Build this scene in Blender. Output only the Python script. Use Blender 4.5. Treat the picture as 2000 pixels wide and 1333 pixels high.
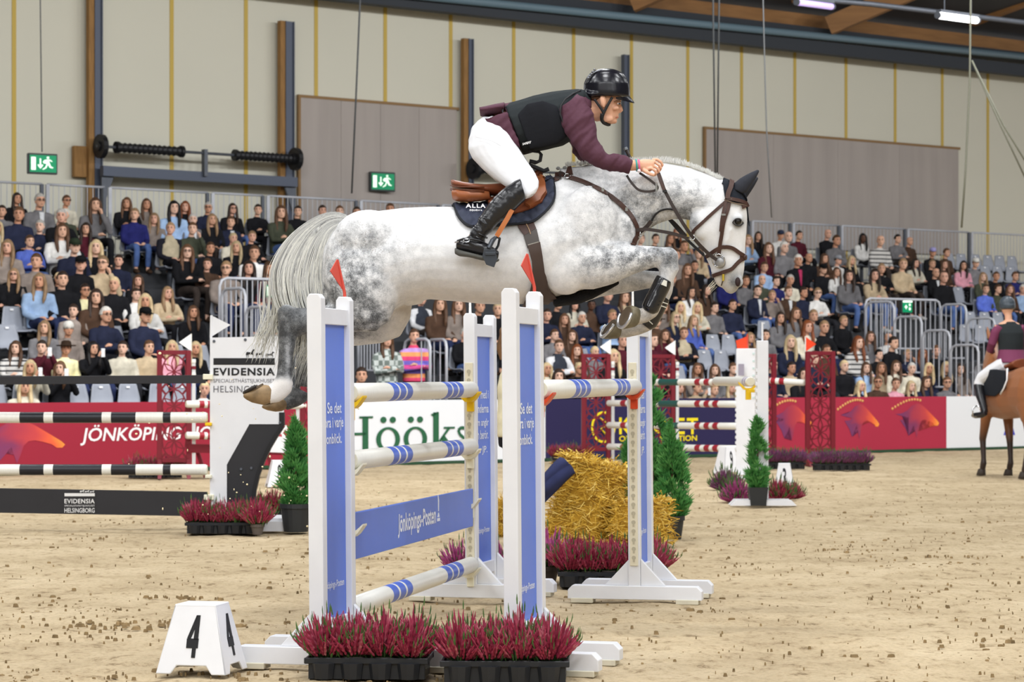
import bpy, bmesh, math, random, os
import numpy as np
from mathutils import Vector, Matrix
from mathutils.bvhtree import BVHTree
for o in list(bpy.data.objects): bpy.data.objects.remove(o)
S = bpy.context.scene
C = S.collection
R = random.Random(7)
# ---------------------------------------------------------------- camera
F = 4944.0            # focal length in pixels of the 2000 px wide frame
HC = 1.4              # camera height
HY = 737.0            # pixel row of the horizon
cam = bpy.data.cameras.new('camera'); camo = bpy.data.objects.new('camera', cam); C.objects.link(camo)
camo.location = (0, 0, HC); camo.rotation_euler = (math.pi/2, 0, 0)
cam.sensor_width = 36; cam.lens = 36*F/2000
cam.shift_y = (HY-666.5)/2000
cam.clip_start = .1; cam.clip_end = 300
cam.dof.use_dof = True; cam.dof.focus_distance = 13.6; cam.dof.aperture_fstop = 6.5
S.camera = camo
# ---------------------------------------------------------------- light
W0 = bpy.data.worlds.new('world'); S.world = W0; W0.use_nodes = True
W0.node_tree.nodes['Background'].inputs[0].default_value = (.97, .97, 1, 1)
W0.node_tree.nodes['Background'].inputs[1].default_value = .85
S.view_settings.view_transform = 'Standard'; S.view_settings.look = 'None'
S.view_settings.gamma = 1; S.view_settings.exposure = .06; S.view_settings.use_curve_mapping = False
def area(x, y, z, sx, sy, p, rot=(0,0,0), col=(.97,.985,1)):
    l = bpy.data.lights.new('hall_or_fill_lamp', 'AREA'); l.shape = 'RECTANGLE'; l.size = sx; l.size_y = sy; l.energy = p; l.color = col  # serves the overhead hall lamps and the added fill lamps alike
    o = bpy.data.objects.new('hall_or_fill_lamp', l); o.location = (x, y, z); o.rotation_euler = rot; C.objects.link(o)
LP = 1.0
for yy in (-14, -5, 4, 13, 22, 31):
    for xx in (-16, -8, 0, 8, 16): area(xx, yy, 11.6, 2.6, .5, 350*LP)
def fill_flood(u, v, p):     # unseen fill lamps, added over the arena edge to brighten stand and wall
    d = Vector((-.616*.75, .788*.75, -.66)); e = d.to_track_quat('-Z', 'Y').to_euler()
    area(u*.788-v*.616, 41.8+u*.616+v*.788, 11.2, 3.0, .8, p, tuple(e))
for uu in (-12, -5, 2, 9, 16, 23): fill_flood(uu, -8.5, 640*LP)
for xx in (-10, -3.3, 3.3, 10): area(xx, -6, 9.5, 2.5, .8, 275*LP, (math.radians(55), 0, 0))  # unseen fill row added behind the camera to brighten surfaces facing it
for xx in (-9, 0, 9): area(xx, 9, 11, 2.5, .8, 400*LP, (math.radians(52), 0, 0))  # further added fill row, lifts the white sign wing and other upright faces
# ---------------------------------------------------------------- helpers
def Wp(px, py, Y): return Vector(((px-1000)/F*Y, Y, HC-(py-HY)/F*Y))
AC, AS = math.cos(math.radians(38)), math.sin(math.radians(38))
BY = 41.8
def UV(u, v, z=0): return Vector((u*AC-v*AS, BY+u*AS+v*AC, z))
def u_at(px, v):
    t = (px-1000)/F
    return (t*(BY+AC*v)+AS*v)/(AC-AS*t)
def z_at(py, P): return HC-(py-HY)/F*P.y
UD, VD, ZD = Vector((AC, AS, 0)), Vector((-AS, AC, 0)), Vector((0, 0, 1))

MATS = {}
def mat(name, col, rough=.6, metal=0, var=0, scale=8, bump=0, bscale=60, spec=.3, coat=0, emit=0, objcol=False, stretch=(1,1,1), sheen=0, sss=0):
    if name in MATS: return MATS[name]
    m = bpy.data.materials.new(name); m.use_nodes = True; nt = m.node_tree; N = nt.nodes; L = nt.links
    b = N['Principled BSDF']; b.inputs['Roughness'].default_value = rough; b.inputs['Metallic'].default_value = metal
    b.inputs['Specular IOR Level'].default_value = spec; b.inputs['Coat Weight'].default_value = coat; b.inputs['Coat Roughness'].default_value = .08
    b.inputs['Sheen Weight'].default_value = sheen
    if sss: b.inputs['Subsurface Weight'].default_value = sss; b.inputs['Subsurface Radius'].default_value = (.01,.004,.002)
    c = (*col[:3], 1); b.inputs['Base Color'].default_value = c
    src = None
    if objcol:
        oi = N.new('ShaderNodeObjectInfo'); src = oi.outputs['Color']
    if var or bump:
        tc = N.new('ShaderNodeTexCoord'); mp = N.new('ShaderNodeMapping'); mp.inputs['Scale'].default_value = stretch
        L.new(tc.outputs['Object'], mp.inputs[0])
    if var:
        n = N.new('ShaderNodeTexNoise'); n.inputs['Scale'].default_value = scale; n.inputs['Detail'].default_value = 4; L.new(mp.outputs[0], n.inputs['Vector'])
        r = N.new('ShaderNodeMapRange'); r.inputs[1].default_value = .3; r.inputs[2].default_value = .7; r.inputs[3].default_value = 1-var; r.inputs[4].default_value = 1+var*.6
        L.new(n.outputs[0], r.inputs[0])
        mx = N.new('ShaderNodeMix'); mx.data_type = 'RGBA'; mx.blend_type = 'MULTIPLY'; mx.inputs[0].default_value = 1
        if src: L.new(src, mx.inputs[6])
        else: mx.inputs[6].default_value = c
        L.new(r.outputs[0], mx.inputs[7]); src = mx.outputs[2]
    if src: L.new(src, b.inputs['Base Color'])
    if bump:
        n2 = N.new('ShaderNodeTexNoise'); n2.inputs['Scale'].default_value = bscale; n2.inputs['Detail'].default_value = 3; L.new(mp.outputs[0], n2.inputs['Vector'])
        bu = N.new('ShaderNodeBump'); bu.inputs['Strength'].default_value = bump; bu.inputs['Distance'].default_value = .01; L.new(n2.outputs[0], bu.inputs['Height']); L.new(bu.outputs[0], b.inputs['Normal'])
    if emit: b.inputs['Emission Color'].default_value = c; b.inputs['Emission Strength'].default_value = emit
    MATS[name] = m
    return m
def srgb(r, g, b):
    f = lambda c: (c/255/12.92 if c/255 <= .04045 else ((c/255+.055)/1.055)**2.4)
    return (f(r), f(g), f(b))
def noise3(p, s=1.0):
    from mathutils import noise
    return noise.noise(Vector(p)*s)

class MB:
    "collects shapes and links them as ONE mesh object"
    def __init__(s): s.v = []; s.f = []
    def add(s, vs, fs):
        o = len(s.v); s.v.extend([tuple(v) for v in vs]); s.f.extend([tuple(i+o for i in f) for f in fs]); return s
    def box(s, c, sz, x=Vector((1,0,0)), y=Vector((0,1,0)), z=Vector((0,0,1)), ch=0):
        c = Vector(c); hx, hy, hz = [a/2 for a in sz]
        if not ch:
            vs = [c+x*(i*hx)+y*(j*hy)+z*(k*hz) for k in (-1,1) for j in (-1,1) for i in (-1,1)]
            return s.add(vs, [(0,2,3,1),(4,5,7,6),(0,1,5,4),(2,6,7,3),(0,4,6,2),(1,3,7,5)])
        vs = []; ids = {}                       # chamfered box
        for i in (-1,1):
            for j in (-1,1):
                for k in (-1,1):
                    for a in range(3):
                        d = [i*(hx-(ch if a != 0 else 0)), j*(hy-(ch if a != 1 else 0)), k*(hz-(ch if a != 2 else 0))]
                        ids[(i,j,k,a)] = len(vs); vs.append(c+x*d[0]+y*d[1]+z*d[2])
        fs = []
        for sg in (-1,1):
            for a in range(3):
                b_, c_ = (a+1)%3, (a+2)%3; q = []
                for (p, r) in ((-1,-1),(1,-1),(1,1),(-1,1)):
                    t = [0,0,0]; t[a] = sg; t[b_] = p; t[c_] = r; q.append(ids[(*t, a)])
                fs.append(q if sg > 0 else q[::-1])
        for a in range(3):
            b_, c_ = (a+1)%3, (a+2)%3
            for p in (-1,1):
                for r in (-1,1):
                    q = []
                    for (sg, w) in ((-1,b_),(1,b_),(1,c_),(-1,c_)):
                        t = [0,0,0]; t[a] = sg; t[b_] = p; t[c_] = r; q.append(ids[(*t, w)])
                    fs.append(q)
        for i in (-1,1):
            for j in (-1,1):
                for k in (-1,1): fs.append([ids[(i,j,k,a)] for a in range(3)])
        return s.add(vs, fs)
    def bar(s, a, b, w, h=None, up=Vector((0,0,1)), ch=0):
        a = Vector(a); b = Vector(b); d = b-a; L = d.length; d.normalize()
        sd = d.cross(up)
        if sd.length < 1e-4: sd = d.cross(Vector((0,1,0)))
        sd.normalize(); u2 = sd.cross(d)
        return s.box((a+b)/2, (L, w, h or w), d, sd, u2, ch)
    def rings(s, rs, close=True, cap=True):
        n = len(rs[0]); vs = [p for r in rs for p in r]; fs = []
        for i in range(len(rs)-1):
            for j in range(n if close else n-1):
                k = (j+1)%n; fs.append((i*n+j, i*n+k, (i+1)*n+k, (i+1)*n+j))
        if cap and close:
            fs.append(tuple(range(n))[::-1]); fs.append(tuple(range((len(rs)-1)*n, len(rs)*n)))
        return s.add(vs, fs)
    def tube(s, pts, rad, n=8, cap=True):
        pts = [Vector(p) for p in pts]; rs = []; m = len(pts)
        if not hasattr(rad, '__len__'): rad = [rad]*m
        t0 = (pts[1]-pts[0]).normalized(); u = t0.orthogonal().normalized()
        for i, p in enumerate(pts):
            t = (pts[min(i+1,m-1)]-pts[max(i-1,0)]).normalized()
            u = (u-t*u.dot(t))
            if u.length < 1e-6: u = t.orthogonal()
            u.normalize(); w = t.cross(u)
            rs.append([p+(u*math.cos(a)+w*math.sin(a))*rad[i] for a in [2*math.pi*k/n for k in range(n)]])
        return s.rings(rs, cap=cap)
    def cyl(s, a, b, r, n=16, r2=None): return s.tube([a, b], [r, r if r2 is None else r2], n)
    def lathe(s, c, prof, n=20, ax=Vector((0,0,1)), cap=True):
        c = Vector(c); u = ax.orthogonal().normalized(); w = ax.cross(u)
        return s.rings([[c+ax*z+(u*math.cos(a)+w*math.sin(a))*r for a in [2*math.pi*k/n for k in range(n)]] for (r, z) in prof], cap=cap)
    def prism(s, poly, o, x, y, d):
        "polygon (list of 2-D points) in frame o,x,y pushed along d"
        n = len(poly); o = Vector(o)
        a = [o+x*p[0]+y*p[1] for p in poly]; b = [p+d for p in a]
        return s.add(a+b, [tuple(range(n)), tuple(range(n,2*n))[::-1]]+[(i, i+n, (i+1)%n+n, (i+1)%n) for i in range(n)])
    def ball(s, c, r, n=12, m=8):
        c = Vector(c); r = (r,r,r) if not hasattr(r, '__len__') else r
        rs = []
        for i in range(m+1):
            t = math.pi*(.02+.96*i/m)
            rs.append([c+Vector((r[0]*math.sin(t)*math.cos(a), r[1]*math.sin(t)*math.sin(a), r[2]*math.cos(t))) for a in [2*math.pi*k/n for k in range(n)]])
        return s.rings(rs)
    def loft(s, secs, n=18, pw=2.0):
        "secs: (top, bottom, side half-axis vector, narrowing of the top)"
        rs = []
        for (a, b, w, k) in secs:
            c = (a+b)/2; h = (a-b)/2; r = []
            for i in range(n):
                t = 2*math.pi*i/n; ct, st = math.cos(t), math.sin(t)
                if pw != 2.0:
                    ct = math.copysign(abs(ct)**(2/pw), ct); st = math.copysign(abs(st)**(2/pw), st)
                r.append(c+h*ct+w*(st*(1-k*max(0, ct)+min(0, k)*0)))
            rs.append(r)
        return s.rings(rs)
    def mesh(s, name):
        me = bpy.data.meshes.new(name); me.from_pydata(s.v, [], s.f); me.update()
        bm = bmesh.new(); bm.from_mesh(me); bmesh.ops.recalc_face_normals(bm, faces=bm.faces); bm.to_mesh(me); bm.free()
        return me
    def build(s, name, m, parent=None, smooth=False, bevel=0, angle=None):
        return link(name, s.mesh(name), m, parent, smooth, bevel, angle)
def link(name, me, m=None, parent=None, smooth=False, bevel=0, angle=None):
    if m and not me.materials: me.materials.append(m)
    if smooth or angle: me.polygons.foreach_set('use_smooth', [True]*len(me.polygons))
    if angle:
        me.set_sharp_from_angle(angle=math.radians(angle))
    o = bpy.data.objects.new(name, me); C.objects.link(o)
    if parent: par(o, parent)
    if bevel:
        b = o.modifiers.new('bevel', 'BEVEL'); b.width = bevel; b.segments = 2; b.limit_method = 'ANGLE'
    return o
def par(o, p):
    o.parent = p
    M = Matrix.Translation(p.location) @ p.rotation_euler.to_matrix().to_4x4() if p.parent is None else Matrix()
    q = p
    if p.parent is not None: M = Matrix.Translation(p.parent.location) @ p.parent.rotation_euler.to_matrix().to_4x4()
    o.matrix_parent_inverse = M.inverted() if p.parent is None else Matrix()
    if p.parent is not None: o.matrix_parent_inverse = Matrix()
    return o
def tag(o, label=None, cat=None, group=None, kind=None):
    if label: o['label'] = label
    if cat: o['category'] = cat
    if group: o['group'] = group
    if kind: o['kind'] = kind
    return o
def thing(name, label, cat, loc=(0,0,0), group=None):
    o = bpy.data.objects.new(name, None); C.objects.link(o); o.location = loc; o.empty_display_size = .1
    return tag(o, label, cat, group)
def kids(o): return [c for c in bpy.data.objects if c.parent == o]
def copytree(o, loc=None, rotz=None, label=None, group=None, ch=None):
    r = o.copy(); C.objects.link(r)
    if loc is not None: r.location = loc
    if rotz is not None: r.rotation_euler = (0, 0, rotz)
    if label: r['label'] = label
    if group: r['group'] = group
    for c in (ch if ch is not None else kids(o)):
        d = c.copy(); C.objects.link(d); d.parent = r
        for g in kids(c):
            e = g.copy(); C.objects.link(e); e.parent = d
    return r
def wrinkle(me, amp, fr, rot=.6, seed=0, test=None):
    "soft slanting folds pushed along the surface normal"
    from mathutils import noise
    c, s = math.cos(rot), math.sin(rot); out = []
    for v in me.vertices:
        p = v.co; a = p.x*c+p.z*s; b = -p.x*s+p.z*c
        n = noise.noise(Vector((a*fr, b*fr*.28, p.y*fr*.3+seed)))+.4*noise.noise(Vector((a*fr*2.1, b*fr*.6, p.y*fr*.6+seed+5)))
        k = test(p) if test else 1
        out.append(p+v.normal*(amp*k*n))
    for v, q in zip(me.vertices, out): v.co = q
    me.update(); return me
def bake(bms, voxel, smooth=6, factor=.5, name='body'):
    "one continuous skin around overlapping lofts"
    me = bms.mesh(name); o = bpy.data.objects.new(name, me); C.objects.link(o)
    m = o.modifiers.new('r', 'REMESH'); m.mode = 'VOXEL'; m.voxel_size = voxel
    if smooth:
        m2 = o.modifiers.new('s', 'SMOOTH'); m2.factor = factor; m2.iterations = smooth
    dg = bpy.context.evaluated_depsgraph_get(); ev = o.evaluated_get(dg)
    r = bpy.data.meshes.new_from_object(ev); r.name = name
    bpy.data.objects.remove(o); bpy.data.meshes.remove(me)
    return r
FONT = None
def text_bm(s, w=None, h=None, bold=0, shear=0, spacing=1):
    "flat lettering in the xy plane, lower left at 0,0; returns verts, faces"
    cu = bpy.data.curves.new('t', 'FONT'); cu.body = s; cu.size = 1; cu.offset = bold; cu.shear = shear; cu.space_character = spacing; cu.resolution_u = 3
    o = bpy.data.objects.new('t', cu); C.objects.link(o)
    me = bpy.data.meshes.new_from_object(o.evaluated_get(bpy.context.evaluated_depsgraph_get()))
    v = np.array([x.co[:] for x in me.vertices]); f = [tuple(p.vertices) for p in me.polygons]
    bpy.data.objects.remove(o); bpy.data.curves.remove(cu); bpy.data.meshes.remove(me)
    v -= v.min(0); mx = v.max(0)
    if w and h: v[:,0] *= w/mx[0]; v[:,1] *= h/mx[1]
    elif w: v *= w/mx[0]
    elif h: v *= h/mx[1]
    return v, f
def lettering(s, o, x, y, n, w=None, h=None, m=None, parent=None, bold=0, shear=0, name='lettering', spacing=1, off=.004, split=False):
    v, f = text_bm(s, w, h, bold, shear, spacing); o = Vector(o)
    P = [o+x*a[0]+y*a[1]+n*off for a in v]
    if not split:
        me = bpy.data.meshes.new(name); me.from_pydata(P, [], f); me.update()
        return tag(link(name, me, m, parent), kind='stuff')
    sh = shear*1.0; iv = []                   # letters told apart by their span along the line
    for q in f:
        xs = [v[i][0]-sh*v[i][1] for i in q]; iv.append((min(xs), max(xs), q))
    iv.sort(); gs = []
    for a, b, q in iv:
        if gs and a < gs[-1][1]-.002: gs[-1][1] = max(gs[-1][1], b); gs[-1][2].append(q)
        else: gs.append([a, b, [q]])
    for a, b, qs in gs:
        ids = sorted({i for q in qs for i in q}); k = {i: j for j, i in enumerate(ids)}
        me = bpy.data.meshes.new('letter'); me.from_pydata([P[i] for i in ids], [], [tuple(k[i] for i in q) for q in qs]); me.update(); link('letter', me, m, parent)
def crom(P, n=6):
    P = [Vector(p) for p in P]; out = []
    for i in range(len(P)-1):
        a, b, c, d = P[max(i-1,0)], P[i], P[i+1], P[min(i+2,len(P)-1)]
        for k in range(n):
            t = k/n; out.append(.5*((2*b)+(c-a)*t+(2*a-5*b+4*c-d)*t*t+(3*b-a-3*c+d)*t**3))
    return out+[P[-1]]
WHITE = mat('white_paint', (.76,.76,.775), .35, var=.05, scale=6)
# ---------------------------------------------------------------- sand floor
def sand_mat():
    m = bpy.data.materials.new('sand'); m.use_nodes = True; nt = m.node_tree; N = nt.nodes; L = nt.links; b = N['Principled BSDF']; b.inputs['Roughness'].default_value = .95; b.inputs['Specular IOR Level'].default_value = .15
    tc = N.new('ShaderNodeTexCoord')
    def noise(s, d=5, st=(1,1,1), r=.6):
        mp = N.new('ShaderNodeMapping'); mp.inputs['Scale'].default_value = st; L.new(tc.outputs['Object'], mp.inputs[0])
        n = N.new('ShaderNodeTexNoise'); n.inputs['Scale'].default_value = s; n.inputs['Detail'].default_value = d; n.inputs['Roughness'].default_value = r; L.new(mp.outputs[0], n.inputs['Vector']); return n.outputs[0]
    def ramp(x, pts):
        r = N.new('ShaderNodeValToRGB'); e = r.color_ramp.elements
        while len(e) < len(pts): e.new(.5)
        for k, (p, c) in zip(e, pts): k.position = p; k.color = (*c, 1)
        L.new(x, r.inputs[0]); return r.outputs[0]
    base = ramp(noise(1.1, 6), [(.3, srgb(174,155,124)), (.52, srgb(192,173,141)), (.72, srgb(206,188,157))])
    fine = ramp(noise(38, 5), [(.3, (.78,.77,.74)), (.5, (1,1,1)), (.75, (1.08,1.07,1.05))])
    clump = ramp(noise(9, 6, (1,.55,1), .75), [(.36, (.40,.35,.29)), (.42, (.84,.81,.77)), (.50, (1,1,1))])
    def mul(a, c, f=1):
        x = N.new('ShaderNodeMix'); x.data_type = 'RGBA'; x.blend_type = 'MULTIPLY'; x.inputs[0].default_value = f; L.new(a, x.inputs[6]); L.new(c, x.inputs[7]); return x.outputs[2]
    L.new(mul(mul(base, fine), clump, .75), b.inputs['Base Color'])
    ad = N.new('ShaderNodeMath'); ad.operation = 'MULTIPLY_ADD'; L.new(noise(7, 8, (1,.6,1), .7), ad.inputs[0]); ad.inputs[1].default_value = 1.0; L.new(noise(60, 4), ad.inputs[2])
    bu = N.new('ShaderNodeBump'); bu.inputs['Strength'].default_value = .55; bu.inputs['Distance'].default_value = .045; L.new(ad.outputs[0], bu.inputs['Height']); L.new(bu.outputs[0], b.inputs['Normal'])
    return m
SAND = sand_mat()
def ground():
    xs = np.concatenate([np.linspace(-45,-9,10), np.linspace(-8.6,9.4,150), np.linspace(10,45,10)])
    ys = np.concatenate([np.linspace(-20,8,8), 8.6*(52/8.6)**np.linspace(0,1,230), np.linspace(56,80,5)])
    from mathutils import noise
    vs = []; 
    for y in ys:
        for x in xs:
            z = 0
            if 8.5 < y < 50 and -9 < x < 9.5:
                z = .022*noise.noise(Vector((x*1.7, y*1.3, 0)))+.016*noise.noise(Vector((x*5, y*4, 3)))-.012
            vs.append((x, y, z))
    n = len(xs); fs = [(j*n+i, j*n+i+1, (j+1)*n+i+1, (j+1)*n+i) for j in range(len(ys)-1) for i in range(n-1)]
    b = MB(); b.add(vs, fs); o = b.build('floor', SAND, smooth=True); tag(o, 'pale raked sand floor of the indoor riding arena', kind='structure')
ground()
def clods():
    r = random.Random(3); b = MB()
    def lump(X, Y, s):
        w = s*r.uniform(1.0,2.2); d = s*r.uniform(.7,1.6); h = s*r.uniform(.35,.9); a0 = r.uniform(0,6.28); n = 7
        p = [(X+w*math.cos(a0+6.283*k/n)*r.uniform(.6,1.2), Y+d*math.sin(a0+6.283*k/n)*r.uniform(.6,1.2), -.014) for k in range(n)]
        m = [(X+(x-X)*r.uniform(.55,.85), Y+(y-Y)*.7, h*r.uniform(.45,.8)) for x, y, z in p]
        o = len(b.v); b.add(p+m+[(X+w*r.uniform(-.3,.3), Y, h)], [(k,(k+1)%n,n+(k+1)%n,n+k) for k in range(n)]+[(n+k,n+(k+1)%n,2*n) for k in range(n)])
    for i in range(3600):
        Y = 11.5*(34/11.5)**(r.random()**1.25); X = r.uniform(-.21,.21)*Y
        if noise3((X*.9, Y*.45, 9)) < .0 and r.random() < .8: continue
        lump(X, Y, min(.011, .0022*math.exp(r.expovariate(1.7))))
    for c in range(26):
        Y = 11.8*(26/11.8)**r.random(); X = r.uniform(-.2,.2)*Y
        for k in range(r.randint(8,30)): lump(X+r.gauss(0,.16), Y+r.gauss(0,.10), min(.013, .003*math.exp(r.expovariate(1.8))))
    for k in range(70): lump(-2.05+r.gauss(0,.28), 14.3+r.gauss(0,.16), min(.02, .0045*math.exp(r.expovariate(1.6))))
    tag(b.build('sand_clods', mat('clod', srgb(140,118,84), .95, var=.55, scale=9)), 'small brown clods of kicked-up sand scattered over the arena floor', 'sand', kind='stuff')
clods()
def spray():
    b = MB(); r = random.Random(5)
    for i in range(70):
        px, py, s = r.uniform(250, 740), r.uniform(690, 1010), r.uniform(.0025,.006)
        if r.random() > .6: px = r.gauss(540, 90); py = r.gauss(960, 30)
        p = Wp(px, py, r.uniform(13.2, 15.5))
        b.ball(p, (s*r.uniform(.6,1.8), s, s*r.uniform(.6,1.5)), 5, 3)
    tag(b.build('sand_spray', mat('spray', srgb(236,222,180), .9)), 'loose grains of sand flying behind the hooves of the jumping grey horse', 'sand', kind='stuff')
spray()
# ---------------------------------------------------------------- barrier boards
def board(name, px0, px1, m, label):
    u0, u1 = u_at(px0, 0), u_at(px1, 0); t = thing(name, label, 'barrier', UV((u0+u1)/2, 0, 0))
    b = MB(); b.box(UV((u0+u1)/2, .02, .53), (u1-u0-.004, .035, 1.0), UD, VD, ZD, .004); f = b.build('panel', m, t)
    b = MB(); b.box(UV((u0+u1)/2, .02, .02), (u1-u0-.01, .06, .05), UD, VD, ZD); b.build('skirt', mat('dark_green_trim', srgb(40,70,48), .7), t)
    for k in range(max(2, int((u1-u0)/1.5))):
        u = u0+.3+k*1.5; b = MB()
        b.bar(UV(u, .05, .9), UV(u, .4, .03), .05); b.build('brace', mat('galv', (.45,.46,.48), .45, .6), t)
    return t, u0, u1
MAROON_B = mat('maroon_banner', srgb(150,34,54), .6, var=.04, scale=.8)
NAVY_B = mat('navy_banner', srgb(38,33,74), .6, var=.05, scale=.8)
WHITE_B = mat('white_banner', srgb(222,224,228), .5, var=.02, scale=.8)
NB = -VD  # face towards the arena
bl, u0, u1 = board('barrier_board', -340, 606, MAROON_B, 'maroon barrier board with white lettering and an orange horse head, behind the striped poles')
WT = mat('white_print', srgb(240,236,236), .6)
ub = u_at(157, 0); lettering('JÖNKÖPING HORSE SHOW', UV(ub, 0, .40), UD, ZD, NB, w=u_at(575,0)-ub, h=.30, m=WT, parent=bl, bold=.012, shear=.18, split=True)
b2, u0, u1 = board('barrier_board', 606, 1066, WHITE_B, 'white barrier board with large green serif lettering under the grey horse')
GT = mat('green_print', srgb(38,92,62), .6)
def hooks():
    "serif word drawn stroke by stroke"
    b = MB(); o = UV(u_at(663,0), -.006, .22); H = .56; th = .004*NB
    def q(p): b.prism(p, o, UD, ZD, th)

    def rect(x0,y0,x1,y1): q([(x0,y0),(x1,y0),(x1,y1),(x0,y1)])
    def ring(cx, cy, rx, ry, tx, ty, n=28):
        for k in range(n):
            a, c = 2*math.pi*k/n, 2*math.pi*(k+1)/n
            q([(cx+rx*math.cos(a), cy+ry*math.sin(a)), (cx+rx*math.cos(c), cy+ry*math.sin(c)), (cx+(rx-tx)*math.cos(c), cy+(ry-ty)*math.sin(c)), (cx+(rx-tx)*math.cos(a), cy+(ry-ty)*math.sin(a))])
    sc = (u_at(915,0)-u_at(690,0))/225   # metres per photo pixel along the board
    X = lambda px: (px-663)*sc
    done = lambda: b.build('letter', GT, b2)
    for x0 in (668, 706): rect(X(x0), 0, X(x0+11), H); rect(X(x0-6), H-.03, X(x0+20), H); rect(X(x0-6), 0, X(x0+20), .03)
    rect(X(672), H*.47, X(712), H*.47+.04)
    done()
    for cx in (755, 808):
        b = MB()
        ring(X(cx), .19, sc*23, .195, sc*9, .035)
        for dx in (-9, 9): ring(X(cx+dx), .50, sc*6, .05, sc*6, .05, 12)
        done()
    b = MB()
    rect(X(843), 0, X(854), H+.05); q([(X(838),H+.02),(X(843),H-.02),(X(854),H+.05),(X(852),H+.06)]); rect(X(837), 0, X(860), .03)
    q([(X(854),.15),(X(872),.36),(X(878),.36),(X(857),.13)]); q([(X(857),.19),(X(865),.24),(X(886),0),(X(872),0)]); rect(X(864),.345,X(886),.375); rect(X(866),0,X(891),.03); done(); b = MB()
    pts = [(911,.31),(906,.35),(899,.36),(893,.32),(896,.25),(904,.19),(910,.12),(906,.04),(898,.015),(892,.06)]
    for (a, c) in zip(pts, pts[1:]):
        pa, pc = Vector((X(a[0]), a[1])), Vector((X(c[0]), c[1])); d = (pc-pa).normalized(); n = Vector((-d.y, d.x))*.025
        q([tuple(pa-n), tuple(pa+n), tuple(pc+n), tuple(pc-n)])
    done()
hooks()
b3, u0, u1 = board('barrier_board', 1066, 1500, NAVY_B, 'navy barrier board with yellow lettering behind the red and white poles')
YT = mat('yellow_print', srgb(238,214,30), .6)
def yl(s, px0, px1, y0, y1, bold=.02):
    a, c = u_at(px0, 0), u_at(px1, 0); P = UV(a, 0, 0); z0, z1 = z_at(y1, P), z_at(y0, P)
    lettering(s, UV(a, 0, z0), UD, ZD, NB, w=c-a, h=z1-z0, m=YT, parent=b3, bold=bold, split=len(s) == 1)
yl('K', 1209, 1233, 816, 849); yl('O', 1276, 1303, 818, 848); yl('E', 1318, 1337, 817, 849); yl('T', 1341, 1363, 817, 849)
yl('ONE', 1209, 1242, 852, 863); yl('Y EDITION', 1287, 1361, 852, 863)
bb = MB(); c0 = UV(u_at(1178,0), -.006, .55)
for k in range(32):
    a0, a1 = 2*math.pi*k/32, 2*math.pi*(k+1)/32
    bb.prism([(.27*math.cos(a0), .27*math.sin(a0)),(.27*math.cos(a1), .27*math.sin(a1)),(.23*math.cos(a1), .23*math.sin(a1)),(.23*math.cos(a0), .23*math.sin(a0))], c0, UD, ZD, NB*.004)
bb.tube([c0+UD*(-.08)+ZD*.15+NB*.008, c0+UD*.1+ZD*.05+NB*.008, c0-UD*.06-ZD*.03+NB*.008, c0+UD*.08-ZD*.15+NB*.008], .018, 6)
bb.build('emblem', YT, b3)
b4, u0, u1 = board('barrier_board', 1500, 1849, srgb and mat('rose_banner', srgb(166,42,66), .6, var=.04, scale=.8), 'maroon barrier board printed with three orange horse head emblems')
b5, u0, u1 = board('barrier_board', 1849, 2120, WHITE_B, 'white barrier board with a blue letter behind the bay horse')
_a = u_at(1960,0); lettering('A', UV(_a, 0, .27), UD, ZD, NB, h=.33, m=mat('blue_print', srgb(50,60,190), .6), parent=b5, bold=.03)
def emb_mat():
    m = bpy.data.materials.new('emblem_print'); m.use_nodes = True; N = m.node_tree.nodes; L = m.node_tree.links; b = N['Principled BSDF']; b.inputs['Roughness'].default_value = .6
    a = N.new('ShaderNodeAttribute'); a.attribute_name = 'tone'; r = N.new('ShaderNodeValToRGB'); e = r.color_ramp.elements
    e[0].position = 0; e[0].color = (*srgb(104,48,100),1); e[1].position = 1; e[1].color = (*srgb(246,156,54),1)
    for p, c in ((.30, srgb(128,44,84)), (.45, srgb(162,46,68)), (.68, srgb(190,60,62)), (.82, srgb(226,92,52))): k = e.new(p); k.color = (*c,1)
    L.new(a.outputs['Fac'], r.inputs[0]); L.new(r.outputs[0], b.inputs['Base Color']); return m
EMB = emb_mat()
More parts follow.
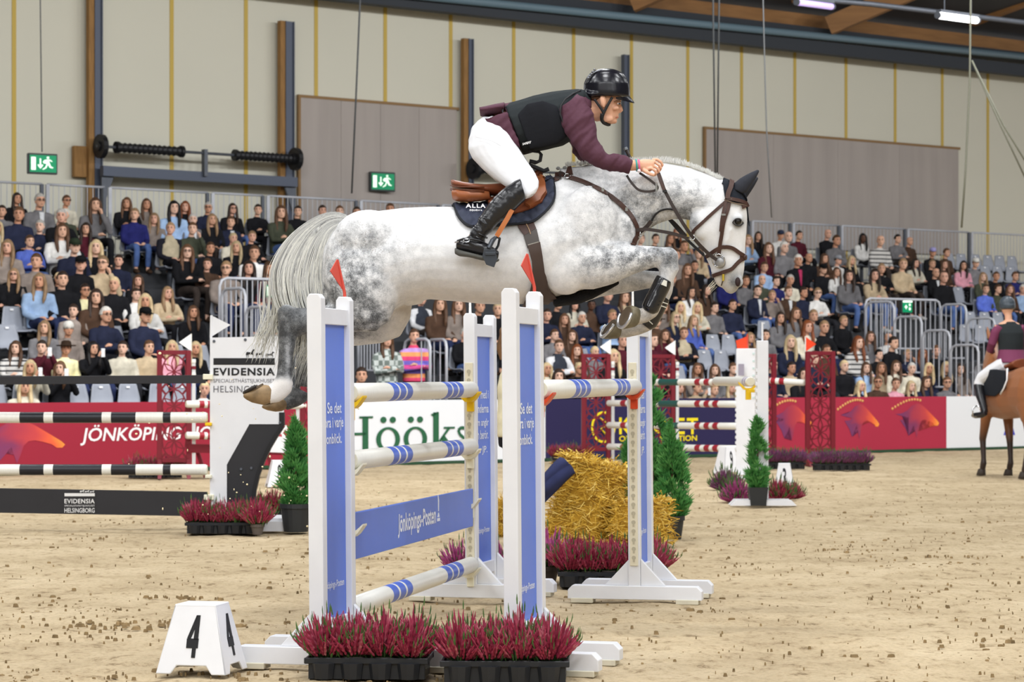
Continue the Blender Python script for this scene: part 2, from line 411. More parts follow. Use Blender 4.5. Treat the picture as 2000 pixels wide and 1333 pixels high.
def emblem(board_, px0, px1, z0, z1):
    "flat printed horse head: outline filled, colour running from purple neck to orange muzzle"
    poly = [(.02,.70),(.16,.72),(.28,.80),(.38,.93),(.50,1.0),(.58,.98),(.68,.88),(.80,.72),(.96,.50),(1.0,.42),(.97,.35),(.91,.35),(.86,.43),(.77,.49),(.68,.53),(.61,.51),(.56,.40),(.53,.20),(.49,0),(.46,.20),(.43,.40),(.38,.24),(.31,.07),(.24,.30),(.12,.53),(.24,.54),(.31,.60),(.17,.64)]
    a, c = u_at(px0, 0), u_at(px1, 0); me = bpy.data.meshes.new('emblem')
    bm = bmesh.new(); vs = [bm.verts.new(UV(a+(c-a)*p[0], -.002, z0+(z1-z0)*p[1])) for p in poly]; f = bm.faces.new(vs)
    bmesh.ops.triangulate(bm, faces=[f]); bmesh.ops.subdivide_edges(bm, edges=bm.edges, cuts=3, use_grid_fill=True); bm.to_mesh(me); bm.free()
    at = me.attributes.new('tone', 'FLOAT', 'POINT')
    for i, v in enumerate(me.vertices):
        uu = ((v.co-UV(a,0,0)).dot(UD))/(c-a); zz = (v.co.z-z0)/(z1-z0)
        at.data[i].value = max(0, min(1, .05+.95*max(0,uu)**1.1-.25*(zz < .45)*(1-uu)+.12*noise3((uu*4, zz*4, px0))))
    link('emblem', me, EMB, board_)
    d = MB()
    for k in range(11):
        q = (k/10); p = (-.05+.62*q, .86+.30*math.sin(q*1.9)-.05*q)
        d.ball(UV(a+(c-a)*p[0], -.003, z0+(z1-z0)*p[1]), (.025,.008,.025), 6, 4)
    d.build('mane_dots', mat('tan_print', srgb(214,160,96), .6), board_)
for (p0, p1) in ((1506, 1588), (1640, 1717), (1747, 1834)): emblem(b4, p0, p1, .25, .90)
emblem(bl, -60, 127, .16, .78)
# ---------------------------------------------------------------- grandstand
ROWS = 12; RISE = .318; V0 = .9; DV = .8
def floor_z(i): return .15+RISE*i
def row_v(i): return V0+DV*i
CONC = mat('stand_deck', srgb(72,73,76), .75, var=.15, scale=2)
STEEL = mat('galvanised', srgb(188,190,197), .45, .1, var=.1, scale=5)
STEELD = mat('grey_steel', srgb(92,96,104), .5, .4, var=.1)
st = thing('grandstand', 'stepped grey grandstand of twelve rows rising behind the barrier boards', 'stand', UV(0, 0, 0)); tag(st, kind='structure')
UL, UR = -14, 24
AISLES = []
for i in range(ROWS):
    b = MB(); v = row_v(i); b.box(UV((UL+UR)/2, v+.02, floor_z(i)-.02), (UR-UL, DV, .04), UD, VD, ZD); b.build('tread', CONC, st)
    b = MB(); b.box(UV((UL+UR)/2, v-.40, floor_z(i)-RISE/2), (UR-UL, .03, RISE), UD, VD, ZD); b.build('riser', mat('stand_riser', srgb(58,59,62), .8), st)
ZT = floor_z(ROWS-1)
b = MB(); b.box(UV(5, row_v(ROWS-1)+1.2, ZT-.02), (UR-UL, 1.8, .04), UD, VD, ZD); b.build('walkway', CONC, st)
# back railing, panel by panel
VR = row_v(ROWS-1)+.75
def rail_panel(uu0, uu1, v0, v1, z0, z1, name='guard_rail', label=None, r=.024, group=None, nb=None, rounded=False):
    A = lambda f, z: UV(uu0+(uu1-uu0)*f, v0+(v1-v0)*f, z)
    t = thing(name, label, 'railing', A(.5, z0), group)
    L = (A(1,0)-A(0,0)).length
    b = MB()
    if rounded:
        c = min(.14, L*.3)/L; pts = [A(0,z0), A(0,z1-.14), A(c*.3,z1-.04), A(c,z1), A(1-c,z1), A(1-c*.3,z1-.04), A(1,z1-.14), A(1,z0)]
        b.tube(pts, r, 8)
    else: b.tube([A(0,z1), A(1,z1)], r, 8)
    b.build('top_rail', STEEL, t, smooth=True)
    b = MB(); zb = z0+.12; b.tube([A(0,zb), A(1,zb)], r*.8, 6); b.build('bottom_rail', STEEL, t, smooth=True)
    if not rounded:
        for f in (0, 1):
            b = MB(); b.box(A(f, (z0+z1)/2), (.07,.05,z1-z0), UD, VD, ZD); b.build('post', STEELD if f else STEEL, t)
    b = MB(); n = nb or int(L/.12)
    for k in range(1, n): b.tube([A(k/n, zb), A(k/n, z1)], .008 if not rounded else .011, 5, False)
    o = b.build('bars', STEEL, t); tag(o, kind='stuff')
    return t
RL = ['leftmost, below the exit sign', 'behind the grey-haired spectator in a grey jacket', 'in front of the timber column', 'below the left coil spring', 'left of the slate steel column', 'at the left end of the taupe panel', 'behind the croup of the grey horse', 'behind the saddle', 'behind the horse neck', 'right of the horse ears', 'narrow one under the long taupe panel', 'behind the bald spectator in the top row', 'behind the spectator in a lilac cap', 'rightmost, above the empty top seats']
edges = [-120, 87, 209, 410, 518, 700, 860, 1050, 1240, 1466, 1546, 1641, 1770, 1895, 2080]
for k, (a, c) in enumerate(zip(edges, edges[1:])):
    rail_panel(u_at(a, VR)+.06, u_at(c, VR)-.06, VR, VR, ZT, ZT+1.42, label='guard rail panel atop the grandstand, '+RL[k])
# lower vomitory rails
def px_rail(px0, py0, px1, py1, v0, v1, h, label, nb=None, group=None):
    P0, P1 = UV(u_at(px0, v0), v0), UV(u_at(px1, v1), v1); z = (z_at(py0, P0)+z_at(py1, P1))/2
    return rail_panel(u_at(px0, v0), u_at(px1, v1), v0, v1, z-h, z, 'stair_rail', label, .026, group, nb, True)
px_rail(1690, 583, 1836, 587, 3.6, 3.6, 1.15, 'wide galvanised railing with a green first aid sign, above the stand entrance', 15)
px_rail(1691, 588, 1746, 592, 3.5, 2.8, 1.25, 'stair railing loop under the wide railing, highest of the four stepped loops', 5)
px_rail(1747, 617, 1800, 621, 2.75, 2.05, 1.25, 'stair railing loop below the green sign, second highest of the stepped loops', 5)
px_rail(1803, 644, 1855, 648, 2.0, 1.3, 1.25, 'stair railing loop third from the top of the stepped loops', 5)
px_rail(1857, 673, 1911, 676, 1.25, .55, 1.15, 'lowest stair railing loop beside the woman in the taupe top', 5)
px_rail(1838, 593, 1887, 597, 3.5, 2.8, 1.25, 'upper stair railing loop on the far side of the stairs, under the white coat', 5)
px_rail(1890, 620, 1943, 624, 2.75, 2.05, 1.25, 'lower stair railing loop on the far side of the stairs, by the bay horse head', 5)
px_rail(1905, 712, 1935, 716, 1.2, .6, .8, 'short stair railing loop at the foot of the far stairs behind the bay horse', 3)
px_rail(429, 543, 556, 547, 3.6, 3.6, 1.15, 'wide galvanised railing behind the tail of the grey horse', 12)
px_rail(434, 562, 479, 566, 3.5, 2.8, 1.3, 'stair railing loop left of the horse tail, higher of the two', 5)
px_rail(481, 598, 527, 602, 2.75, 2.05, 1.3, 'stair railing loop left of the horse tail, lower of the two', 5)
px_rail(560, 625, 606, 629, 2.0, 1.3, 1.2, 'stair railing loop hidden behind the hind legs of the grey horse', 5)
px_rail(700, 633, 752, 637, 2.9, 2.2, .9, 'railing with narrow bars left of the plaid jacket, under the belly', 9)
px_rail(790, 662, 840, 664, 2.0, 1.2, 1.2, 'stair railing loop beside the person in the rainbow jumper', 3)
px_rail(836, 662, 872, 666, 2.0, 1.2, 1.2, 'stair railing loop right of the person in the rainbow jumper', 3)
VW = 12.3; ZW = 10.0
# emergency signs
def sign(px, py, w, h, Y, label, parts, tilt=0, frame=True, body=None):
    c = Wp(px, py, Y); t = thing('emergency_sign', label, 'sign', c)
    x = (UD*.75+Vector((1,0,0))*.25).normalized(); n = Vector((x.y, -x.x, 0))
    b = MB(); b.box(c-n*.05, (w, .1, h), x, -n, ZD, .012); b.build('housing', body or mat('dark_housing', srgb(58,66,66), .5), t)
    b = MB(); b.box(c+n*.004, (w*.9, .008, h*.82), x, -n, ZD); b.build('panel', mat('sign_green', srgb(0,140,92), .4, emit=.25), t)
    WE = mat('sign_white', srgb(235,255,235), .4, emit=.7)
    for nm, polys in parts:
        b = MB()
        for p in polys: b.prism([(a*w*.9, d*h*.82) for a, d in p], c+n*.009, x, ZD, n*.004)
        b.build(nm, WE, t)
    return t
RUN = [[(.14,.30),(.22,.30),(.22,.42),(.14,.42)], [(.05,.22),(.2,.27),(.24,.05),(.14,0),(.02,.02),(.0,.1),(-.02,.1)], [(.2,.22),(.33,.12),(.35,.16),(.24,.27)], [(.16,.03),(.24,.06),(.3,-.16),(.38,-.2),(.37,-.26),(.24,-.22)], [(.14,.02),(.18,-.02),(.12,-.25),(0,-.36),(-.03,-.32),(.08,-.2)]]
ARR = [[(-.13,.3),(-.08,.3),(-.08,-.1),(-.02,-.04),(-.0,-.1),(-.105,-.3),(-.21,-.1),(-.19,-.04),(-.13,-.1)]]
DOOR = [[(-.45,-.38),(-.28,-.38),(-.28,.38),(-.45,.38)]]
sign(84, 320, .56, .38, 46.5, 'green exit sign with running figure near the grey springs', [('door_symbol', DOOR), ('arrow', ARR), ('running_figure', RUN)])
sign(748, 355, .60, .42, UV(u_at(748, VW-.25), VW-.25).y, 'green exit sign with running figure on the taupe wall panel', [('door_symbol', DOOR), ('arrow', ARR), ('running_figure', RUN)])
CROSS = [[(-.3,-.06),(-.2,-.06),(-.2,-.2),(-.12,-.2),(-.12,-.06),(-.02,-.06),(-.02,.06),(-.12,.06),(-.12,.2),(-.2,.2),(-.2,.06),(-.3,.06)]]
sign(1772, 600, .27, .27, UV(u_at(1772, 3.5), 3.5).y, 'small green and white first aid sign on the wide stair railing', [('cross', CROSS), ('symbols', [[(.15,.1),(.32,.1),(.32,.3),(.15,.3)], [(.15,-.3),(.32,-.3),(.32,-.05),(.15,-.05)]]), ('top_strip', [[(-.5,.42),(.5,.42),(.5,.6),(-.5,.6)]])])
sign(533, 569, .27, .24, UV(u_at(533, 3.5), 3.5).y, 'small pale blue and green sign on the railing behind the horse tail', [('symbols', [[(-.45,-.4),(-.05,-.4),(-.05,.4),(-.45,.4)], [(.15,-.2),(.35,-.2),(.35,.2),(.15,.2)]])])
# hazard strips and bottles on the left stair aisle
for k, (px, py, i) in enumerate(((290, 563, 4), (303, 581, 4), (287, 540, 5), (268, 528, 6), (262, 518, 6))):
    v = row_v(i)-.38; u = u_at(px, v); b = MB(); P = UV(u, v, 0)
    t = thing('hazard_strip', 'yellow and black hazard strip on the left stand steps, %s from below'%['first','second','third','fourth','fifth'][k], 'strip', UV(u, v, floor_z(i)))
    for q in range(6):
        b2_ = MB(); b2_.box(UV(u-.22+q*.088, v-.02, floor_z(i)-.05-.09*(k == 1)), (.085,.012,.05), UD, VD, ZD); b2_.build('band', mat('hazard_yellow', srgb(220,205,40), .5) if q%2 == 0 else mat('hazard_black', (.02,.02,.02), .5), t)
for (px, i, c, lb) in ((269, 6, (80,180,210), 'light blue bottle on the left stand steps'), (264, 6, (215,225,228), 'clear bottle beside the light blue bottle on the steps'), (301, 5, (205,210,214), 'tall clear bottle lower on the left stand steps')):
    v = row_v(i)-.25; p = UV(u_at(px, v), v, floor_z(i)); t = thing('bottle', lb, 'bottle', p)
    b = MB(); b.lathe(p, [(.035,0),(.037,.02),(.037,.15),(.02,.2),(.013,.22)], 12); b.build('body', mat('bottle_%d'%c[0], srgb(*c), .25), t, smooth=True)
    b = MB(); b.cyl(p+Vector((0,0,.215)), p+Vector((0,0,.24)), .015, 10); b.build('cap', mat('bottle_cap', srgb(240,240,240), .4), t)
# ---------------------------------------------------------------- back wall
VW = 12.3; ZW = 10.0
CREAM = mat('cream_panel', srgb(209,206,190), .6, var=.03, scale=.25)
MUST = mat('mustard_joint', srgb(196,168,84), .6)
wl = thing('wall_back', 'tall cream panelled back wall of the hall with mustard joints', None, UV(0, VW, 0)); wl['kind'] = 'structure'
jx = [-130, 27, 180, 335, 480, 617, 752, 880, 1003, 1120, 1233, 1343, 1448, 1552, 1652, 1748, 1840, 1929, 2020, 2110]
for a, c in zip(jx, jx[1:]):
    ua, uc = u_at(a, VW), u_at(c, VW)
    b = MB(); b.box(UV((ua+uc)/2, VW+.06, ZW/2), (uc-ua-.03, .12, ZW), UD, VD, ZD, .01); b.build('panel', CREAM, wl)
    b = MB(); b.box(UV(uc, VW+.03, ZW/2), (.09, .09, ZW), UD, VD, ZD); b.build('joint_strip', MUST, wl)
# taupe acoustic panels
TAUPE = mat('taupe_board', srgb(168,159,153), .85, var=.08, scale=3, stretch=(1,1,.08))
def wpanel(px0, px1, pyl, pyr, label):
    v = VW-.06; u0, u1 = u_at(px0, v), u_at(px1, v); zt = (z_at(pyl, UV(u0, v))+z_at(pyr, UV(u1, v)))/2; zb = 4.6
    t = thing('acoustic_panel', label, 'panel', UV((u0+u1)/2, v, zb))
    n = 4
    for k in range(n):
        b = MB(); w = (u1-u0)/n; b.box(UV(u0+w*(k+.5), v, (zt+zb)/2), (w-.006, .05, zt-zb), UD, VD, ZD, .004); b.build('board', TAUPE, t)
    b = MB(); b.box(UV(u0-.03, v, (zt+zb)/2), (.06,.07,zt-zb), UD, VD, ZD); b.box(UV((u0+u1)/2, v, zt+.03), (u1-u0+.12,.07,.06), UD, VD, ZD); b.build('edge_trim', mat('brown_trim', srgb(140,110,74), .7), t)
wpanel(586, 891, 191, 215, 'taupe acoustic wall panel behind the tail and back of the grey horse')
wpanel(1378, 1871, 254, 291, 'long taupe acoustic wall panel behind the horse head')
# steel columns with door springs
WOOD = mat('wood_brown', srgb(150,112,66), .7, var=.25, scale=6, stretch=(6,6,.5))
def column(px, w_steel, top, label, wood=True):
    v = VW-.2; u = u_at(px, v); zt = min(ZW+.6, z_at(top, UV(u, v)))
    t = thing('column', label, 'column', UV(u, v, 0))
    b = MB(); b.box(UV(u+.05, v, zt/2), (w_steel, .1, zt), UD, VD, ZD); b.box(UV(u+.05-w_steel/2, v-.06, zt/2), (.02,.05,zt), UD, VD, ZD); b.box(UV(u+.05+w_steel/2, v-.06, zt/2), (.02,.05,zt), UD, VD, ZD); b.build('steel_channel', mat('slate_steel', srgb(84,90,104), .5, .3), t)
    if wood:
        b = MB(); b.box(UV(u-w_steel/2-.02, v, zt/2), (.12, .12, zt), UD, VD, ZD); b.build('timber_post', WOOD, t)
    return u
ua = column(185, .16, -40, 'timber and steel wall column beside the exit sign')
ub = column(559, .20, 42, 'slate steel wall column left of the taupe panel')
column(913, .12, 76, 'dark wall column behind the rider back')
uc = column(1217, .14, 107, 'slate steel wall column behind the rider helmet', False)
def springs(px0, py0, px1, py1, label, with_bar=True, segs=((.08,.40),(.68,.98))):
    v = VW-.55; A, B = UV(u_at(px0, v), v), UV(u_at(px1, v), v); A.z = z_at(py0, A); B.z = z_at(py1, B)
    t = thing('door_spring_shaft', label, 'mechanism', (A+B)/2)
    DK = mat('black_spring', (.02,.02,.022), .45, .4)
    b = MB(); b.tube([A-(B-A)*.02, B+(B-A)*.04], .03, 8); b.build('shaft', STEELD, t)
    for (f0, f1) in segs:
        P, Q = A.lerp(B, f0), A.lerp(B, f1); n = 26; pts = [P.lerp(Q, k/n) for k in range(n+1)]
        b = MB(); b.tube(pts, [.105 if k%2 else .085 for k in range(n+1)], 12); b.build('coil_spring', DK, t)
        b = MB(); d = (Q-P).normalized(); b.cyl(P-d*.04, P+d*.03, .12, 14); b.cyl(Q-d*.03, Q+d*.04, .12, 14); b.build('spring_end', DK, t)
    for f in (0, 1):
        P = A.lerp(B, f); d = (B-A).normalized(); b = MB(); b.cyl(P-d*.05, P+d*.05, .24, 18); b.cyl(P-d*.09, P+d*.09, .10, 12); b.build('cable_drum', DK, t)
    P = A.lerp(B, .52); b = MB(); b.box(P+Vector((0,0,-.2)), (.08,.12,.55), UD, VD, ZD); b.build('bearing_bracket', STEELD, t)
    if with_bar:
        b = MB(); b.bar(A+Vector((0,.1,-.48)), B+Vector((0,.1,-.48)), .14, .2); b.build('cross_bar', mat('slate_steel', (.1,.1,.1)), t)
        for f in (0, 1):
            P = A.lerp(B, f); b = MB(); b.prism([(0,0),(.3,0),(0,-.8)], P+Vector((0,.12,-.5)), UD*(1 if f == 0 else -1), ZD, VD*.05); b.build('gusset', STEELD, t)
springs(197, 286, 577, 311, 'overhead door shaft with two black coil springs on a steel bar')
springs(926, 330, 1150, 341, 'overhead door shaft partly hidden behind the rider', False, ((.06,.45),))
v = VW-.12; b = MB(); b.box(UV(u_at(155, v), v, z_at(316, UV(u_at(155,v), v))), (.28,.12,.62), UD, VD, ZD, .01); t = b.build('wooden_box', WOOD); tag(t, 'small brown wooden box on the wall beside the exit sign', 'box')
v = VW-.1
def wire(name, pts, r, label, cat, m):
    b = MB(); b.tube(pts, r, 6); o = b.build(name, m, smooth=True); tag(o, label, cat); return o
CB = mat('cable', srgb(96,98,100), .5); CBD = mat('cable_dark', srgb(60,62,64), .5); CBY = mat('cable_pale', srgb(112,112,98), .6)
P = lambda px, py, Y: Wp(px, py, Y)
wire('conduit', [P(430,2,58.5), P(560,12,58), P(568,18,58), P(569,60,58)], .022, 'thin brown conduit bending down to the slate column', 'conduit', mat('brown_trim', (.1,.1,.1)))
wire('cable', [P(74,-420,46.4), P(82,297,46.4)], .013, 'thin grey cable holding the exit sign by the springs', 'cable', CB)
wire('cable', [P(722,-380,42), P(705,-40,42), P(697,150,42), P(687,378,42)], .016, 'dark cable hanging in front of the taupe wall panel', 'cable', CBD)
wire('cable', [P(1390,-420,40), P(1393,40,40), P(1397,340,40)], .014, 'dark cable hanging behind the horse poll, left of a pair', 'cable', CBD)
wire('cable', [P(1407,-415,40.3), P(1404,40,40.3), P(1401,340,40.3)], .014, 'dark cable hanging behind the horse poll, right of a pair', 'cable', CBD)
wire('cable', [P(1480,-420,40), P(1492,70,40), P(1497,250,40), P(1507,425,40)], .011, 'thin grey cable hanging right of the horse ears', 'cable', CB)
wire('cable', [P(1897,-420,40), P(1896,-20,40), P(1894,160,40), P(1886,330,40), P(1878,445,40)], .016, 'grey cable hanging below the bright tube lamp', 'cable', CBY)
wire('rope', [P(1898,118,40), P(1960,245,40), P(2030,360,40)], .014, 'slanting tan rope near the right edge, upper of two', 'rope', CBY)
wire('rope', [P(1898,118,40.3), P(1952,240,40.3), P(2020,385,40.3)], .014, 'slanting tan rope near the right edge, lower of two', 'rope', CBY)
# ---------------------------------------------------------------- roof
DKROOF = mat('dark_roof', srgb(66,66,70), .8, var=.2, scale=.6)
GLU = mat('glulam', srgb(150,108,66), .6, var=.2, scale=3, stretch=(.4,.4,3))
rf = thing('ceiling', 'dark roof with glued timber beams above the back wall', None, UV(8, VW-4, 11.5)); rf['kind'] = 'structure'
for k in range(8):
    b = MB(); v0_ = VW+.5-k*1.6; z0_ = 10.55+k*.23
    b.box(UV(5, v0_-.8, z0_+.11), (60, 1.66, .06), UD, (VD*1.6-ZD*.23).normalized()*1, ZD); b.build('roof_sheet', DKROOF, rf)
for k in range(7):      # the rest of the roof over the arena and the halls side walls behind the camera
    b = MB(); b.box((0, -24+k*12.0, 13.2), (96, 11.96, .12)); b.build('roof_sheet', DKROOF, rf)
for nm, c_, s_ in (('wall_front', (0,-26,6.5), (92,.2,13)), ('wall_left', (-44,8,6.5), (.2,68,13)), ('wall_right', (44,16,6.5), (.2,84,13))):
    b = MB(); b.box(c_, s_); w_ = b.build(nm, CREAM); w_['kind'] = 'structure'; w_['label'] = 'plain cream hall wall out of view'
b = MB(); b.box(UV(5, VW+.05, 10.2), (60, .25, .5), UD, VD, ZD); b.build('wall_plate', GLU, rf)
b = MB(); b.box(UV(5, VW-.35, 9.93), (60, .5, .22), UD, VD, ZD); b.build('eaves_soffit', mat('dark_soffit', srgb(54,58,64), .7), rf)
for uu in (2.2, 8.6, 15.0, 21.4):
    b = MB(); b.bar(UV(uu-2.6, VW-.9, 10.05), UV(uu+.6, VW-4.5, 12.0), .32, .45); b.build('diagonal_strut', GLU, rf)
    b = MB(); b.bar(UV(uu+2.9, VW-.6, 10.9), UV(uu+2.9, VW-8, 12.2), .25, .7); b.build('rafter', GLU, rf)
b = MB(); b.bar(UV(-10, VW-3.2, 11.3), UV(30, VW-3.2, 11.3), .18, .3); b.build('purlin', GLU, rf)
b = MB(); b.bar(UV(-10, VW-6.2, 11.85), UV(30, VW-6.2, 11.85), .18, .3); b.build('purlin', GLU, rf)
A_, B_ = Wp(700, -17, 52), Wp(2100, 121, 62.7)
def eave_pt(px, py, v):
    u = u_at(px, v); p = UV(u, v); p.z = z_at(py, p); return p
b = MB(); b.tube([eave_pt(500, -40, VW-.9), eave_pt(2150, 126, VW-.9)], .09, 10); o = b.build('eaves_pipe', mat('blue_grey_pipe', srgb(104,126,138), .5), smooth=True); tag(o, 'blue grey pipe running along the eaves above the back wall', 'pipe')
b = MB(); b.box(UV(5,VW-.62,(eave_pt(1000,16,VW-.62)).z-.12), (60,.3,.3), UD, VD, ZD); o = b.build('eaves_block', mat('dark_soffit', (.1,.1,.1))); tag(o, 'dark duct under the blue grey pipe along the eaves', 'duct')  # plain dark box running just below the pipe
def tubelamp(px0, py0, px1, py1, Y0, Y1, m, label, r=.06):
    a, c = Wp(px0, py0, Y0), Wp(px1, py1, Y1); t = thing('tube_lamp', label, 'lamp', (a+c)/2)
    b = MB(); b.tube([a, a.lerp(c,.02), a.lerp(c,.98), c], [r*.6,r,r,r*.6], 10); b.build('tube', m, t, smooth=True)
    b = MB(); b.bar(a+Vector((0,0,.08)), c+Vector((0,0,.08)), .1, .05); b.build('housing', STEELD, t)
    for f in (.15, .85):
        b = MB(); p = a.lerp(c, f); b.tube([p+Vector((0,0,.08)), p+Vector((0,0,13-p.z))], .01, 5); b.build('suspension_wire', STEELD, t)
    for f in (0, 1):
        b = MB(); p = a.lerp(c, f); b.cyl(p+(c-a)*(.03 if f else -.03), p, r*1.05, 10); b.build('end_cap', STEELD, t)
tubelamp(1833, 30, 1908, 40, 45, 46, mat('lamp_tube', (1,1,1), emit=9), 'bright white tube lamp under the roof')
tubelamp(1557, 4, 1625, 13, 45, 46, mat('lamp_tube_dim', srgb(190,170,230), emit=.7), 'dim violet tube lamp under the roof')
wire('cable_tray', [P(1400,-18,46), P(1700,8,47), P(2050,50,49)], .05, 'grey cable tray carrying the tube lamps', 'tray', STEELD)
# ---------------------------------------------------------------- spectators
CLOTH = mat('cloth', (.5,.5,.5), .9, spec=.12, var=.22, scale=9, objcol=True)
SKIN = mat('skin', (.6,.4,.3), .5, objcol=True, var=.06, scale=14)
HAIR = mat('hair', (.2,.1,.05), .55, objcol=True, var=.35, scale=30, stretch=(1,1,.15))
def stripe_mat():
    m = bpy.data.materials.new('striped_knit'); m.use_nodes = True; N = m.node_tree.nodes; L = m.node_tree.links; b = N['Principled BSDF']; b.inputs['Roughness'].default_value = .9
    tc = N.new('ShaderNodeTexCoord'); w = N.new('ShaderNodeTexWave'); w.bands_direction = 'Z'; w.inputs['Scale'].default_value = 3.6; w.inputs['Distortion'].default_value = .4
    r = N.new('ShaderNodeValToRGB'); e = r.color_ramp.elements; e[0].position = .2; e[0].color = (.03,.03,.035,1); e[1].position = .28; e[1].color = (.62,.6,.57,1)
    L.new(tc.outputs['Object'], w.inputs[0]); L.new(w.outputs[0], r.inputs[0]); L.new(r.outputs[0], b.inputs['Base Color']); return m
STRIPE = stripe_mat()
def rainbow_mat():
    m = bpy.data.materials.new('rainbow_knit'); m.use_nodes = True; N = m.node_tree.nodes; L = m.node_tree.links; b = N['Principled BSDF']; b.inputs['Roughness'].default_value = .9
    tc = N.new('ShaderNodeTexCoord'); sx = N.new('ShaderNodeSeparateXYZ'); L.new(tc.outputs['Object'], sx.inputs[0])
    mr = N.new('ShaderNodeMapRange'); mr.inputs[1].default_value = .85; mr.inputs[2].default_value = 1.5; L.new(sx.outputs[2], mr.inputs[0])
    r = N.new('ShaderNodeValToRGB'); r.color_ramp.interpolation = 'CONSTANT'; e = r.color_ramp.elements
    cs = [(225,70,110),(235,150,90),(110,95,190),(215,80,150),(120,110,200),(225,70,120),(238,160,100),(190,150,215),(225,70,110)]
    while len(e) < len(cs): e.new(.5)
    for i, (k, c) in enumerate(zip(e, cs)): k.position = i/len(cs); k.color = (*srgb(*c), 1)
    L.new(mr.outputs[0], r.inputs[0]); L.new(r.outputs[0], b.inputs['Base Color']); return m
RAINBOW = rainbow_mat()
def V(*a): return Vector(a)
def seg(b, pts, n=10): b.tube([Vector(p[:3]) for p in pts], [p[3] for p in pts], n)
def ell(b, c, r): b.ball(c, r, 16, 10)
def rotz(p, c, a):
    x, y = p[0]-c[0], p[1]-c[1]; return V(c[0]+x*math.cos(a)-y*math.sin(a), c[1]+x*math.sin(a)+y*math.cos(a), p[2])
HCZ = 1.17
def head_bits(b, yaw, hc):
    t = MB(); c = V(0,-.01,hc)
    rs = []
    for (z, fy, by, w) in ((.118,-.02,.05,.03),(.108,-.055,.075,.058),(.085,-.08,.09,.074),(.05,-.092,.095,.08),(.01,-.09,.092,.08),(-.03,-.092,.08,.075),(-.055,-.09,.06,.066),(-.082,-.085,.03,.052),(-.098,-.07,.0,.03)):
        rs.append([c+V(w*math.sin(a)*(1-.12*max(0,-math.cos(a))), (fy+by)/2+(by-fy)/2*math.cos(a), z) for a in [2*math.pi*k/14 for k in range(14)]])
    t.rings(rs); t.rings([[c+V(-.012,-.085,.035), c+V(.012,-.085,.035), c+V(0,-.095,.04)], [c+V(-.02,-.085,-.02), c+V(.02,-.085,-.02), c+V(0,-.122,-.018)], [c+V(-.012,-.085,-.03), c+V(.012,-.085,-.03), c+V(0,-.1,-.03)]])
    for s in (-1,1): t.ball(c+V(s*.078,.012,-.005), (.012,.022,.032), 8, 6)
    b.add([rotz(p, (0,0), yaw) for p in t.v], t.f)
ARMS = {'lap': [[(.20,.04,.93,.05),(.235,.02,.78,.045),(.24,-.02,.66,.04),(.17,-.16,.60,.034),(.09,-.26,.59,.028)]]*2,
 'crossed': [[(.20,.04,.93,.05),(.25,-.02,.80,.045),(.245,-.08,.70,.042),(.10,-.20,.72,.036),(-.06,-.21,.73,.028)], [(.20,.04,.93,.05),(.25,-.02,.80,.045),(.245,-.08,.68,.042),(.10,-.23,.69,.036),(-.05,-.24,.70,.028)]],
 'chin': [[(.20,.04,.93,.05),(.235,.0,.80,.045),(.21,-.14,.70,.04),(.12,-.19,.86,.034),(.05,-.17,1.03,.026)], [(.20,.04,.93,.05),(.235,.02,.78,.045),(.24,-.02,.66,.04),(.12,-.20,.64,.034),(.02,-.24,.65,.028)]],
 'phone': [[(.20,.04,.93,.05),(.24,-.04,.82,.045),(.22,-.16,.76,.04),(.12,-.24,.92,.034),(.045,-.26,1.05,.026)]]*2}
def fingers(b, w, d, mir):
    "a small mitten-free hand: palm and five short fingers"
    d = d.normalized(); s = d.cross(V(0,0,1)); s = s.normalized() if s.length > .01 else V(1,0,0); u = s.cross(d)
    b.tube([w, w+d*.05, w+d*.075], [.028,.036,.03], 8)
    for k, L in enumerate((.05,.06,.055,.042)):
        o = w+d*.07+s*(.024-.016*k); b.tube([o, o+d*L*.55-u*.008, o+d*L*.8-u*.028], [.0095,.009,.007], 6)
    o = w+d*.025+s*.03*mir; b.tube([o, o+s*.022*mir+d*.022, o+s*.02*mir+d*.05-u*.01], [.012,.010,.008], 6)
def seated_body(pose, yaw):
    b = MB(); head_bits(b, yaw, HCZ)
    seg(b, [(0,.035,HCZ-.07,.052),(0,.05,.98,.06)])
    b.rings([[V(w*math.sin(a), y+d*math.cos(a), z) for a in [2*math.pi*k/16 for k in range(16)]] for (z, y, w, d) in ((.46,.06,.15,.11),(.55,.07,.155,.11),(.70,.07,.145,.095),(.85,.06,.165,.10),(.95,.055,.175,.085),(.99,.05,.10,.06))])
    for s in (-1,1):
        P = ARMS[pose][0 if s > 0 else 1]; P = [(s*p[0], p[1], p[2], p[3]*.82) for p in P]; seg(b, P)
        fingers(b, V(*P[-1][:3]), V(*P[-1][:3])-V(*P[-2][:3]), -s)
        seg(b, [(s*.09,.04,.51,.075),(s*.115,-.2,.53,.066),(s*.12,-.40,.52,.055),(s*.12,-.42,.34,.05),(s*.12,-.38,.14,.038),(s*.12,-.38,.06,.036),(s*.13,-.50,.035,.03)])
    return b
def seated_top(pose):
    b = MB()
    b.rings([[V(w*math.sin(a), y+d*math.cos(a), z) for a in [2*math.pi*k/18 for k in range(18)]] for (z, y, w, d) in ((.44,.05,.185,.135),(.56,.055,.19,.135),(.70,.06,.185,.125),(.82,.05,.20,.13),(.92,.05,.205,.115),(.965,.05,.16,.085),(1.0,.05,.085,.07),(1.03,.045,.072,.065))])
    for s in (-1,1):
        P = ARMS[pose][0 if s > 0 else 1]; P = [V(s*p[0], p[1], p[2]) for p in P]; P[-1] = P[-2].lerp(P[-1], .92)
        b.tube([V(s*.13,.05,.93)]+P, [.075,.07,.063,.058,.05,.042], 10)
    return b
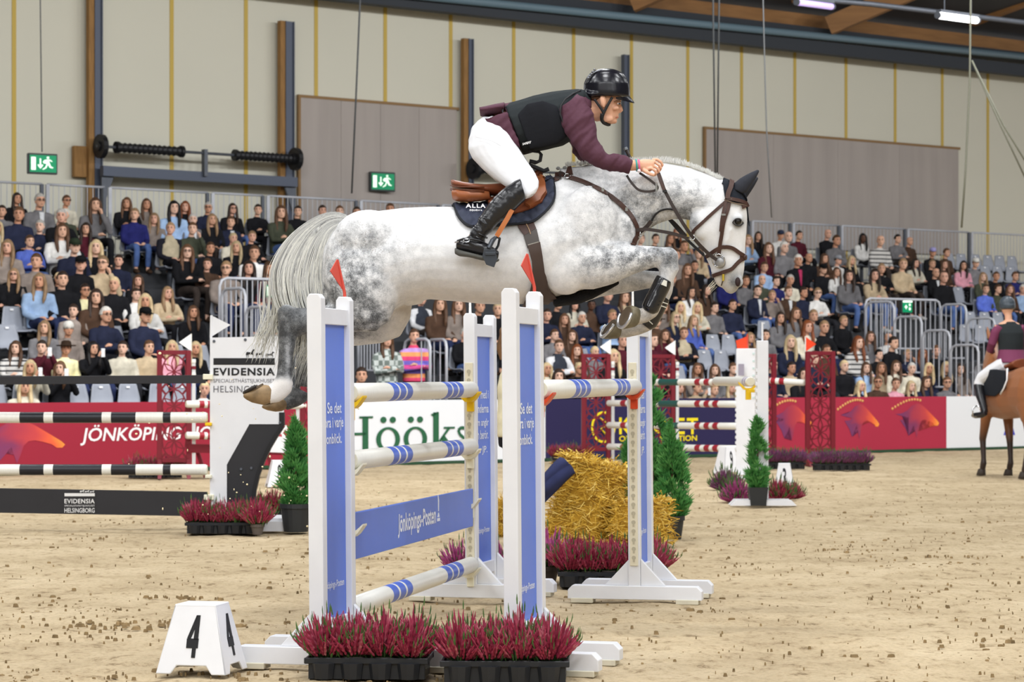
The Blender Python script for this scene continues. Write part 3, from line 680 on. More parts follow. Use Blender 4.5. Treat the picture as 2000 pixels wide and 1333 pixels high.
def seated_legs():
    b = MB()
    b.rings([[V(w*math.sin(a), y+d*math.cos(a), z) for a in [2*math.pi*k/16 for k in range(16)]] for (z, y, w, d) in ((.425,.05,.17,.14),(.50,.05,.185,.145),(.58,.06,.17,.12))])
    for s in (-1,1): seg(b, [(s*.09,.04,.515,.09),(s*.115,-.2,.53,.08),(s*.12,-.40,.525,.066),(s*.12,-.43,.47,.062),(s*.12,-.42,.32,.06),(s*.12,-.38,.13,.052)], 12)
    return b
def shoes():
    b = MB()
    for s in (-1,1): b.rings([[V(s*.13+w*math.sin(a), y, z+h*math.cos(a)) for a in [2*math.pi*k/10 for k in range(10)]] for (y, z, w, h) in ((-.32,.05,.03,.045),(-.38,.055,.042,.055),(-.46,.04,.045,.04),(-.54,.03,.03,.025))])
    return b
def hair_mesh(kind, yaw, hc=HCZ):
    t = MB(); c = V(0,.003,hc+.012); rs = []
    for i in range(13):
        th = math.pi*(.01+.98*i/12); r = []
        for k in range(20):
            a = 2*math.pi*k/20; d = V(math.sin(th)*math.sin(a), -math.sin(th)*math.cos(a), math.cos(th))
            R_ = V(.095*d.x, .116*d.y, .132*d.z)
            front = max(0, math.cos(a)); low = d.z < .42
            if (low and front > .35) or d.z < -.45 or (d.z < -.1 and front > -.1): R_ *= .6
            r.append(c+R_)
        rs.append(r)
    t.rings(rs)
    if kind in ('long', 'pony'):
        for s in (-1,1):
            if kind == 'long': t.tube([c+V(s*.06,-.045,.07), c+V(s*.082,-.035,.0), c+V(s*.088,-.02,-.09), c+V(s*.092,-.05,-.2), c+V(s*.08,-.09,-.30), c+V(s*.07,-.10,-.36)], [.03,.034,.036,.036,.03,.012], 8)
        if kind == 'long': t.tube([c+V(0,.06,.03), c+V(0,.075,-.08), c+V(0,.11,-.2), c+V(0,.12,-.3)], [.07,.08,.085,.05], 10)
        else:
            t.ball(c+V(0,.09,.085), (.045,.045,.045), 10, 7); t.tube([c+V(0,.10,.04), c+V(0,.125,-.05), c+V(0,.115,-.15)], [.035,.035,.012], 8)
    b = MB(); b.add([rotz(p, (0,0), yaw) for p in t.v], t.f); return bake(b, .014, 2, name='hair')
def eyes_mesh(yaw, hc=HCZ):
    t = MB(); c = V(0,-.01,hc)
    for s in (-1,1):
        t.ball(c+V(s*.03,-.088,.022), (.014,.008,.008), 8, 5); t.ball(c+V(s*.03,-.091,.044), (.019,.007,.0045), 8, 5)
    t.ball(c+V(0,-.092,-.052), (.02,.006,.005), 8, 4)
    b = MB(); b.add([rotz(p, (0,0), yaw) for p in t.v], t.f); return b.mesh('face_features')
def glasses_mesh(yaw, hc=HCZ):
    t = MB(); c = V(0,-.01,hc)
    for s in (-1,1):
        t.tube([c+V(s*.032+.024*math.sin(a), -.103, .02+.017*math.cos(a)) for a in [2*math.pi*k/10 for k in range(11)]], .0035, 5); t.tube([c+V(s*.056,-.1,.024), c+V(s*.08,.01,.02)], .0035, 5)
    b = MB(); b.add([rotz(p, (0,0), yaw) for p in t.v], t.f); return b.mesh('glasses')
def cap_mesh(yaw, kind, hc=HCZ):
    t = MB(); c = V(0,.0,hc+.05)
    if kind == 'cap':
        t.rings([[c+V(w*math.sin(a), d*math.cos(a), z) for a in [2*math.pi*k/16 for k in range(16)]] for (z, w, d) in ((0,.09,.11),(.04,.09,.108),(.075,.075,.09),(.095,.04,.05),(.098,.008,.01))])
        t.prism([(-.075,-.07),(-.06,-.155),(0,-.18),(.06,-.155),(.075,-.07)], c+V(0,0,.0), V(1,0,-.0), V(0,1,.12), V(0,0,.012))
    elif kind == 'beanie':
        t.rings([[c+V(w*math.sin(a), d*math.cos(a), z) for a in [2*math.pi*k/16 for k in range(16)]] for (z, w, d) in ((-.03,.092,.112),(.03,.096,.115),(.07,.085,.10),(.105,.05,.06),(.112,.01,.01))])
    else:
        t.rings([[c+V(w*math.sin(a), d*math.cos(a), z) for a in [2*math.pi*k/18 for k in range(18)]] for (z, w, d) in ((0,.09,.11),(.0,.165,.18),(.02,.175,.19),(.018,.095,.115),(.08,.082,.10),(.10,.05,.07),(.09,.02,.03))])
    b = MB(); b.add([rotz(p, (0,0), yaw) for p in t.v], t.f); return b.mesh('hat')
YAWS = (math.radians(-34), math.radians(-12))
def sm(me, m): me.materials.append(m); me.polygons.foreach_set('use_smooth', [True]*len(me.polygons)); return me
BODY = {(p, y): sm(bake(seated_body(p, YAWS[y]), .013, 2, name='person'), SKIN) for p in ARMS for y in (0,1)}
TOPS = {p: sm(bake(seated_top(p), .017, 4, name='jumper'), CLOTH) for p in ARMS}
LEGS = sm(bake(seated_legs(), .017, 4, name='trousers'), CLOTH)
SHOES = sm(shoes().mesh('shoes'), CLOTH)
HAIRS = {(k, y): sm(hair_mesh(k, YAWS[y]), HAIR) for k in ('short','long','pony') for y in (0,1)}
EYES = [sm(eyes_mesh(y), mat('eye_dark', srgb(58,34,28), .5)) for y in YAWS]
GLASS = [sm(glasses_mesh(y), mat('spectacle_frame', (.015,.013,.012), .4)) for y in YAWS]
HATS = {(k, y): sm(cap_mesh(YAWS[y], k), CLOTH) for k in ('cap','beanie','hat') for y in (0,1)}
def vest_mesh():
    b = MB(); b.rings([[V(w*math.sin(a), y+d*math.cos(a), z) for a in [2*math.pi*k/18 for k in range(18)]] for (z, y, w, d) in ((.45,.05,.2,.15),(.7,.055,.20,.142),(.86,.05,.205,.142),(.95,.05,.165,.115),(1.0,.05,.09,.085),(1.045,.045,.08,.075))]); return b.mesh('vest')
VEST = sm(vest_mesh(), CLOTH)
def shirt_mesh():
    b = MB(); b.prism([(-.012,.0),(.012,0),(.045,.33),(-.045,.33)], V(0,-.098,.66), V(1,0,0), V(0,.09,1).normalized(), V(0,.03,0)); return b.mesh('shirt_front')
SHIRT = sm(shirt_mesh(), CLOTH)
def phone_mesh():
    b = MB(); b.box(V(0,-.31,1.10), (.075,.012,.15), V(1,0,0), V(0,1,0), V(0,0,1), .004); return b.mesh('phone')
PHONE = phone_mesh()
HC_ = {'k': (22,18,18), 'd': (50,36,28), 'b': (92,64,44), 'l': (152,122,90), 'y': (208,184,142), 'w': (205,200,192), 'r': (140,76,40), 'n': None}
HN = {'k': 'black', 'd': 'dark brown', 'b': 'brown', 'l': 'dark blond', 'y': 'blond', 'w': 'grey', 'r': 'ginger'}
TC_ = {'K': ((27,27,30),'black'), 'N': ((38,42,62),'navy'), 'W': ((228,226,222),'white'), 'C': ((212,205,186),'cream'), 'G': ((118,116,118),'grey'), 'B': ((92,112,198),'blue'), 'L': ((160,186,220),'light blue'), 'U': ((40,42,100),'royal blue'),
 'M': ((82,30,42),'maroon'), 'T': ((188,168,138),'tan'), 'O': ((74,78,64),'olive'), 'P': ((228,164,178),'pink'), 'D': ((78,58,46),'brown'), 'X': ((200,200,200),'striped'), 'V': ((196,182,154),'tan vest'), 'E': ((58,62,72),'dark vest'), 'Y': ((232,224,176),'pale yellow'), 'Z': ((142,130,122),'taupe')}
HATC = {'o': ((44,54,40),'dark green cap'), 'k': ((22,22,24),'black cap'), 'n': ((52,60,80),'navy cap'), 'g': ((150,152,158),'grey cap'), 'l': ((170,165,215),'lilac cap'), 'w': ((225,222,214),'white cap'), 'd': ((54,40,30),'brown brimmed hat')}
SKINS = [(226,178,150),(215,164,136),(232,188,164),(205,150,120),(222,170,146)]
CROWD = """33 389 dl K;78 393 wsg G s;130 394 bsg C;186 401 bl G chin;4 414 ds G;35 420 bs N;100 424 ws K;127 423 ws O;22 445 ylg W;74 443 ws N;121 450 bl W crossed;168 448 dl M;15 484 ll Z;58 473 bs B crossed;150 482 Co N;184 484 yl K;49 511 bs Z;147 517 Ck K;193 513 lsg T chin;16 535 ds K;51 540 llg K;79 550 ll L;100 547 ys K;134 547 ds K;153 569 dsg Y;186 571 dl D
248 398 bl K;286 400 bl Z;326 407 kl L;362 405 rl K;279 420 ls U;322 429 ll Z;360 430 ws G s;333 448 ls V;376 448 bs O chin;232 511 ds N;368 493 blg K;270 549 bl K;242 557 ys K;247 578 dp W crossed;284 590 yl W;327 574 ll T
407 407 wsg N;454 409 dlg K;504 411 ds K crossed;549 416 bl O;582 414 ds K;409 430 ll K;451 436 bs N s;458 468 yp C;490 464 lp K;411 486 bs K;462 484 yl K;497 494 bs W;403 520 bs D;442 526 lsg Z;490 525 dl K;522 527 bl M;632 413 ds K;664 414 bs D;694 416 ds K;762 410 bs N
146 612 ds Z;207 615 wsg N;88 641 ll G;133 645 Bw Z;31 681 bl X;84 680 ds M phone;127 683 Hd Y;182 682 kl K phone;59 719 yl C phone;118 721 bl K phone;48 757 yl C;284 610 Ck N;377 611 bl K;240 681 ds C;293 680 bp T;334 680 yl P;382 682 yl K;400 762 ys W
824 586 bs E;861 594 bl D;894 596 bl Z;940 600 bs K;970 606 ys K;908 655 ws K chin;706 735 ds K
1075 617 ds N;1101 625 bl D;1131 598 kl C;1132 622 ws N crossed;1159 600 kp D dark;1090 598 bs K;1181 578 bs N;1215 582 bl T;1196 618 ls L phone;1088 656 bs G;1113 660 bl D;1096 678 bp E crossed;1125 686 rl D;1132 722 ypg K;1091 737 dl K;1207 696 yl K;1224 722 ls K;1160 693 ys G;1217 667 ds M;1068 722 yl C
1254 468 bs G;1280 468 ds K;1308 468 bl Z;1322 455 rl K;1342 482 bs G chin;1320 494 bs Z;1359 497 ll T;1357 520 ds K;1332 528 bl D;1325 546 bs K;1350 572 dl W;1380 568 dl D;1300 602 bl Z;1327 602 yl C;1362 602 yl C crossed;1396 602 ds G;1319 622 ylg N;1354 628 ll B;1284 632 Hd D;1400 530 ds K;1372 470 bs N;1420 545 bs U
1299 656 bl M chin;1336 652 bs V crossed;1431 597 ds N;1362 722 bl Z;1396 724 bl G;1432 722 bs O;1332 762 bl Z;1361 760 bs T phone;1396 767 ls G;1425 758 yl Z;1275 662 bs M
1461 470 ll L;1481 463 dl K;1525 461 Cn W;1540 464 ns G;1561 461 ds M;1617 458 ns K;1634 471 bs G;1501 486 bl M;1532 483 ws G;1559 510 ws K s;1580 505 ns K;1610 506 bl D;1493 523 bs L;1493 548 ns O;1513 551 ds U;1542 548 ws C;1610 527 Ck K;1637 511 Cg W;1481 569 ds N s;1457 550 bs G;1507 578 ls Z chin;1540 571 bs D s;1571 573 ds N;1596 574 lsg W crossed;1632 533 bl W
1685 466 kl W dark;1720 471 ns X;1754 468 ks G;1776 473 ns D;1663 510 yl K;1659 540 dl G;1708 536 dl T;1722 526 ls K;1764 517 ls T;1788 515 dl C;1822 494 Cl K;1849 495 bs D;1821 518 ls K;1845 518 bl D;1882 520 dl P;1906 515 Cw G;1828 534 ns K s;1844 541 ns K;1920 542 ll O;1946 541 bs K;1983 541 bs U;1927 567 bs B;1949 566 bs O;1972 566 bl D;1998 566 ws L
1526 622 dl G;1552 614 bl G;1544 668 yl N;1494 656 ds G;1466 664 ll D;1546 720 ds T;1570 722 dl K;1589 618 ls G;1577 629 rl C;1590 692 bs N;1510 715 bs N
1610 629 ls K crossed;1648 629 ls K;1676 670 rl X;1700 659 bl G;1735 662 ns W;1756 670 ds K;1736 696 ks K;1765 694 ls N chin;1614 686 bs D;1649 717 ys K;1696 720 bl L;1719 720 bl T;1747 717 bl C;1681 756 yl N;1715 748 bsg D;1752 751 bs P
1789 692 rl D;1820 687 bs K;1781 721 ws C;1814 721 yl N;1848 719 yl K;1876 722 dl Z;1777 756 yl K;1809 748 bl N;1850 749 bsg G"""
def row_of(px, py, dz=1.17):
    best = None
    for i in range(ROWS):
        v = row_v(i)-.02; P = UV(u_at(px, v), v); y = HY-(floor_z(i)+dz-HC)*F/P.y
        if best is None or abs(y-py) < best[0]: best = (abs(y-py), i, u_at(px, v), v)
    return best
ORD = 'front second third fourth fifth sixth seventh eighth ninth tenth eleventh top'.split()
def blk(px): return 'left' if px < 620 else 'middle' if px < 1440 else 'right'
ppl = []
for e in CROWD.replace('\n', ';').split(';'):
    q = e.split(); px, py = float(q[0]), float(q[1]); d, i, u, v = row_of(px, py); ppl.append(dict(px=px, py=py, h=q[2], t=q[3], x=q[4:], row=i, u=u, v=v, d=d))
def at_row(p, i):
    v = row_v(i)-.02; p['row'], p['u'], p['v'] = i, u_at(p['px'], v), v; return abs(HY-(floor_z(i)+1.17-HC)*F/UV(p['u'], v).y-p['py'])
for it in range(3):          # two people cannot share a seat: the worse fit tries the next row, then both give way sideways
    for a in ppl:
        for b in ppl:
            if a is not b and a['row'] == b['row'] and abs(a['u']-b['u']) < .34:
                m = a if a['d'] >= b['d'] else b; r0 = m['row']; opts = []
                for r_ in (r0-1, r0+1):
                    if 0 <= r_ < ROWS:
                        e_ = at_row(m, r_)
                        if all(q is m or q['row'] != r_ or abs(q['u']-m['u']) > .36 for q in ppl): opts.append((e_, r_))
                if opts and min(opts)[0] < 30: at_row(m, min(opts)[1])
                else: at_row(m, r0)
for it in range(30):
    for a in ppl:
        for b in ppl:
            if a is not b and a['row'] == b['row'] and abs(a['u']-b['u']) < .42:
                s_ = (.42-abs(a['u']-b['u']))*.5; g = 1 if a['u'] > b['u'] else -1; a['u'] += g*s_; b['u'] -= g*s_
def desc(p):
    h = p['h']
    hd = HATC[h[1]][1] if h[0] in 'CH' else 'white beanie' if h[0] == 'B' else 'bald head' if h[0] == 'n' else ('long ' if h[1] == 'l' else 'tied-up ' if h[1] == 'p' else 'short ')+HN[h[0]]+' hair'
    tp = TC_[p['t']][1]; tp = tp+(' top' if 'vest' not in tp else '')
    return hd, tp
for p in ppl: p['hd'], p['tp'] = desc(p)
from collections import Counter
def finish_labels():
    base = lambda p: 'spectator with %s in %s'%(p['hd'], p['tp'])
    lab = {}
    c = Counter(base(p) for p in ppl)
    rowk = {}
    for k, p in enumerate(ppl):
        w = 'spectator with %s in a %s'%(p['hd'], p['tp']) if c[base(p)] > 1 else 'seated spectator with %s in a %s'%(p['hd'], p['tp'])
        lab[k] = w if c[base(p)] == 1 else w+', %s row, %s stand'%(ORD[p['row']], blk(p['px']))
    c2 = Counter(lab.values())
    for k, p in enumerate(ppl):
        if c2[lab[k]] > 1:
            nb = sorted([q for q in ppl if q is not p and q['row'] == p['row'] and blk(q['px']) == blk(p['px'])], key=lambda q: abs(q['px']-p['px']))
            if nb: lab[k] = lab[k].replace(' stand', '').replace('spectator with a ', 'spectator with ')+', by '+nb[0]['tp'].replace(' top', '')
    c3 = Counter(lab.values())
    for s, n in c3.items():
        if n > 1:
            ks = sorted([k for k in lab if lab[k] == s], key=lambda k: ppl[k]['px'])
            for j, k in enumerate(ks): lab[k] = lab[k].split(', by ')[0]+(', left one' if j == 0 else ', right one' if j == len(ks)-1 else ', middle one')
    for k in lab:
        while len(lab[k].replace('-', ' ').split()) > 16:
            for a_, b_ in ((' in a ', ' in '), (' row', ''), ('seated ', '')):
                if a_ in lab[k]: lab[k] = lab[k].replace(a_, b_, 1); break
            else: break
    return lab
LAB = finish_labels()
rc = random.Random(11)
SEATM = mat('seat_plastic', srgb(154,158,168), .45, var=.05); PLATE = mat('number_plate', srgb(238,238,240), .4)
def seat_meshes():
    b = MB(); rs = []
    prof = [(-.20,.405,.19,.02),(-.17,.43,.20,.0),(0,.42,.205,0),(.14,.435,.205,0),(.19,.50,.205,0),(.215,.62,.19,0),(.245,.80,.155,0),(.25,.83,.14,0)]
    L = []
    for (y, z, w, _) in prof: L.append([V(w*t, y-.03*abs(t)**2*(z > .5), z+.025*abs(t)**3*(z < .5)) for t in (-1,-.75,-.4,0,.4,.75,1)])
    U_ = [[p+V(0,.02,-.018) for p in r] for r in L]
    b.rings([a+c[::-1] for a, c in zip(L, U_)])
    b2_ = MB(); b2_.box(V(0,.232,.775), (.06,.008,.03), V(1,0,0), V(0,1,-.12).normalized(), V(0,.12,1).normalized()); b2_.v = [tuple(Vector(q)-V(0,.012,0)) for q in b2_.v]
    b3_ = MB(); b3_.box(V(0,.02,.2), (.06,.06,.40)); b3_.box(V(0,.02,.395), (.3,.25,.03)); b3_.box(V(0,.02,.015), (.2,.2,.03))
    return b.mesh('shell'), b2_.mesh('number_plate'), b3_.mesh('support')
SHELL, NPL, SUP = seat_meshes(); sm(SHELL, SEATM); NPL.materials.append(PLATE); SUP.materials.append(STEELD)
def put_seat(u, v, i, label, group):
    t = thing('stadium_seat', label, 'seat', UV(u, v, floor_z(i)), group); t.rotation_euler = (0, 0, math.radians(38))
    for nm, me in (('shell', SHELL), ('number_plate', NPL), ('support', SUP)):
        o = bpy.data.objects.new(nm, me); C.objects.link(o); o.parent = t
PR = []
def child(nm, me, p, col=None, m=None):
    o = bpy.data.objects.new(nm, me); C.objects.link(o); o.parent = p
    if col: o.color = (*srgb(*col), 1)
    if m: o.material_slots[0].link = 'OBJECT'; o.material_slots[0].material = m
    return o
occ = []
for k, p in enumerate(ppl):
    i, u, v = p['row'], p['u'], p['v']; fz = floor_z(i)
    pose = next((x for x in p['x'] if x in ARMS), rc.choice(('lap','lap','crossed','lap')))
    yw = rc.choice((0,0,1)); P = UV(u, v, fz)
    zt = z_at(p['py'], P); sc = max(.9, min(1.1, (zt-fz)/1.17)); 
    if zt-fz < 1.02: sc = .86
    o = bpy.data.objects.new('person', BODY[(pose, yw)]); C.objects.link(o); o.location = P; o.rotation_euler = (0, 0, math.radians(38+rc.uniform(-9,9))); o.scale = (sc*1.02, sc*1.0, sc)
    tag(o, LAB[k], 'person', 'spectators in the grandstand')
    o.color = (*srgb(*((98,66,50) if 'dark' in p['x'] else rc.choice(SKINS))), 1)
    h = p['h']; hl = h
    if h[0] in 'CHB':
        child('hat', HATS[({'C':'cap','H':'hat','B':'beanie'}[h[0]], yw)], o, HATC[h[1]][0] if h[0] != 'B' else (226,222,214)); hl = rc.choice(('ds','bs'))
    if hl[0] != 'n': 
        c = HC_[hl[0]]; j = rc.uniform(.85,1.12); child('hair', HAIRS[({'s':'short','l':'long','p':'pony'}[hl[1]], yw)], o, tuple(min(255, a*j) for a in c))
    child('face_features', EYES[yw], o)['kind'] = 'stuff'
    if h.endswith('g') and len(h) > 2: child('glasses', GLASS[yw], o)
    tc = TC_[p['t']][0]; j = rc.uniform(.92,1.08); tc = tuple(min(255, a*j) for a in tc)
    if p['t'] in 'VE': child('jumper', TOPS[pose], o, (34,34,42) if p['t'] == 'V' else (226,226,228)); child('vest', VEST, o, tc)
    else: child('jumper', TOPS[pose], o, tc, STRIPE if p['t'] == 'X' else None)
    if 's' in p['x']: child('shirt_front', SHIRT, o, (225,226,228) if p['px'] != 1559 else (190,60,100))
    child('trousers', LEGS, o, rc.choice(((30,30,34),(30,30,34),(44,52,84),(84,108,160),(40,40,44),(60,52,48)))); child('shoes', SHOES, o, rc.choice(((30,28,28),(70,52,40),(190,188,184))))
    if pose == 'phone': child('phone', PHONE, o, None); o.children[-1].data.materials or PHONE.materials.append(mat('phone_case', srgb(205,195,200), .3))
    occ.append((i, u)); put_seat(u, v+.02, i, 'seat under '+LAB[k].replace(' in a ', ' in ').replace('seated ', ''), 'occupied grandstand seats')
EMPTY = """36 628;86 624;27 667;2 622;162 685;4 773;164 772;212 772;265 772;214 687;265 689;310 689;355 687;403 696;321 656;235 651;103 522;112 564;868 672;895 661;1373 670;1407 670;1438 670;1361 697;1391 700;1424 700;1339 726;1376 726;1411 725;1457 640;1482 641;1507 637;1737 530;1647 595;1676 595;1867 509;1891 509;1919 511;1943 511;1966 513;1990 513;1938 532;1962 533;1988 533;1886 573;1910 620;1938 623;1964 618;1150 700;1170 660;1455 668;1660 745;1640 690;1900 655;1930 660;60 772;112 772;325 772;372 772"""
used = set()
def empty_by(px, i, u):
    for q in sorted(ppl, key=lambda q: abs(q['u']-u)+abs(q['row']-i)*.6):
        s = ('beside' if q['row'] == i else 'below' if q['row'] > i else 'above')+' '+q['hd']+' and '+q['tp']
        if s not in used: used.add(s); return s
for e in EMPTY.split(';'):
    px, py = map(float, e.split()); d, i, u, v = row_of(px, py, .68)
    if any(j == i and abs(u-w) < .36 for j, w in occ): 
        continue
    occ.append((i, u)); put_seat(u, v+.02, i, 'empty grey seat, '+ORD[i]+' row, '+empty_by(px, i, u), 'empty grandstand seats')
# standing people
def stand_meshes():
    yaw = math.radians(-10); b = MB(); hc = 1.62; head_bits(b, yaw, hc)
    seg(b, [(0,.03,hc-.07,.052),(0,.035,1.42,.06)])
    b.rings([[V(w*math.sin(a), y+d*math.cos(a), z) for a in [2*math.pi*k/16 for k in range(16)]] for (z, y, w, d) in ((.84,.02,.16,.11),(.95,.02,.165,.11),(1.1,.02,.135,.09),(1.28,.02,.165,.105),(1.38,.02,.175,.085),(1.43,.03,.10,.06))])
    A = [(.20,.02,1.37,.042),(.245,-.02,1.22,.038),(.235,-.08,1.09,.036),(.09,-.20,1.12,.03),(-.04,-.2,1.14,.025)]
    for s in (-1,1):
        P = [(s*p[0], p[1], p[2]-(.03 if s < 0 else 0), p[3]) for p in A]; seg(b, P); fingers(b, V(*P[-1][:3]), V(*P[-1][:3])-V(*P[-2][:3]), -s)
        seg(b, [(s*.085,.02,.88,.08),(s*.10,.0,.66,.07),(s*.10,.0,.47,.055),(s*.10,.03,.3,.05),(s*.10,.04,.1,.036),(s*.11,-.07,.03,.03)])
    body = sm(bake(b, .013, 2, name='person'), SKIN)
    b = MB(); b.rings([[V(w*math.sin(a), y+d*math.cos(a), z) for a in [2*math.pi*k/18 for k in range(18)]] for (z, y, w, d) in ((.86,.01,.20,.145),(1.0,.015,.20,.14),(1.12,.015,.19,.13),(1.26,.015,.205,.135),(1.36,.02,.205,.11),(1.40,.025,.15,.085),(1.44,.03,.082,.07),(1.48,.03,.075,.066))])
    for s in (-1,1):
        P = [V(s*p[0], p[1], p[2]-(.03 if s < 0 else 0)) for p in A]; P[-1] = P[-2].lerp(P[-1], .9); b.tube([V(s*.13,.02,1.36)]+P, [.075,.07,.063,.058,.05,.042], 10)
    top = sm(bake(b, .016, 3, name='jumper'), CLOTH)
    b = MB(); b.rings([[V(w*math.sin(a), y+d*math.cos(a), z) for a in [2*math.pi*k/16 for k in range(16)]] for (z, y, w, d) in ((.78,.02,.165,.12),(.88,.02,.175,.125),(1.0,.02,.16,.11))])
    for s in (-1,1): seg(b, [(s*.085,.02,.86,.098),(s*.10,.0,.66,.085),(s*.10,.0,.47,.07),(s*.10,.03,.3,.066),(s*.10,.04,.1,.058)], 12)
    leg = sm(bake(b, .016, 3, name='trousers'), CLOTH)
    b = MB()
    for s in (-1,1): b.rings([[V(s*.105+w*math.sin(a), y, z+h*math.cos(a)) for a in [2*math.pi*k/10 for k in range(10)]] for (y, z, w, h) in ((.09,.045,.03,.04),(.03,.055,.042,.055),(-.06,.04,.045,.04),(-.15,.03,.03,.025))])
    return body, top, leg, sm(b.mesh('shoes'), CLOTH), {k: sm(hair_mesh(k, yaw, hc), HAIR) for k in ('long','pony')}, sm(eyes_mesh(yaw, hc), mat('eye_dark', (.1,.1,.1)))
SB, ST_, SL, SSH, SHR, SEY = stand_meshes()
def plaid_mat():
    m = bpy.data.materials.new('plaid_cloth'); m.use_nodes = True; N = m.node_tree.nodes; L = m.node_tree.links; b = N['Principled BSDF']; b.inputs['Roughness'].default_value = .9
    tc = N.new('ShaderNodeTexCoord'); ck = N.new('ShaderNodeTexChecker'); ck.inputs['Scale'].default_value = 11; ck.inputs[1].default_value = (*srgb(190,196,192),1); ck.inputs[2].default_value = (*srgb(112,122,116),1)
    L.new(tc.outputs['Object'], ck.inputs[0]); L.new(ck.outputs[0], b.inputs['Base Color']); return m
def stander(P, rz, sc, label, hair, hc, top, trou, topm=None):
    o = bpy.data.objects.new('person', SB); C.objects.link(o); o.location = P; o.rotation_euler = (0,0,rz); o.scale = (sc,)*3; tag(o, label, 'person')
    o.color = (*srgb(222,172,146),1); child('hair', SHR[hair], o, hc); child('face_features', SEY, o)['kind'] = 'stuff'; child('jumper', ST_, o, top, topm); child('trousers', SL, o, trou); child('shoes', SSH, o, (225,225,225))
    return o
def stand_px(px, py, v, zf, **k):
    P = UV(u_at(px, v), v, zf); s = (z_at(py, P)-zf)/1.62; return stander(P, math.radians(k.pop('rz', 25)), max(.9,min(1.08,s)), **k)
stand_px(809, 658, 1.7, floor_z(1), label='person in a striped rainbow jumper standing with folded arms below the horse belly', hair='pony', hc=(80,56,40), top=(225,120,130), trou=(30,30,32), topm=RAINBOW)
stand_px(756, 666, 1.7, floor_z(1), label='person with long brown hair in a grey plaid jacket standing by the narrow railing', hair='long', hc=(84,58,38), top=(150,160,155), trou=(212,186,178), topm=plaid_mat())
# ring steward behind the oxer
o = stander(V((1007-1000)/F*21.3, 21.3, 0), math.radians(90), 1.04, 'person in a cream jumper and dark trousers standing behind the second blue standard', 'pony', (110,80,54), (222,214,184), (34,32,38))
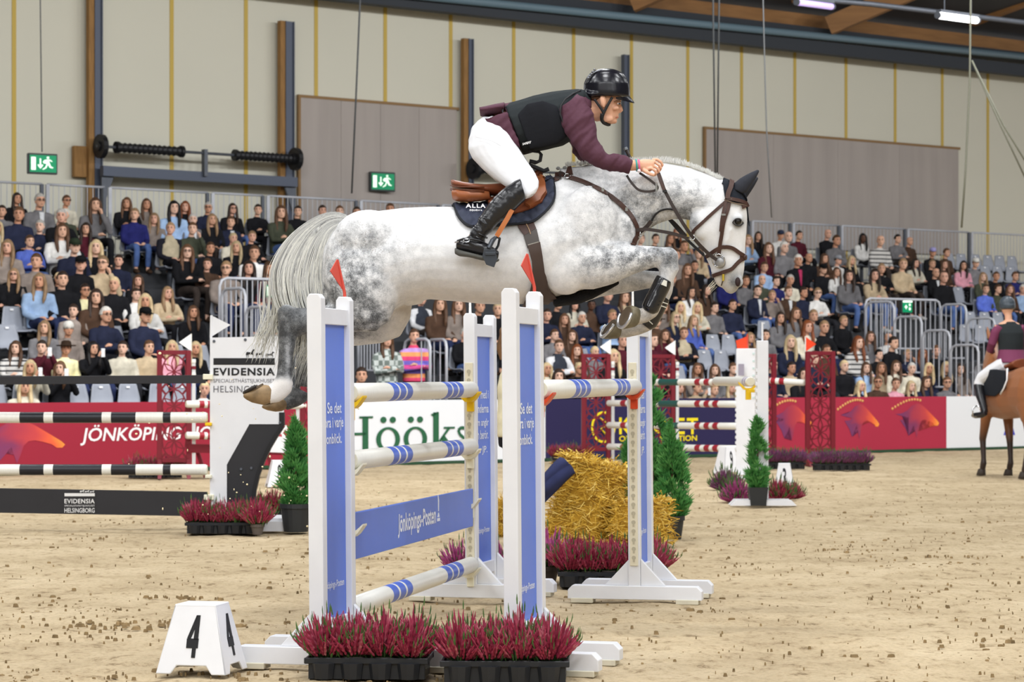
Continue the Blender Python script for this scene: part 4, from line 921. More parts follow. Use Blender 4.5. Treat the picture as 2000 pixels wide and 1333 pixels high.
# ---------------------------------------------------------------- blue and white oxer in front
PB = mat('royal_blue', srgb(90,122,214), .4, var=.04, scale=3); PBS = mat('pole_blue', srgb(64,98,196), .35); PWH = mat('pole_white', srgb(224,223,216), .3, var=.05, scale=12, stretch=(8,8,.6))
TRK = mat('cream_plastic', srgb(218,210,186), .45, var=.06); YEL = mat('cup_yellow', srgb(232,190,24), .4); RED = mat('cup_red', srgb(206,72,36), .4); CUPW = mat('cup_cream', srgb(232,228,206), .4)
FLAG = mat('flag_red', srgb(196,74,60), .6); WHT = mat('wing_white', srgb(222,223,227), .4, var=.04, scale=5, bump=.05, bscale=30)
TXW = mat('panel_print', srgb(226,232,246), .6)
def X2(a, b): return (Vector(b)-Vector(a)).normalized()
TILT = math.radians(.5)
def standard(Pn, Pf, label, H=1.8, flag=None, track=None, text=None, beam=.42, txt_far=False, cups=()):
    "two posts on two long feet, blue print panel between them; Pn near post, Pf far post (ground points)"
    Pn, Pf = Vector(Pn), Vector(Pf); t = thing('jump_standard', label, 'jump standard', (Pn+Pf)/2)
    d = (Pf-Pn); L = d.length; d.normalize(); s = Vector((d.y, -d.x, 0)); Zt = (ZD-s*math.sin(TILT)).normalized()
    for P in (Pn, Pf):
        b = MB(); b.prism([(-.0365,.10),(.0365,.10),(.0365,H-.02),(.022,H),(-.022,H),(-.0365,H-.02)], P-d*.035, s, Zt, d*.07); b.build('post', WHT, t, bevel=.004)
    for P, hh in ((Pn, 0), (Pf, .0)):
        b = MB(); b.prism([(-beam,.02),(beam,.02),(beam,.075),(beam-.03,.105),(-beam+.03,.105),(-beam,.075)], P-d*.045, s, ZD, d*.09); b.build('foot_beam', WHT, t, bevel=.004)
        for q in (-1, 1):
            b = MB(); b.box(P+s*(q*(beam-.09))+Vector((0,0,.01)), (.14,.11,.03), s, d, ZD, .003); b.build('foot_pad', mat('pad_cream', srgb(206,200,180), .7, var=.1), t)
            b = MB(); b.prism([(q*.036,.105),(q*.19,.105),(q*.036,.27)], P-d*.02, s, ZD, d*.04); b.build('brace', WHT, t, bevel=.003)
    for z0, z1 in ((.15,.225), (1.655,1.735)):
        b = MB(); m = (Pn+Pf)/2+Zt*((z0+z1)/2); b.box(m, (.05, L-.07, z1-z0), s, d, Zt, .003); b.build('cross_rail', WHT, t)
    b = MB(); b.box((Pn+Pf)/2+Zt*.94, (.012, L-.072, 1.43), s, d, Zt); pn = b.build('panel', PB, t)
    if text:
        for (ln, zz, hh, wd) in text:
            o = (Pn+Pf)/2-d*(L/2-.045-(.10 if ln == 'Se det' else 0))+Zt*zz+s*.007
            lettering(ln, o, d, Zt, s, w=wd, h=hh, m=TXW, parent=t, bold=.015, name='lettering', off=.001)
    if track is not None:
        P = Pn if track == 'n' else Pf; fz = -d
        b = MB(); b.box(P+Zt*.86-d*.040, (.05,.010,1.26 if track == 'n' else 1.26), s, d, Zt, .002); b.build('keyhole_track', TRK, t)
        hd = mat('keyhole_shade', srgb(176,168,146), .7); b = MB()
        for k in range(22):
            z = .28+k*.055; c = P+Zt*z-d*.0455
            b.lathe(c-d*.0012, [(.0001,0),(.013,0),(.013,.0015)], 10, -d); b.box(c-Zt*.016-d*.0012, (.011,.0025,.02), s, d, Zt)
        tag(b.build('keyholes', hd, t), kind='stuff')
    if flag:
        P = Pf if flag in ('red',) else Pn; top = P+Zt*H
        b = MB(); q = -s*.035 if flag == 'red' else Vector((0,0,0)); hgt = .185 if flag == 'red' else .15; b.tube([top-Zt*.03, top+Zt*.02, top+Zt*hgt+q], [.009,.008,.006], 8); b.build('flag_stick', FLAG if flag == 'red' else mat('flag_white', (.9,.9,.9), .5), t)
        if flag == 'red':
            b = MB(); a = top+Zt*hgt+q; w = (-s*.10-d*1.0).normalized(); ud = (Zt*hgt+q).normalized(); b.prism([(0,.004),(0,-.155),(.12,-.062)], a, w, ud, w.cross(Zt)*.004); b.build('flag', FLAG, t)
    return t, s, d, Zt
G = lambda px, Y: Vector(((px-1000)/F*Y, Y, 0))
N1, F1_ = G(623, 12.15), G(679, 12.62)
N2, F2_ = G(1003, 11.97), G(1050, 12.44)
N3, F3_ = G(923, 15.85), G(961, 16.32)
N4, F4_ = G(1241, 15.72), G(1265, 16.2)
SW = [('Se det', 1.222, .055, .24), ('stora i varje', 1.136, .066, .37), ('ögonblick.', 1.058, .066, .34), ('Jönköpings-Posten', .36, .045, .36)]
SF = [('Här med i', 1.262, .056, .36), ('kunderna', 1.172, .056, .36), ('som angår', 1.076, .06, .36), ('och berör.', 1.005, .058, .35), ('Läs JP.', .905, .056, .32), ('Jönköpings-Posten', .40, .045, .36)]
st1, s1, d1, Z1 = standard(N1, F1_, 'tall blue and white jump standard with red flag, left of the oxer front pair', flag='red', text=SW)
st2, s2, d2, Z2 = standard(N2, F2_, 'tall blue and white jump standard with red flag, right of the oxer front pair', H=1.82, flag='red', text=SW)
st3, s3, d3, Z3 = standard(N3, F3_, 'far blue and white jump standard with cream keyhole strip, behind the sign plank', H=1.8, flag='white', track='n', text=SF)
st4, s4, d4, Z4 = standard(N4, F4_, 'far blue and white jump standard under the front hooves of the grey horse', H=1.8, flag='white', track='n', text=SF)
def cup(P, z, d, s, m, parent, w=.11, far=False):
    b = MB(); c = P+ZD*z
    b.rings([[c+s*(x*w/2)+d*y+ZD*zz for (y, zz) in ((0,0),(.075,0),(.075,.012),(0,.012))] for x, in ((-1,),(1,))])
    b2_ = MB(); pr = [(-w*.62,.036),(-w*.35,-.004),(-.02,-.02),(.02,-.02),(w*.35,-.004),(w*.62,.036),(w*.62,.046),(w*.3,.014),(0,.004),(-w*.3,.014),(-w*.62,.046)]
    b2_.prism(pr, c, s, ZD, d*.075); b2_.box(c+d*.012-ZD*.045, (.045,.02,.07), s, d, ZD, .003)
    return b2_.build('jump_cup', m, parent, bevel=.002)
def pole(A, B, label, bands, base, r=.05, name='jump_pole', cap=None, group=None):
    "striped pole: each painted section is its own part"
    A, B = Vector(A), Vector(B); t = thing(name, label, 'pole', (A+B)/2, group); n = 24
    segs = []; x = 0
    for (f0, f1, m) in sorted(bands, key=lambda q: q[0]):
        if f0 > x+1e-4: segs.append((x, f0, base))
        segs.append((f0, f1, m)); x = f1
    if x < 1-1e-4: segs.append((x, 1, base))
    for k, (f0, f1, m) in enumerate(segs):
        b = MB(); p, q = A.lerp(B, f0), A.lerp(B, f1)
        rs = [r, r]; pts = [p, q]
        if k == 0: pts = [p, p+(q-p).normalized()*.012]+[q]; rs = [r*.86, r, r]
        elif k == len(segs)-1: pts = [p, q-(q-p).normalized()*.012, q]; rs = [r, r, r*.86]
        b.tube(pts, rs, n); b.build('painted_section' if m is not base else 'pole_section', m, t, angle=40)
    dd = (B-A).normalized()
    for P, q in ((A, -1), (B, 1)):
        b = MB(); b.cyl(P+dd*q*.001, P+dd*q*.006, r*.84, 20); b.cyl(P+dd*q*.005, P+dd*q*.009, r*.2, 10); b.build('end_cap', cap or mat('cap_cream', srgb(222,218,200), .5), t)
    return t
def blue_bands(f0, f1): 
    w = (f1-f0)/3; return [(f0+k*w, f0+k*w+w*.78, PBS) for k in range(3)]
def onface(P, s, d, z, off): return P+ZD*z+d*off
def oxer_pole(Pn, Pf, zn, zf, label, e=.09):
    A = Pn+ZD*zn; B = Pf+ZD*zf; D = (B-A).normalized()
    return pole(A+D*.045, B-D*.045, label, blue_bands(.246,.407)+blue_bands(.696,.86), PWH)
oxer_pole(F1_, N3, 1.32, 1.323, 'white pole with blue bands, topmost on the front of the oxer, in yellow cups')
oxer_pole(F1_, N3, .982, .967, 'white pole with blue bands, second from the top above the sign plank')
oxer_pole(F1_, N3, .245, .228, 'white pole with blue bands, lowest one close to the sand')
oxer_pole(F2_, N4, 1.337, 1.34, 'white pole with blue bands on the back of the oxer, in red cups')
for (st, P, d, s, zs, sg) in ((st1, F1_, d1, s1, ((1.262,YEL),(.924,CUPW),(.62,CUPW),(.187,CUPW)), 1), (st3, N3, d3, s3, ((1.265,YEL),(.909,CUPW),(.60,CUPW),(.17,CUPW)), -1), (st2, F2_, d2, s2, ((1.279,RED),), 1), (st4, N4, d4, s4, ((1.282,RED),), -1)):
    for z, m in zs: cup(P+d*(.036*sg), z, d*sg, s, m, st)
# sign plank hanging between the lower poles
A, B = F1_+ZD*.60, N3+ZD*.585; D = (B-A).normalized(); t = thing('sign_plank', 'blue plank with white newspaper lettering hung between the front standards', 'plank', (A+B)/2)
sd = Vector((D.y, -D.x, 0)).normalized(); A2, B2 = A+D*.05, B-D*.05
b = MB(); b.bar(A2, B2, .026, .235, ch=.003); b.build('board', PB, t)
for P, q in ((A2, 1), (B2, -1)):
    b = MB(); b.box(P-D*q*.012, (.03,.02,.06), D, sd, ZD, .003); b.build('hook', CUPW, t)
L_ = (B2-A2).length
lettering('Jönköpings-Posten', A2+D*(L_*.325)+ZD*(-.068)+sd*.0135, D, ZD, sd, w=L_*.315, h=.13, m=TXW, parent=t, bold=.022, off=.001)
b = MB(); o_ = A2+D*(L_*.652)+sd*.0135
b.prism([(0,-.03),(.075,-.03),(.075,-.012),(0,-.012)], o_, D, ZD, sd*.002); b.prism([(.01,-.006),(.065,-.006),(.045,.02),(.03,.02)], o_, D, ZD, sd*.002); b.prism([(.028,.028),(.046,.028),(.05,.09),(.03,.125),(.015,.12)], o_, D, ZD, sd*.002)
b.build('bell_emblem', TXW, t)
# ---------------------------------------------------------------- number markers
def marker(c, w, d, h, yaw, txt, label, top=.52, side=True):
    c = Vector(c); x = Vector((math.cos(yaw), math.sin(yaw), 0)); y = Vector((-x.y, x.x, 0)); t = thing('number_marker', label, 'marker', c)
    MK = mat('marker_white', srgb(226,227,231), .45, var=.03)
    k = top; th = .012
    def cor(sx, sy, z): f = 1-(1-k)*(z/h); return c+x*(sx*w/2*f)+y*(sy*d/2*f)+ZD*z
    b = MB(); zs = (0, .035, h-.02, h); leg = .28
    for (sa, sb) in (((-1,-1),(1,-1)), ((1,-1),(1,1)), ((1,1),(-1,1)), ((-1,1),(-1,-1))):
        P = lambda f, z: cor(*sa, z).lerp(cor(*sb, z), f); n_ = (P(.5,0)-c).normalized()*-th
        prof = [(0,0),(leg*.75,0),(leg,.04),(1-leg,.04),(1-leg*.75,0),(1,0),(1,h),(0,h)]
        q = [P(f, z*1.0) for f, z in prof]; b.add(q+[p+n_ for p in q], [tuple(range(8)), tuple(range(8,16))[::-1]]+[(i, (i+1)%8, (i+1)%8+8, i+8) for i in range(8)])
    f = k; b.box(c+ZD*(h-.006), (w*f+.004, d*f+.004, .012), x, y, ZD)
    b.build('shell', MK, t, bevel=.006)
    for (n_, xx) in ((-y, x), (x, y)) if side else ((-y, x),):
        e = (d if n_ == -y else w)/2; up = (ZD-n_*(e*(1-k)/h)).normalized(); nn = (n_+ZD*(e*(1-k)/h)).normalized()
        ww = (.30 if n_ == -y else .42)*(w if n_ == -y else d)*k*1.0 if txt == '4' else .30*w*k; hh = h*.62
        o = c+n_*e*(1-(1-k)*.24)+ZD*(h*.24)-xx*(ww/2)
        if txt == '4':
            q = MB()
            for poly in ([(.70,1),(1,1),(.93,.42),(.56,.42)], [(.70,1),(.80,1),(.60,.66),(.30,.42),(.04,.46)], [(.02,.45),(.98,.45),(.95,.225),(0,.225)], [(.49,.24),(.80,.24),(.77,0),(.46,0)]): q.prism([(a*ww, c*hh) for a, c in poly], o, xx, up, nn*.003)
            q.build('number', mat('black_print', (.012,.012,.014), .5), t)
        else: lettering(txt, o, xx, up, nn, w=ww, h=hh, m=mat('black_print', (.012,.012,.014), .5), parent=t, bold=.02, name='number', off=.003)
    return t
marker((-.615*12.05/12.05*1.0-.86, 12.05, 0), .35, .32, .325, math.radians(-13), '4', 'white plastic marker with a black 4 in front of the oxer', top=.58)
marker((-4.73*.63, 32.3, 0), .32, .3, .34, math.radians(12), '8', 'white plastic marker with a black 8 behind the potted thuja on the left')
marker(G(1532, 30.2), .27, .27, .372, math.radians(-6), '3', 'white plastic marker with a black 3 among the heather on the right')
marker(G(1420, 36.3), .30, .3, .40, math.radians(30), '9', 'white plastic marker half hidden behind the tall white standards on the right')
# ---------------------------------------------------------------- black and white upright on the left
BLK = mat('black_paint', srgb(42,42,46), .45, var=.08, scale=4); PBK = mat('pole_black', srgb(34,34,40), .35); YW = 23.2
t = thing('sign_wing', 'white sign wing with black curved foot, logo and small white flag', 'wing', G(455, YW))
def Q(px, py, dy=0): return Wp(px, py, YW+dy)
def plate(poly, m, name, th=.04, dy=0, parent=t):
    b = MB(); a = [Q(x, y, dy) for x, y in poly]; b.prism([(0,0)]*0 or [(p.x, p.z) for p in a], Vector((0, YW+dy, 0)), Vector((1,0,0)), ZD, Vector((0,th,0))); return b.build(name, m, parent)
plate([(410,660),(554,657),(554,806),(549,829),(487,829),(443,908),(443,1020),(410,1020)], WHT, 'panel')
curve = [(549,829),(535,850),(522,872),(510,898),(500,925),(493,955),(487,1020)]
plate([(487,829)]+curve+[(443,1020),(443,908)], BLK, 'curved_foot', dy=.004, th=.04)
plate([(545,806),(555,806),(555,832),(549,836)]+[(x+7, y+4) for x, y in curve]+[(487,1020)]+curve[::-1]+[(545,829)], mat('black_edge', (.012,.012,.014), .5), 'edge_rib', dy=-.01, th=.09)
for yy_, w_ in ((YW-.35, .06), (YW+.35, .06)): pass
for px0 in (372, 492):
    b = MB(); p = G(px0, 22.95); b.prism([(0,0),(.34,0),(.34,.05),(.28,.09),(.06,.09),(0,.05)], p, Vector((1,0,0)), ZD, Vector((0,.10,0))); b.build('foot_beam', WHT, t)
b = MB(); b.prism([(0,0),(.26,0),(.26,.05),(.2,.09),(0,.09)], G(493, 23.6), Vector((1,0,0)), ZD, Vector((0,.10,0))); b.build('foot_beam', WHT, t)
b = MB(); b.box(Wp(535, 1015, 23.3), (.26,.6,.05)); b.build('cross_foot', WHT, t)
b = MB(); b.tube([Q(412, 660, .02), Q(413, 616, .02)], .012, 8); b.build('flag_stick', WHT, t)
b = MB(); b.prism([(0,0),(.17,-.085),(0,-.19)], Q(414, 617, .02), Vector((1,0,0)), ZD, Vector((0,.004,0))); b.build('flag', WHT, t)
INK = mat('black_print', (.012,.012,.014), .5); GREYP = mat('grey_print', srgb(110,110,116), .5)
XD, NF = Vector((1,0,0)), Vector((0,-1,0))
b = MB(); b.prism([(Q(417,0).x, Q(0,713).z), (Q(537,0).x, Q(0,713).z), (Q(537,0).x, Q(0,700).z), (Q(417,0).x, Q(0,700).z)], Vector((0,YW-.004,0)), XD, ZD, Vector((0,.003,0))); b.build('black_bar', INK, t)
def wl_(s, x0, x1, y0, y1, m, bold=.0, par_=t, sp=1): lettering(s, Q(x0, y1, -.001), XD, ZD, NF, w=Q(x1,0).x-Q(x0,0).x, h=Q(0,y0).z-Q(0,y1).z, m=m, parent=par_, bold=bold, spacing=sp, split=bold > .02)
wl_('EVIDENSIA', 417, 537, 719, 734, INK, .035, sp=1.15); wl_('SPECIALISTHÄSTSJUKHUSET', 417, 537, 739, 750, GREYP); wl_('HELSINGBORG', 417, 537, 754, 767, GREYP, .005, sp=1.1)
HP = [(0,.35),(.06,.62),(.18,.66),(.45,.6),(.62,.66),(.74,.9),(.86,1.0),(1,.84),(.97,.78),(.86,.8),(.8,.62),(.78,.5),(.86,.3),(.78,.02),(.74,.02),(.78,.28),(.66,.38),(.5,.36),(.3,.36),(.28,.22),(.32,.02),(.27,.02),(.22,.24),(.14,.36),(.10,.2),(.14,.02),(.09,.02),(.05,.22)]
def run_horses(x0, x1, y0, y1, m, par_=t):
    for k in range(3):
        o = Q(x0+(x1-x0)*k/3, y1, -.004); w = (Q(x1,0).x-Q(x0,0).x)/3*.95; h = Q(0,y0).z-Q(0,y1).z
        b = MB(); b.prism([(a*w, c*h*(1-.15*k)) for a, c in HP], o, XD, ZD, Vector((0,.003,0))); b.build('horse_silhouette', m, par_)
run_horses(480, 537, 682, 699, INK)
# dark bolt heads
for (px, py) in ((418, 667), (479, 664), (471, 917), (491, 915), (547, 826)):
    b = MB(); b.lathe(Q(px, py, -.002), [(.0001,0),(.014,0),(.011,.012),(.0001,.012)], 10, NF); b.build('bolt', STEELD, t)
def lpole(y, label, dk):
    A, Bq = Wp(404, y+1, YW+.03), Wp(404, y+1, YW+.03)+Vector((-3.5,-.05,0)); Lp = 3.5
    f = lambda px: (404-px)/F*YW/Lp
    mir = [(334,319),(266,218),(200,105),(87,40)]; bands = [(f(a), f(c), PBK) for a, c in mir]+[(f(0), min(.97, f(-90)), PBK), ]
    pole(A, Bq, label, bands, PWH, cap=None); 
lpole(815, 'black and white striped pole level with the horse logo banner, upper of two', 0); lpole(917, 'black and white striped pole near the sand, lower of two', 0)
for y in (815, 917):
    b = MB(); p = Wp(408, y+14, YW); b.box(p, (.06,.1,.03), ch=.004); b.build('jump_cup', YEL if y == 815 else CUPW, t)
for (y0, y1, lb, lg) in ((735, 752, 'narrow black plank along the top of the left fence', 0), (958, 1006, 'wide black plank with white logo at the foot of the left fence', 1)):
    A = Wp(402 if lg == 0 else 404, (y0+y1)/2+(.5 if lg == 0 else 2), YW-.02); Bq = Wp(-350, (y0+y1)/2-(0 if lg else -1), YW-.1)
    if lg: A.z = Wp(0, 985, YW).z; Bq.z = Wp(0, 971, YW).z
    else: A.z = Wp(0, 741, YW).z; Bq.z = Wp(0, 746, YW).z
    hh = (Q(0,y0).z-Q(0,y1).z)*(1.0 if lg else .95); p2 = thing('plank', lb, 'plank', (A+Bq)/2); b = MB(); b.bar(A, Bq, .03, hh, ch=.003); b.build('board', BLK, p2)
    b = MB(); b.box(A+Vector((.02,0,hh*.28)), (.09,.05,.05), ch=.005); b.build('hook', CUPW, p2)
    if lg:
        LW = mat('logo_white', srgb(222,222,222), .6)
        YW_ = YW; YW = YW-.075
        b = MB(); b.prism([(Q(126,0).x, Q(0,970).z), (Q(185,0).x, Q(0,970).z), (Q(185,0).x, Q(0,964).z), (Q(126,0).x, Q(0,964).z)], Vector((0,YW,0)), XD, ZD, Vector((0,.003,0))); b.build('white_bar', LW, p2)
        wl_('EVIDENSIA', 126, 185, 975, 984, LW, .02, p2, 1.1); wl_('SPECIALISTHÄSTSJUKHUSET', 126, 185, 986, 991, LW, 0, p2); wl_('HELSINGBORG', 126, 185, 993, 1002, LW, .01, p2)
        run_horses(156, 185, 957, 963, LW, p2); YW = YW_
# ---------------------------------------------------------------- maroon carved gates
MRN = mat('maroon_paint', srgb(112,24,38), .45, var=.05, scale=4)
def gate_parts():
    b = MB(); W_, H_ = .47, 1.55; z0 = .22
    fr = []
    for x in (-1, 1): q = MB(); q.box(V(x*(W_/2-.035),0,z0+H_/2), (.07,.06,H_), ch=.004); fr.append(('side_post', q.mesh('side_post')))
    for z in (z0+.03, z0+H_-.03): q = MB(); q.box(V(0,0,z), (W_-.14,.05,.06), ch=.003); fr.append(('cross_rail', q.mesh('cross_rail')))
    q = MB()
    def rib(pts, w=.022):
        pts = [V(p[0],0,p[1]) for p in pts]
        for a, c in zip(pts, pts[1:]):
            if (c-a).length > 1e-4: q.bar(a, c, .022, w, up=V(0,1,0).cross((c-a).normalized()))
    cw, n = .165, 16
    for k in range(3):
        cz = z0+.06+(H_-.12)*(k+.5)/3; hh = (H_-.12)/6
        rib([(cw*math.cos(2*math.pi*i/n), cz+hh*.98*math.sin(2*math.pi*i/n)) for i in range(n+1)])
        for a in range(6):
            t0 = math.pi/6+a*math.pi/3; e = Vector((cw*math.cos(t0)*.95, hh*math.sin(t0)*.95)); pn_ = Vector((-math.sin(t0), math.cos(t0)))*.035
            rib([(0,cz), (e.x*.5+pn_.x, cz+e.y*.5+pn_.y), (e.x, cz+e.y)], .016); rib([(0,cz), (e.x*.5-pn_.x, cz+e.y*.5-pn_.y), (e.x, cz+e.y)], .016)
        for sx in (-1,1):
            for sz in (-1,1): rib([(sx*cw*.72, cz+sz*hh*.72), (sx*cw*1.05, cz+sz*hh)], .03)
    fr.append(('carved_lattice', q.mesh('carved_lattice')))
    for x in (-1, 1):
        q = MB(); q.prism([(0,.03),(.04,.03),(.04,z0+.06),(0,z0+.06)], V(x*(W_/2-.05)-.02,-.03,0), V(1,0,0), V(0,0,1), V(0,.06,0)); q.prism([(-.25,0),(.25,0),(.22,.05),(.05,.1),(.035,.26),(-.035,.26),(-.05,.1),(-.22,.05)], V(x*(W_/2-.035)-.025,0,0), V(0,1,0), V(0,0,1), V(.05,0,0)); fr.append(('foot', q.mesh('foot')))
    return fr
GP = gate_parts()
for nm, me in GP: me.materials.append(MRN)
STRIP = None
def gate(px, Y, label, flag=None, rz=math.radians(8), strip=1, sc=1):
    p = G(px, Y); t = thing('carved_gate', label, 'jump wing', p); t.rotation_euler = (0,0,rz); t.scale = (sc,)*3
    for nm, me in GP: o = bpy.data.objects.new(nm, me); C.objects.link(o); o.parent = t
    if strip:
        b = MB()
        b.box(V(strip*(.235+.035),0,.85), (.05,.05,1.6), ch=.003); me = b.mesh('keyhole_strip'); me.materials.append(mat('strip_grey', srgb(200,200,200), .5)); o = bpy.data.objects.new('keyhole_strip', me); C.objects.link(o); o.parent = t
        for k in range(3):
            b = MB(); b.box(V(strip*(.235+.035),-.004,1.62-.09*k), (.056,.056,.045), ch=.003); me = b.mesh('strip_band'); me.materials.append(MRN if k%2 else PWH); o = bpy.data.objects.new('strip_band', me); C.objects.link(o); o.parent = t
    if flag:
        b = MB(); sx = strip if flag == 'white' else -1; b.tube([V(sx*.235,0,1.76), V(sx*.235,0,2.0)], .009, 6); me = b.mesh('flag_stick'); me.materials.append(PWH); o = bpy.data.objects.new('flag_stick', me); C.objects.link(o); o.parent = t
        b = MB(); q = -1 if flag == 'white' else 1; b.prism([(0,0),(q*.17,-.12),(0,-.24)], V(sx*.235,0,2.0), V(1,0,0), V(0,0,1), V(0,.005,0)); me = b.mesh('flag'); me.materials.append(mat('flag_white', (.85,.85,.85), .5) if flag == 'white' else mat('flag_orange', srgb(222,66,30), .5)); o = bpy.data.objects.new('flag', me); C.objects.link(o); o.parent = t
gate(340, 35.0, 'maroon carved gate with white flag in front of the maroon barrier lettering', 'white')
gate(619, 35.6, 'maroon carved gate mostly hidden behind the left blue standard', None, strip=-1)
gate(1164, 40.3, 'maroon carved gate with white flag in front of the yellow ring emblem', 'white')
gate(1291, 41.5, 'maroon carved gate with white flag behind the front hooves', 'white')
gate(1488, 40.4, 'maroon carved gate hidden behind the two tall white standards', None, strip=0)
gate(1602, 39.8, 'maroon carved gate with orange flag in front of the horse head emblems', 'orange', strip=0, sc=1.02)
RB = mat('pole_red', srgb(150,30,44), .4); GB = mat('pole_green', srgb(32,78,72), .4)
def far_pole(p0, p1, Y0, Y1, label, bands):
    A, Bq = Wp(*p0, Y0), Wp(*p1, Y1); dx = lambda px: (px-p0[0])/(p1[0]-p0[0])
    # perspective-correct fraction along the pole
    def fr(px):
        k = (px-1000)/F; return (A.x-k*A.y)/((A.x-k*A.y)-(Bq.x-k*Bq.y))
    pole(A, Bq, label, [(fr(a), fr(c), m) for a, c, m in bands], PWH, r=.05)
for k, (y0, y1) in enumerate(((747,747),(788,790),(831,833),(873,877))):
    far_pole((1189, y0), (1441, y1), 40.0, 36.8, 'red, green and white pole, %s of four in front of the navy barrier'%('topmost','second','third','lowest')[k], [(1216,1226,RB),(1232,1243,RB),(1249,1259,RB),(1290,1328,GB),(1361,1371,RB),(1379,1389,RB),(1396,1406,RB)])
far_pole((1505, 744), (1571, 748), 40.2, 39.9, 'short red and white pole beside the maroon gate on the right', [(1506,1516,RB),(1523,1533,RB)] and [(1507,1516,RB),(1523,1533,RB)])
for k, (y0, y1) in enumerate(((790,793),(851,856))):
    far_pole((364, y0), (596, y1), 34.9, 35.6, 'red and white pole behind the sign wing, %s of two'%('upper','lower')[k], [(388,398,RB),(404,412,RB),(420,430,RB),(538,549,RB),(555,566,RB)])
t = thing('gate_filler', 'low maroon filler with a white board behind the potted thuja', 'filler', G(490, 35.2))
b = MB(); b.bar(Wp(366,876,35.0), Wp(600,882,35.6), .05, .12); b.build('top_rail', MRN, t)
b = MB(); b.bar(Wp(520,868,35.0), Wp(592,871,35.4), .03, .22); b.build('white_board', WHT, t)
for px in (385, 430, 520, 575):
    b = MB(); b.bar(Wp(px,880,35.3), Vector((Wp(px,880,35.3).x+.12, 35.3, .0)), .06, .05); b.build('leg', MRN, t)
# tall white standards on the right
def tall(px, Y, H, w, d, label, foot, flag, rz):
    P = G(px, Y); t = thing('tall_standard', label, 'jump standard', P); x = Vector((math.cos(rz), math.sin(rz), 0)); y = Vector((-x.y, x.x, 0))
    b = MB(); b.box(P+ZD*(H/2+.03), (w, d, H-.06), x, y, ZD, .006); b.build('post', WHT, t)
    b = MB()
    for k in range(16): b.box(P-x*(w/2+.006)+ZD*(.35+k*.075), (.02,d*.9,.04), x, y, ZD, .003)
    tag(b.build('cup_notches', WHT, t), kind='stuff')
    for s in ((-1,1) if foot else ()):
        b = MB(); b.prism([(-.36,0),(.36,0),(.30,.06),(-.30,.06)], P+Vector((0,s*.12-.05,0)), XD, ZD, Vector((0,.1,0))); b.build('foot_beam', WHT, t)
    tp = P+ZD*H
    b = MB(); b.tube([tp-ZD*.02, tp+ZD*.20], .011, 6); b.build('flag_stick', FLAG if flag == 'r' else WHT, t)
    if flag == 'r':
        b = MB(); b.prism([(0,0),(-.16,-.06),(-.14,-.17),(0,-.17)], tp+ZD*.17, XD, ZD, Vector((0,.004,0))); b.build('flag', mat('flag_orange', (.7,.1,.03), .5), t)
    return t, P
ta, PA = tall(1460, 34.7, 1.79, .27, .2, 'thick white standard with printed side and orange flag stick', False, 'r', math.radians(-20))
b = MB(); b.box(PA+Vector((-.1,-.14,1.5)), (.08,.01,.16)); b.build('grey_sticker', mat('sticker_grey', srgb(150,144,160), .5), ta)
for k in range(7):
    b = MB(); b.box(PA+Vector((.07,-.135,1.72-.1*k)), (.03,.008,.025)); b.build('mark', mat('mark_pale', srgb(190,210,208), .5), ta)
b = MB(); b.box(PA+Vector((0,0,.02)), (.5,.35,.04), ch=.005); b.build('foot_plate', WHT, ta)
tb, PBq = tall(1489, 27.7, 1.8, .125, .1, 'tall slim white standard behind the small potted thuja on the right', True, 'w', 0)
pole(Wp(1466, 746, 28.0), Wp(1466, 746, 28.0)+Vector((-.12,3.2,-.0)), 'white pole seen end-on with lilac bands in a yellow cup', [(.02,.05,mat('pole_lilac', srgb(150,140,176), .4)),(.08,.11,mat('pole_lilac', (.3,.3,.4), .4))], PWH, r=.055)
b = MB(); p = Wp(1462, 762, 28.0); b.prism([(-.11,.07),(-.05,0),(.05,0),(.11,.07),(.11,.09),(.03,.02),(-.03,.02),(-.11,.09)], p, XD, ZD, Vector((0,.06,0))); b.box(p+Vector((0,.03,-.05)), (.06,.05,.12), ch=.004); b.build('jump_cup', YEL, tb)
b = MB(); b.box(Wp(1476, 764, 27.9), (.16,.05,.035), ch=.004); b.build('cup_arm', YEL, tb)
# ---------------------------------------------------------------- potted plants
def plant_mat(name, cols, rough=.6):
    m = bpy.data.materials.new(name); m.use_nodes = True; N = m.node_tree.nodes; L = m.node_tree.links; b = N['Principled BSDF']; b.inputs['Roughness'].default_value = rough; b.inputs['Specular IOR Level'].default_value = .25
    a = N.new('ShaderNodeAttribute'); a.attribute_name = 'tone'; r = N.new('ShaderNodeValToRGB'); e = r.color_ramp.elements
    while len(e) < len(cols): e.new(.5)
    for i, (k, c) in enumerate(zip(e, cols)): k.position = i/(len(cols)-1); k.color = (*srgb(*c), 1)
    L.new(a.outputs['Fac'], r.inputs[0]); L.new(r.outputs[0], b.inputs['Base Color']); return m
HEATH = plant_mat('heather_blossom', [(78,30,42),(122,34,56),(150,46,72),(168,72,94),(196,150,144)])
HEATHP = plant_mat('heather_pink', [(110,44,84),(150,60,112),(176,84,136),(196,120,160)])
HEATHV = plant_mat('heather_violet', [(80,48,74),(112,62,96),(136,84,118)])
LEAF = plant_mat('heather_leaf', [(30,50,28),(58,88,44),(86,116,60)])
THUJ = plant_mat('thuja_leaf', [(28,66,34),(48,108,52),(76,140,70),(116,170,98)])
STRAW = plant_mat('straw', [(124,90,24),(184,142,44),(214,176,70),(238,212,124)], .7)
def tone_mesh(name, v, f, tones, m):
    me = bpy.data.meshes.new(name); me.from_pydata([tuple(p) for p in v], [], f); me.update(); a = me.attributes.new('tone', 'FLOAT', 'POINT'); a.data.foreach_set('value', tones); me.materials.append(m); return me
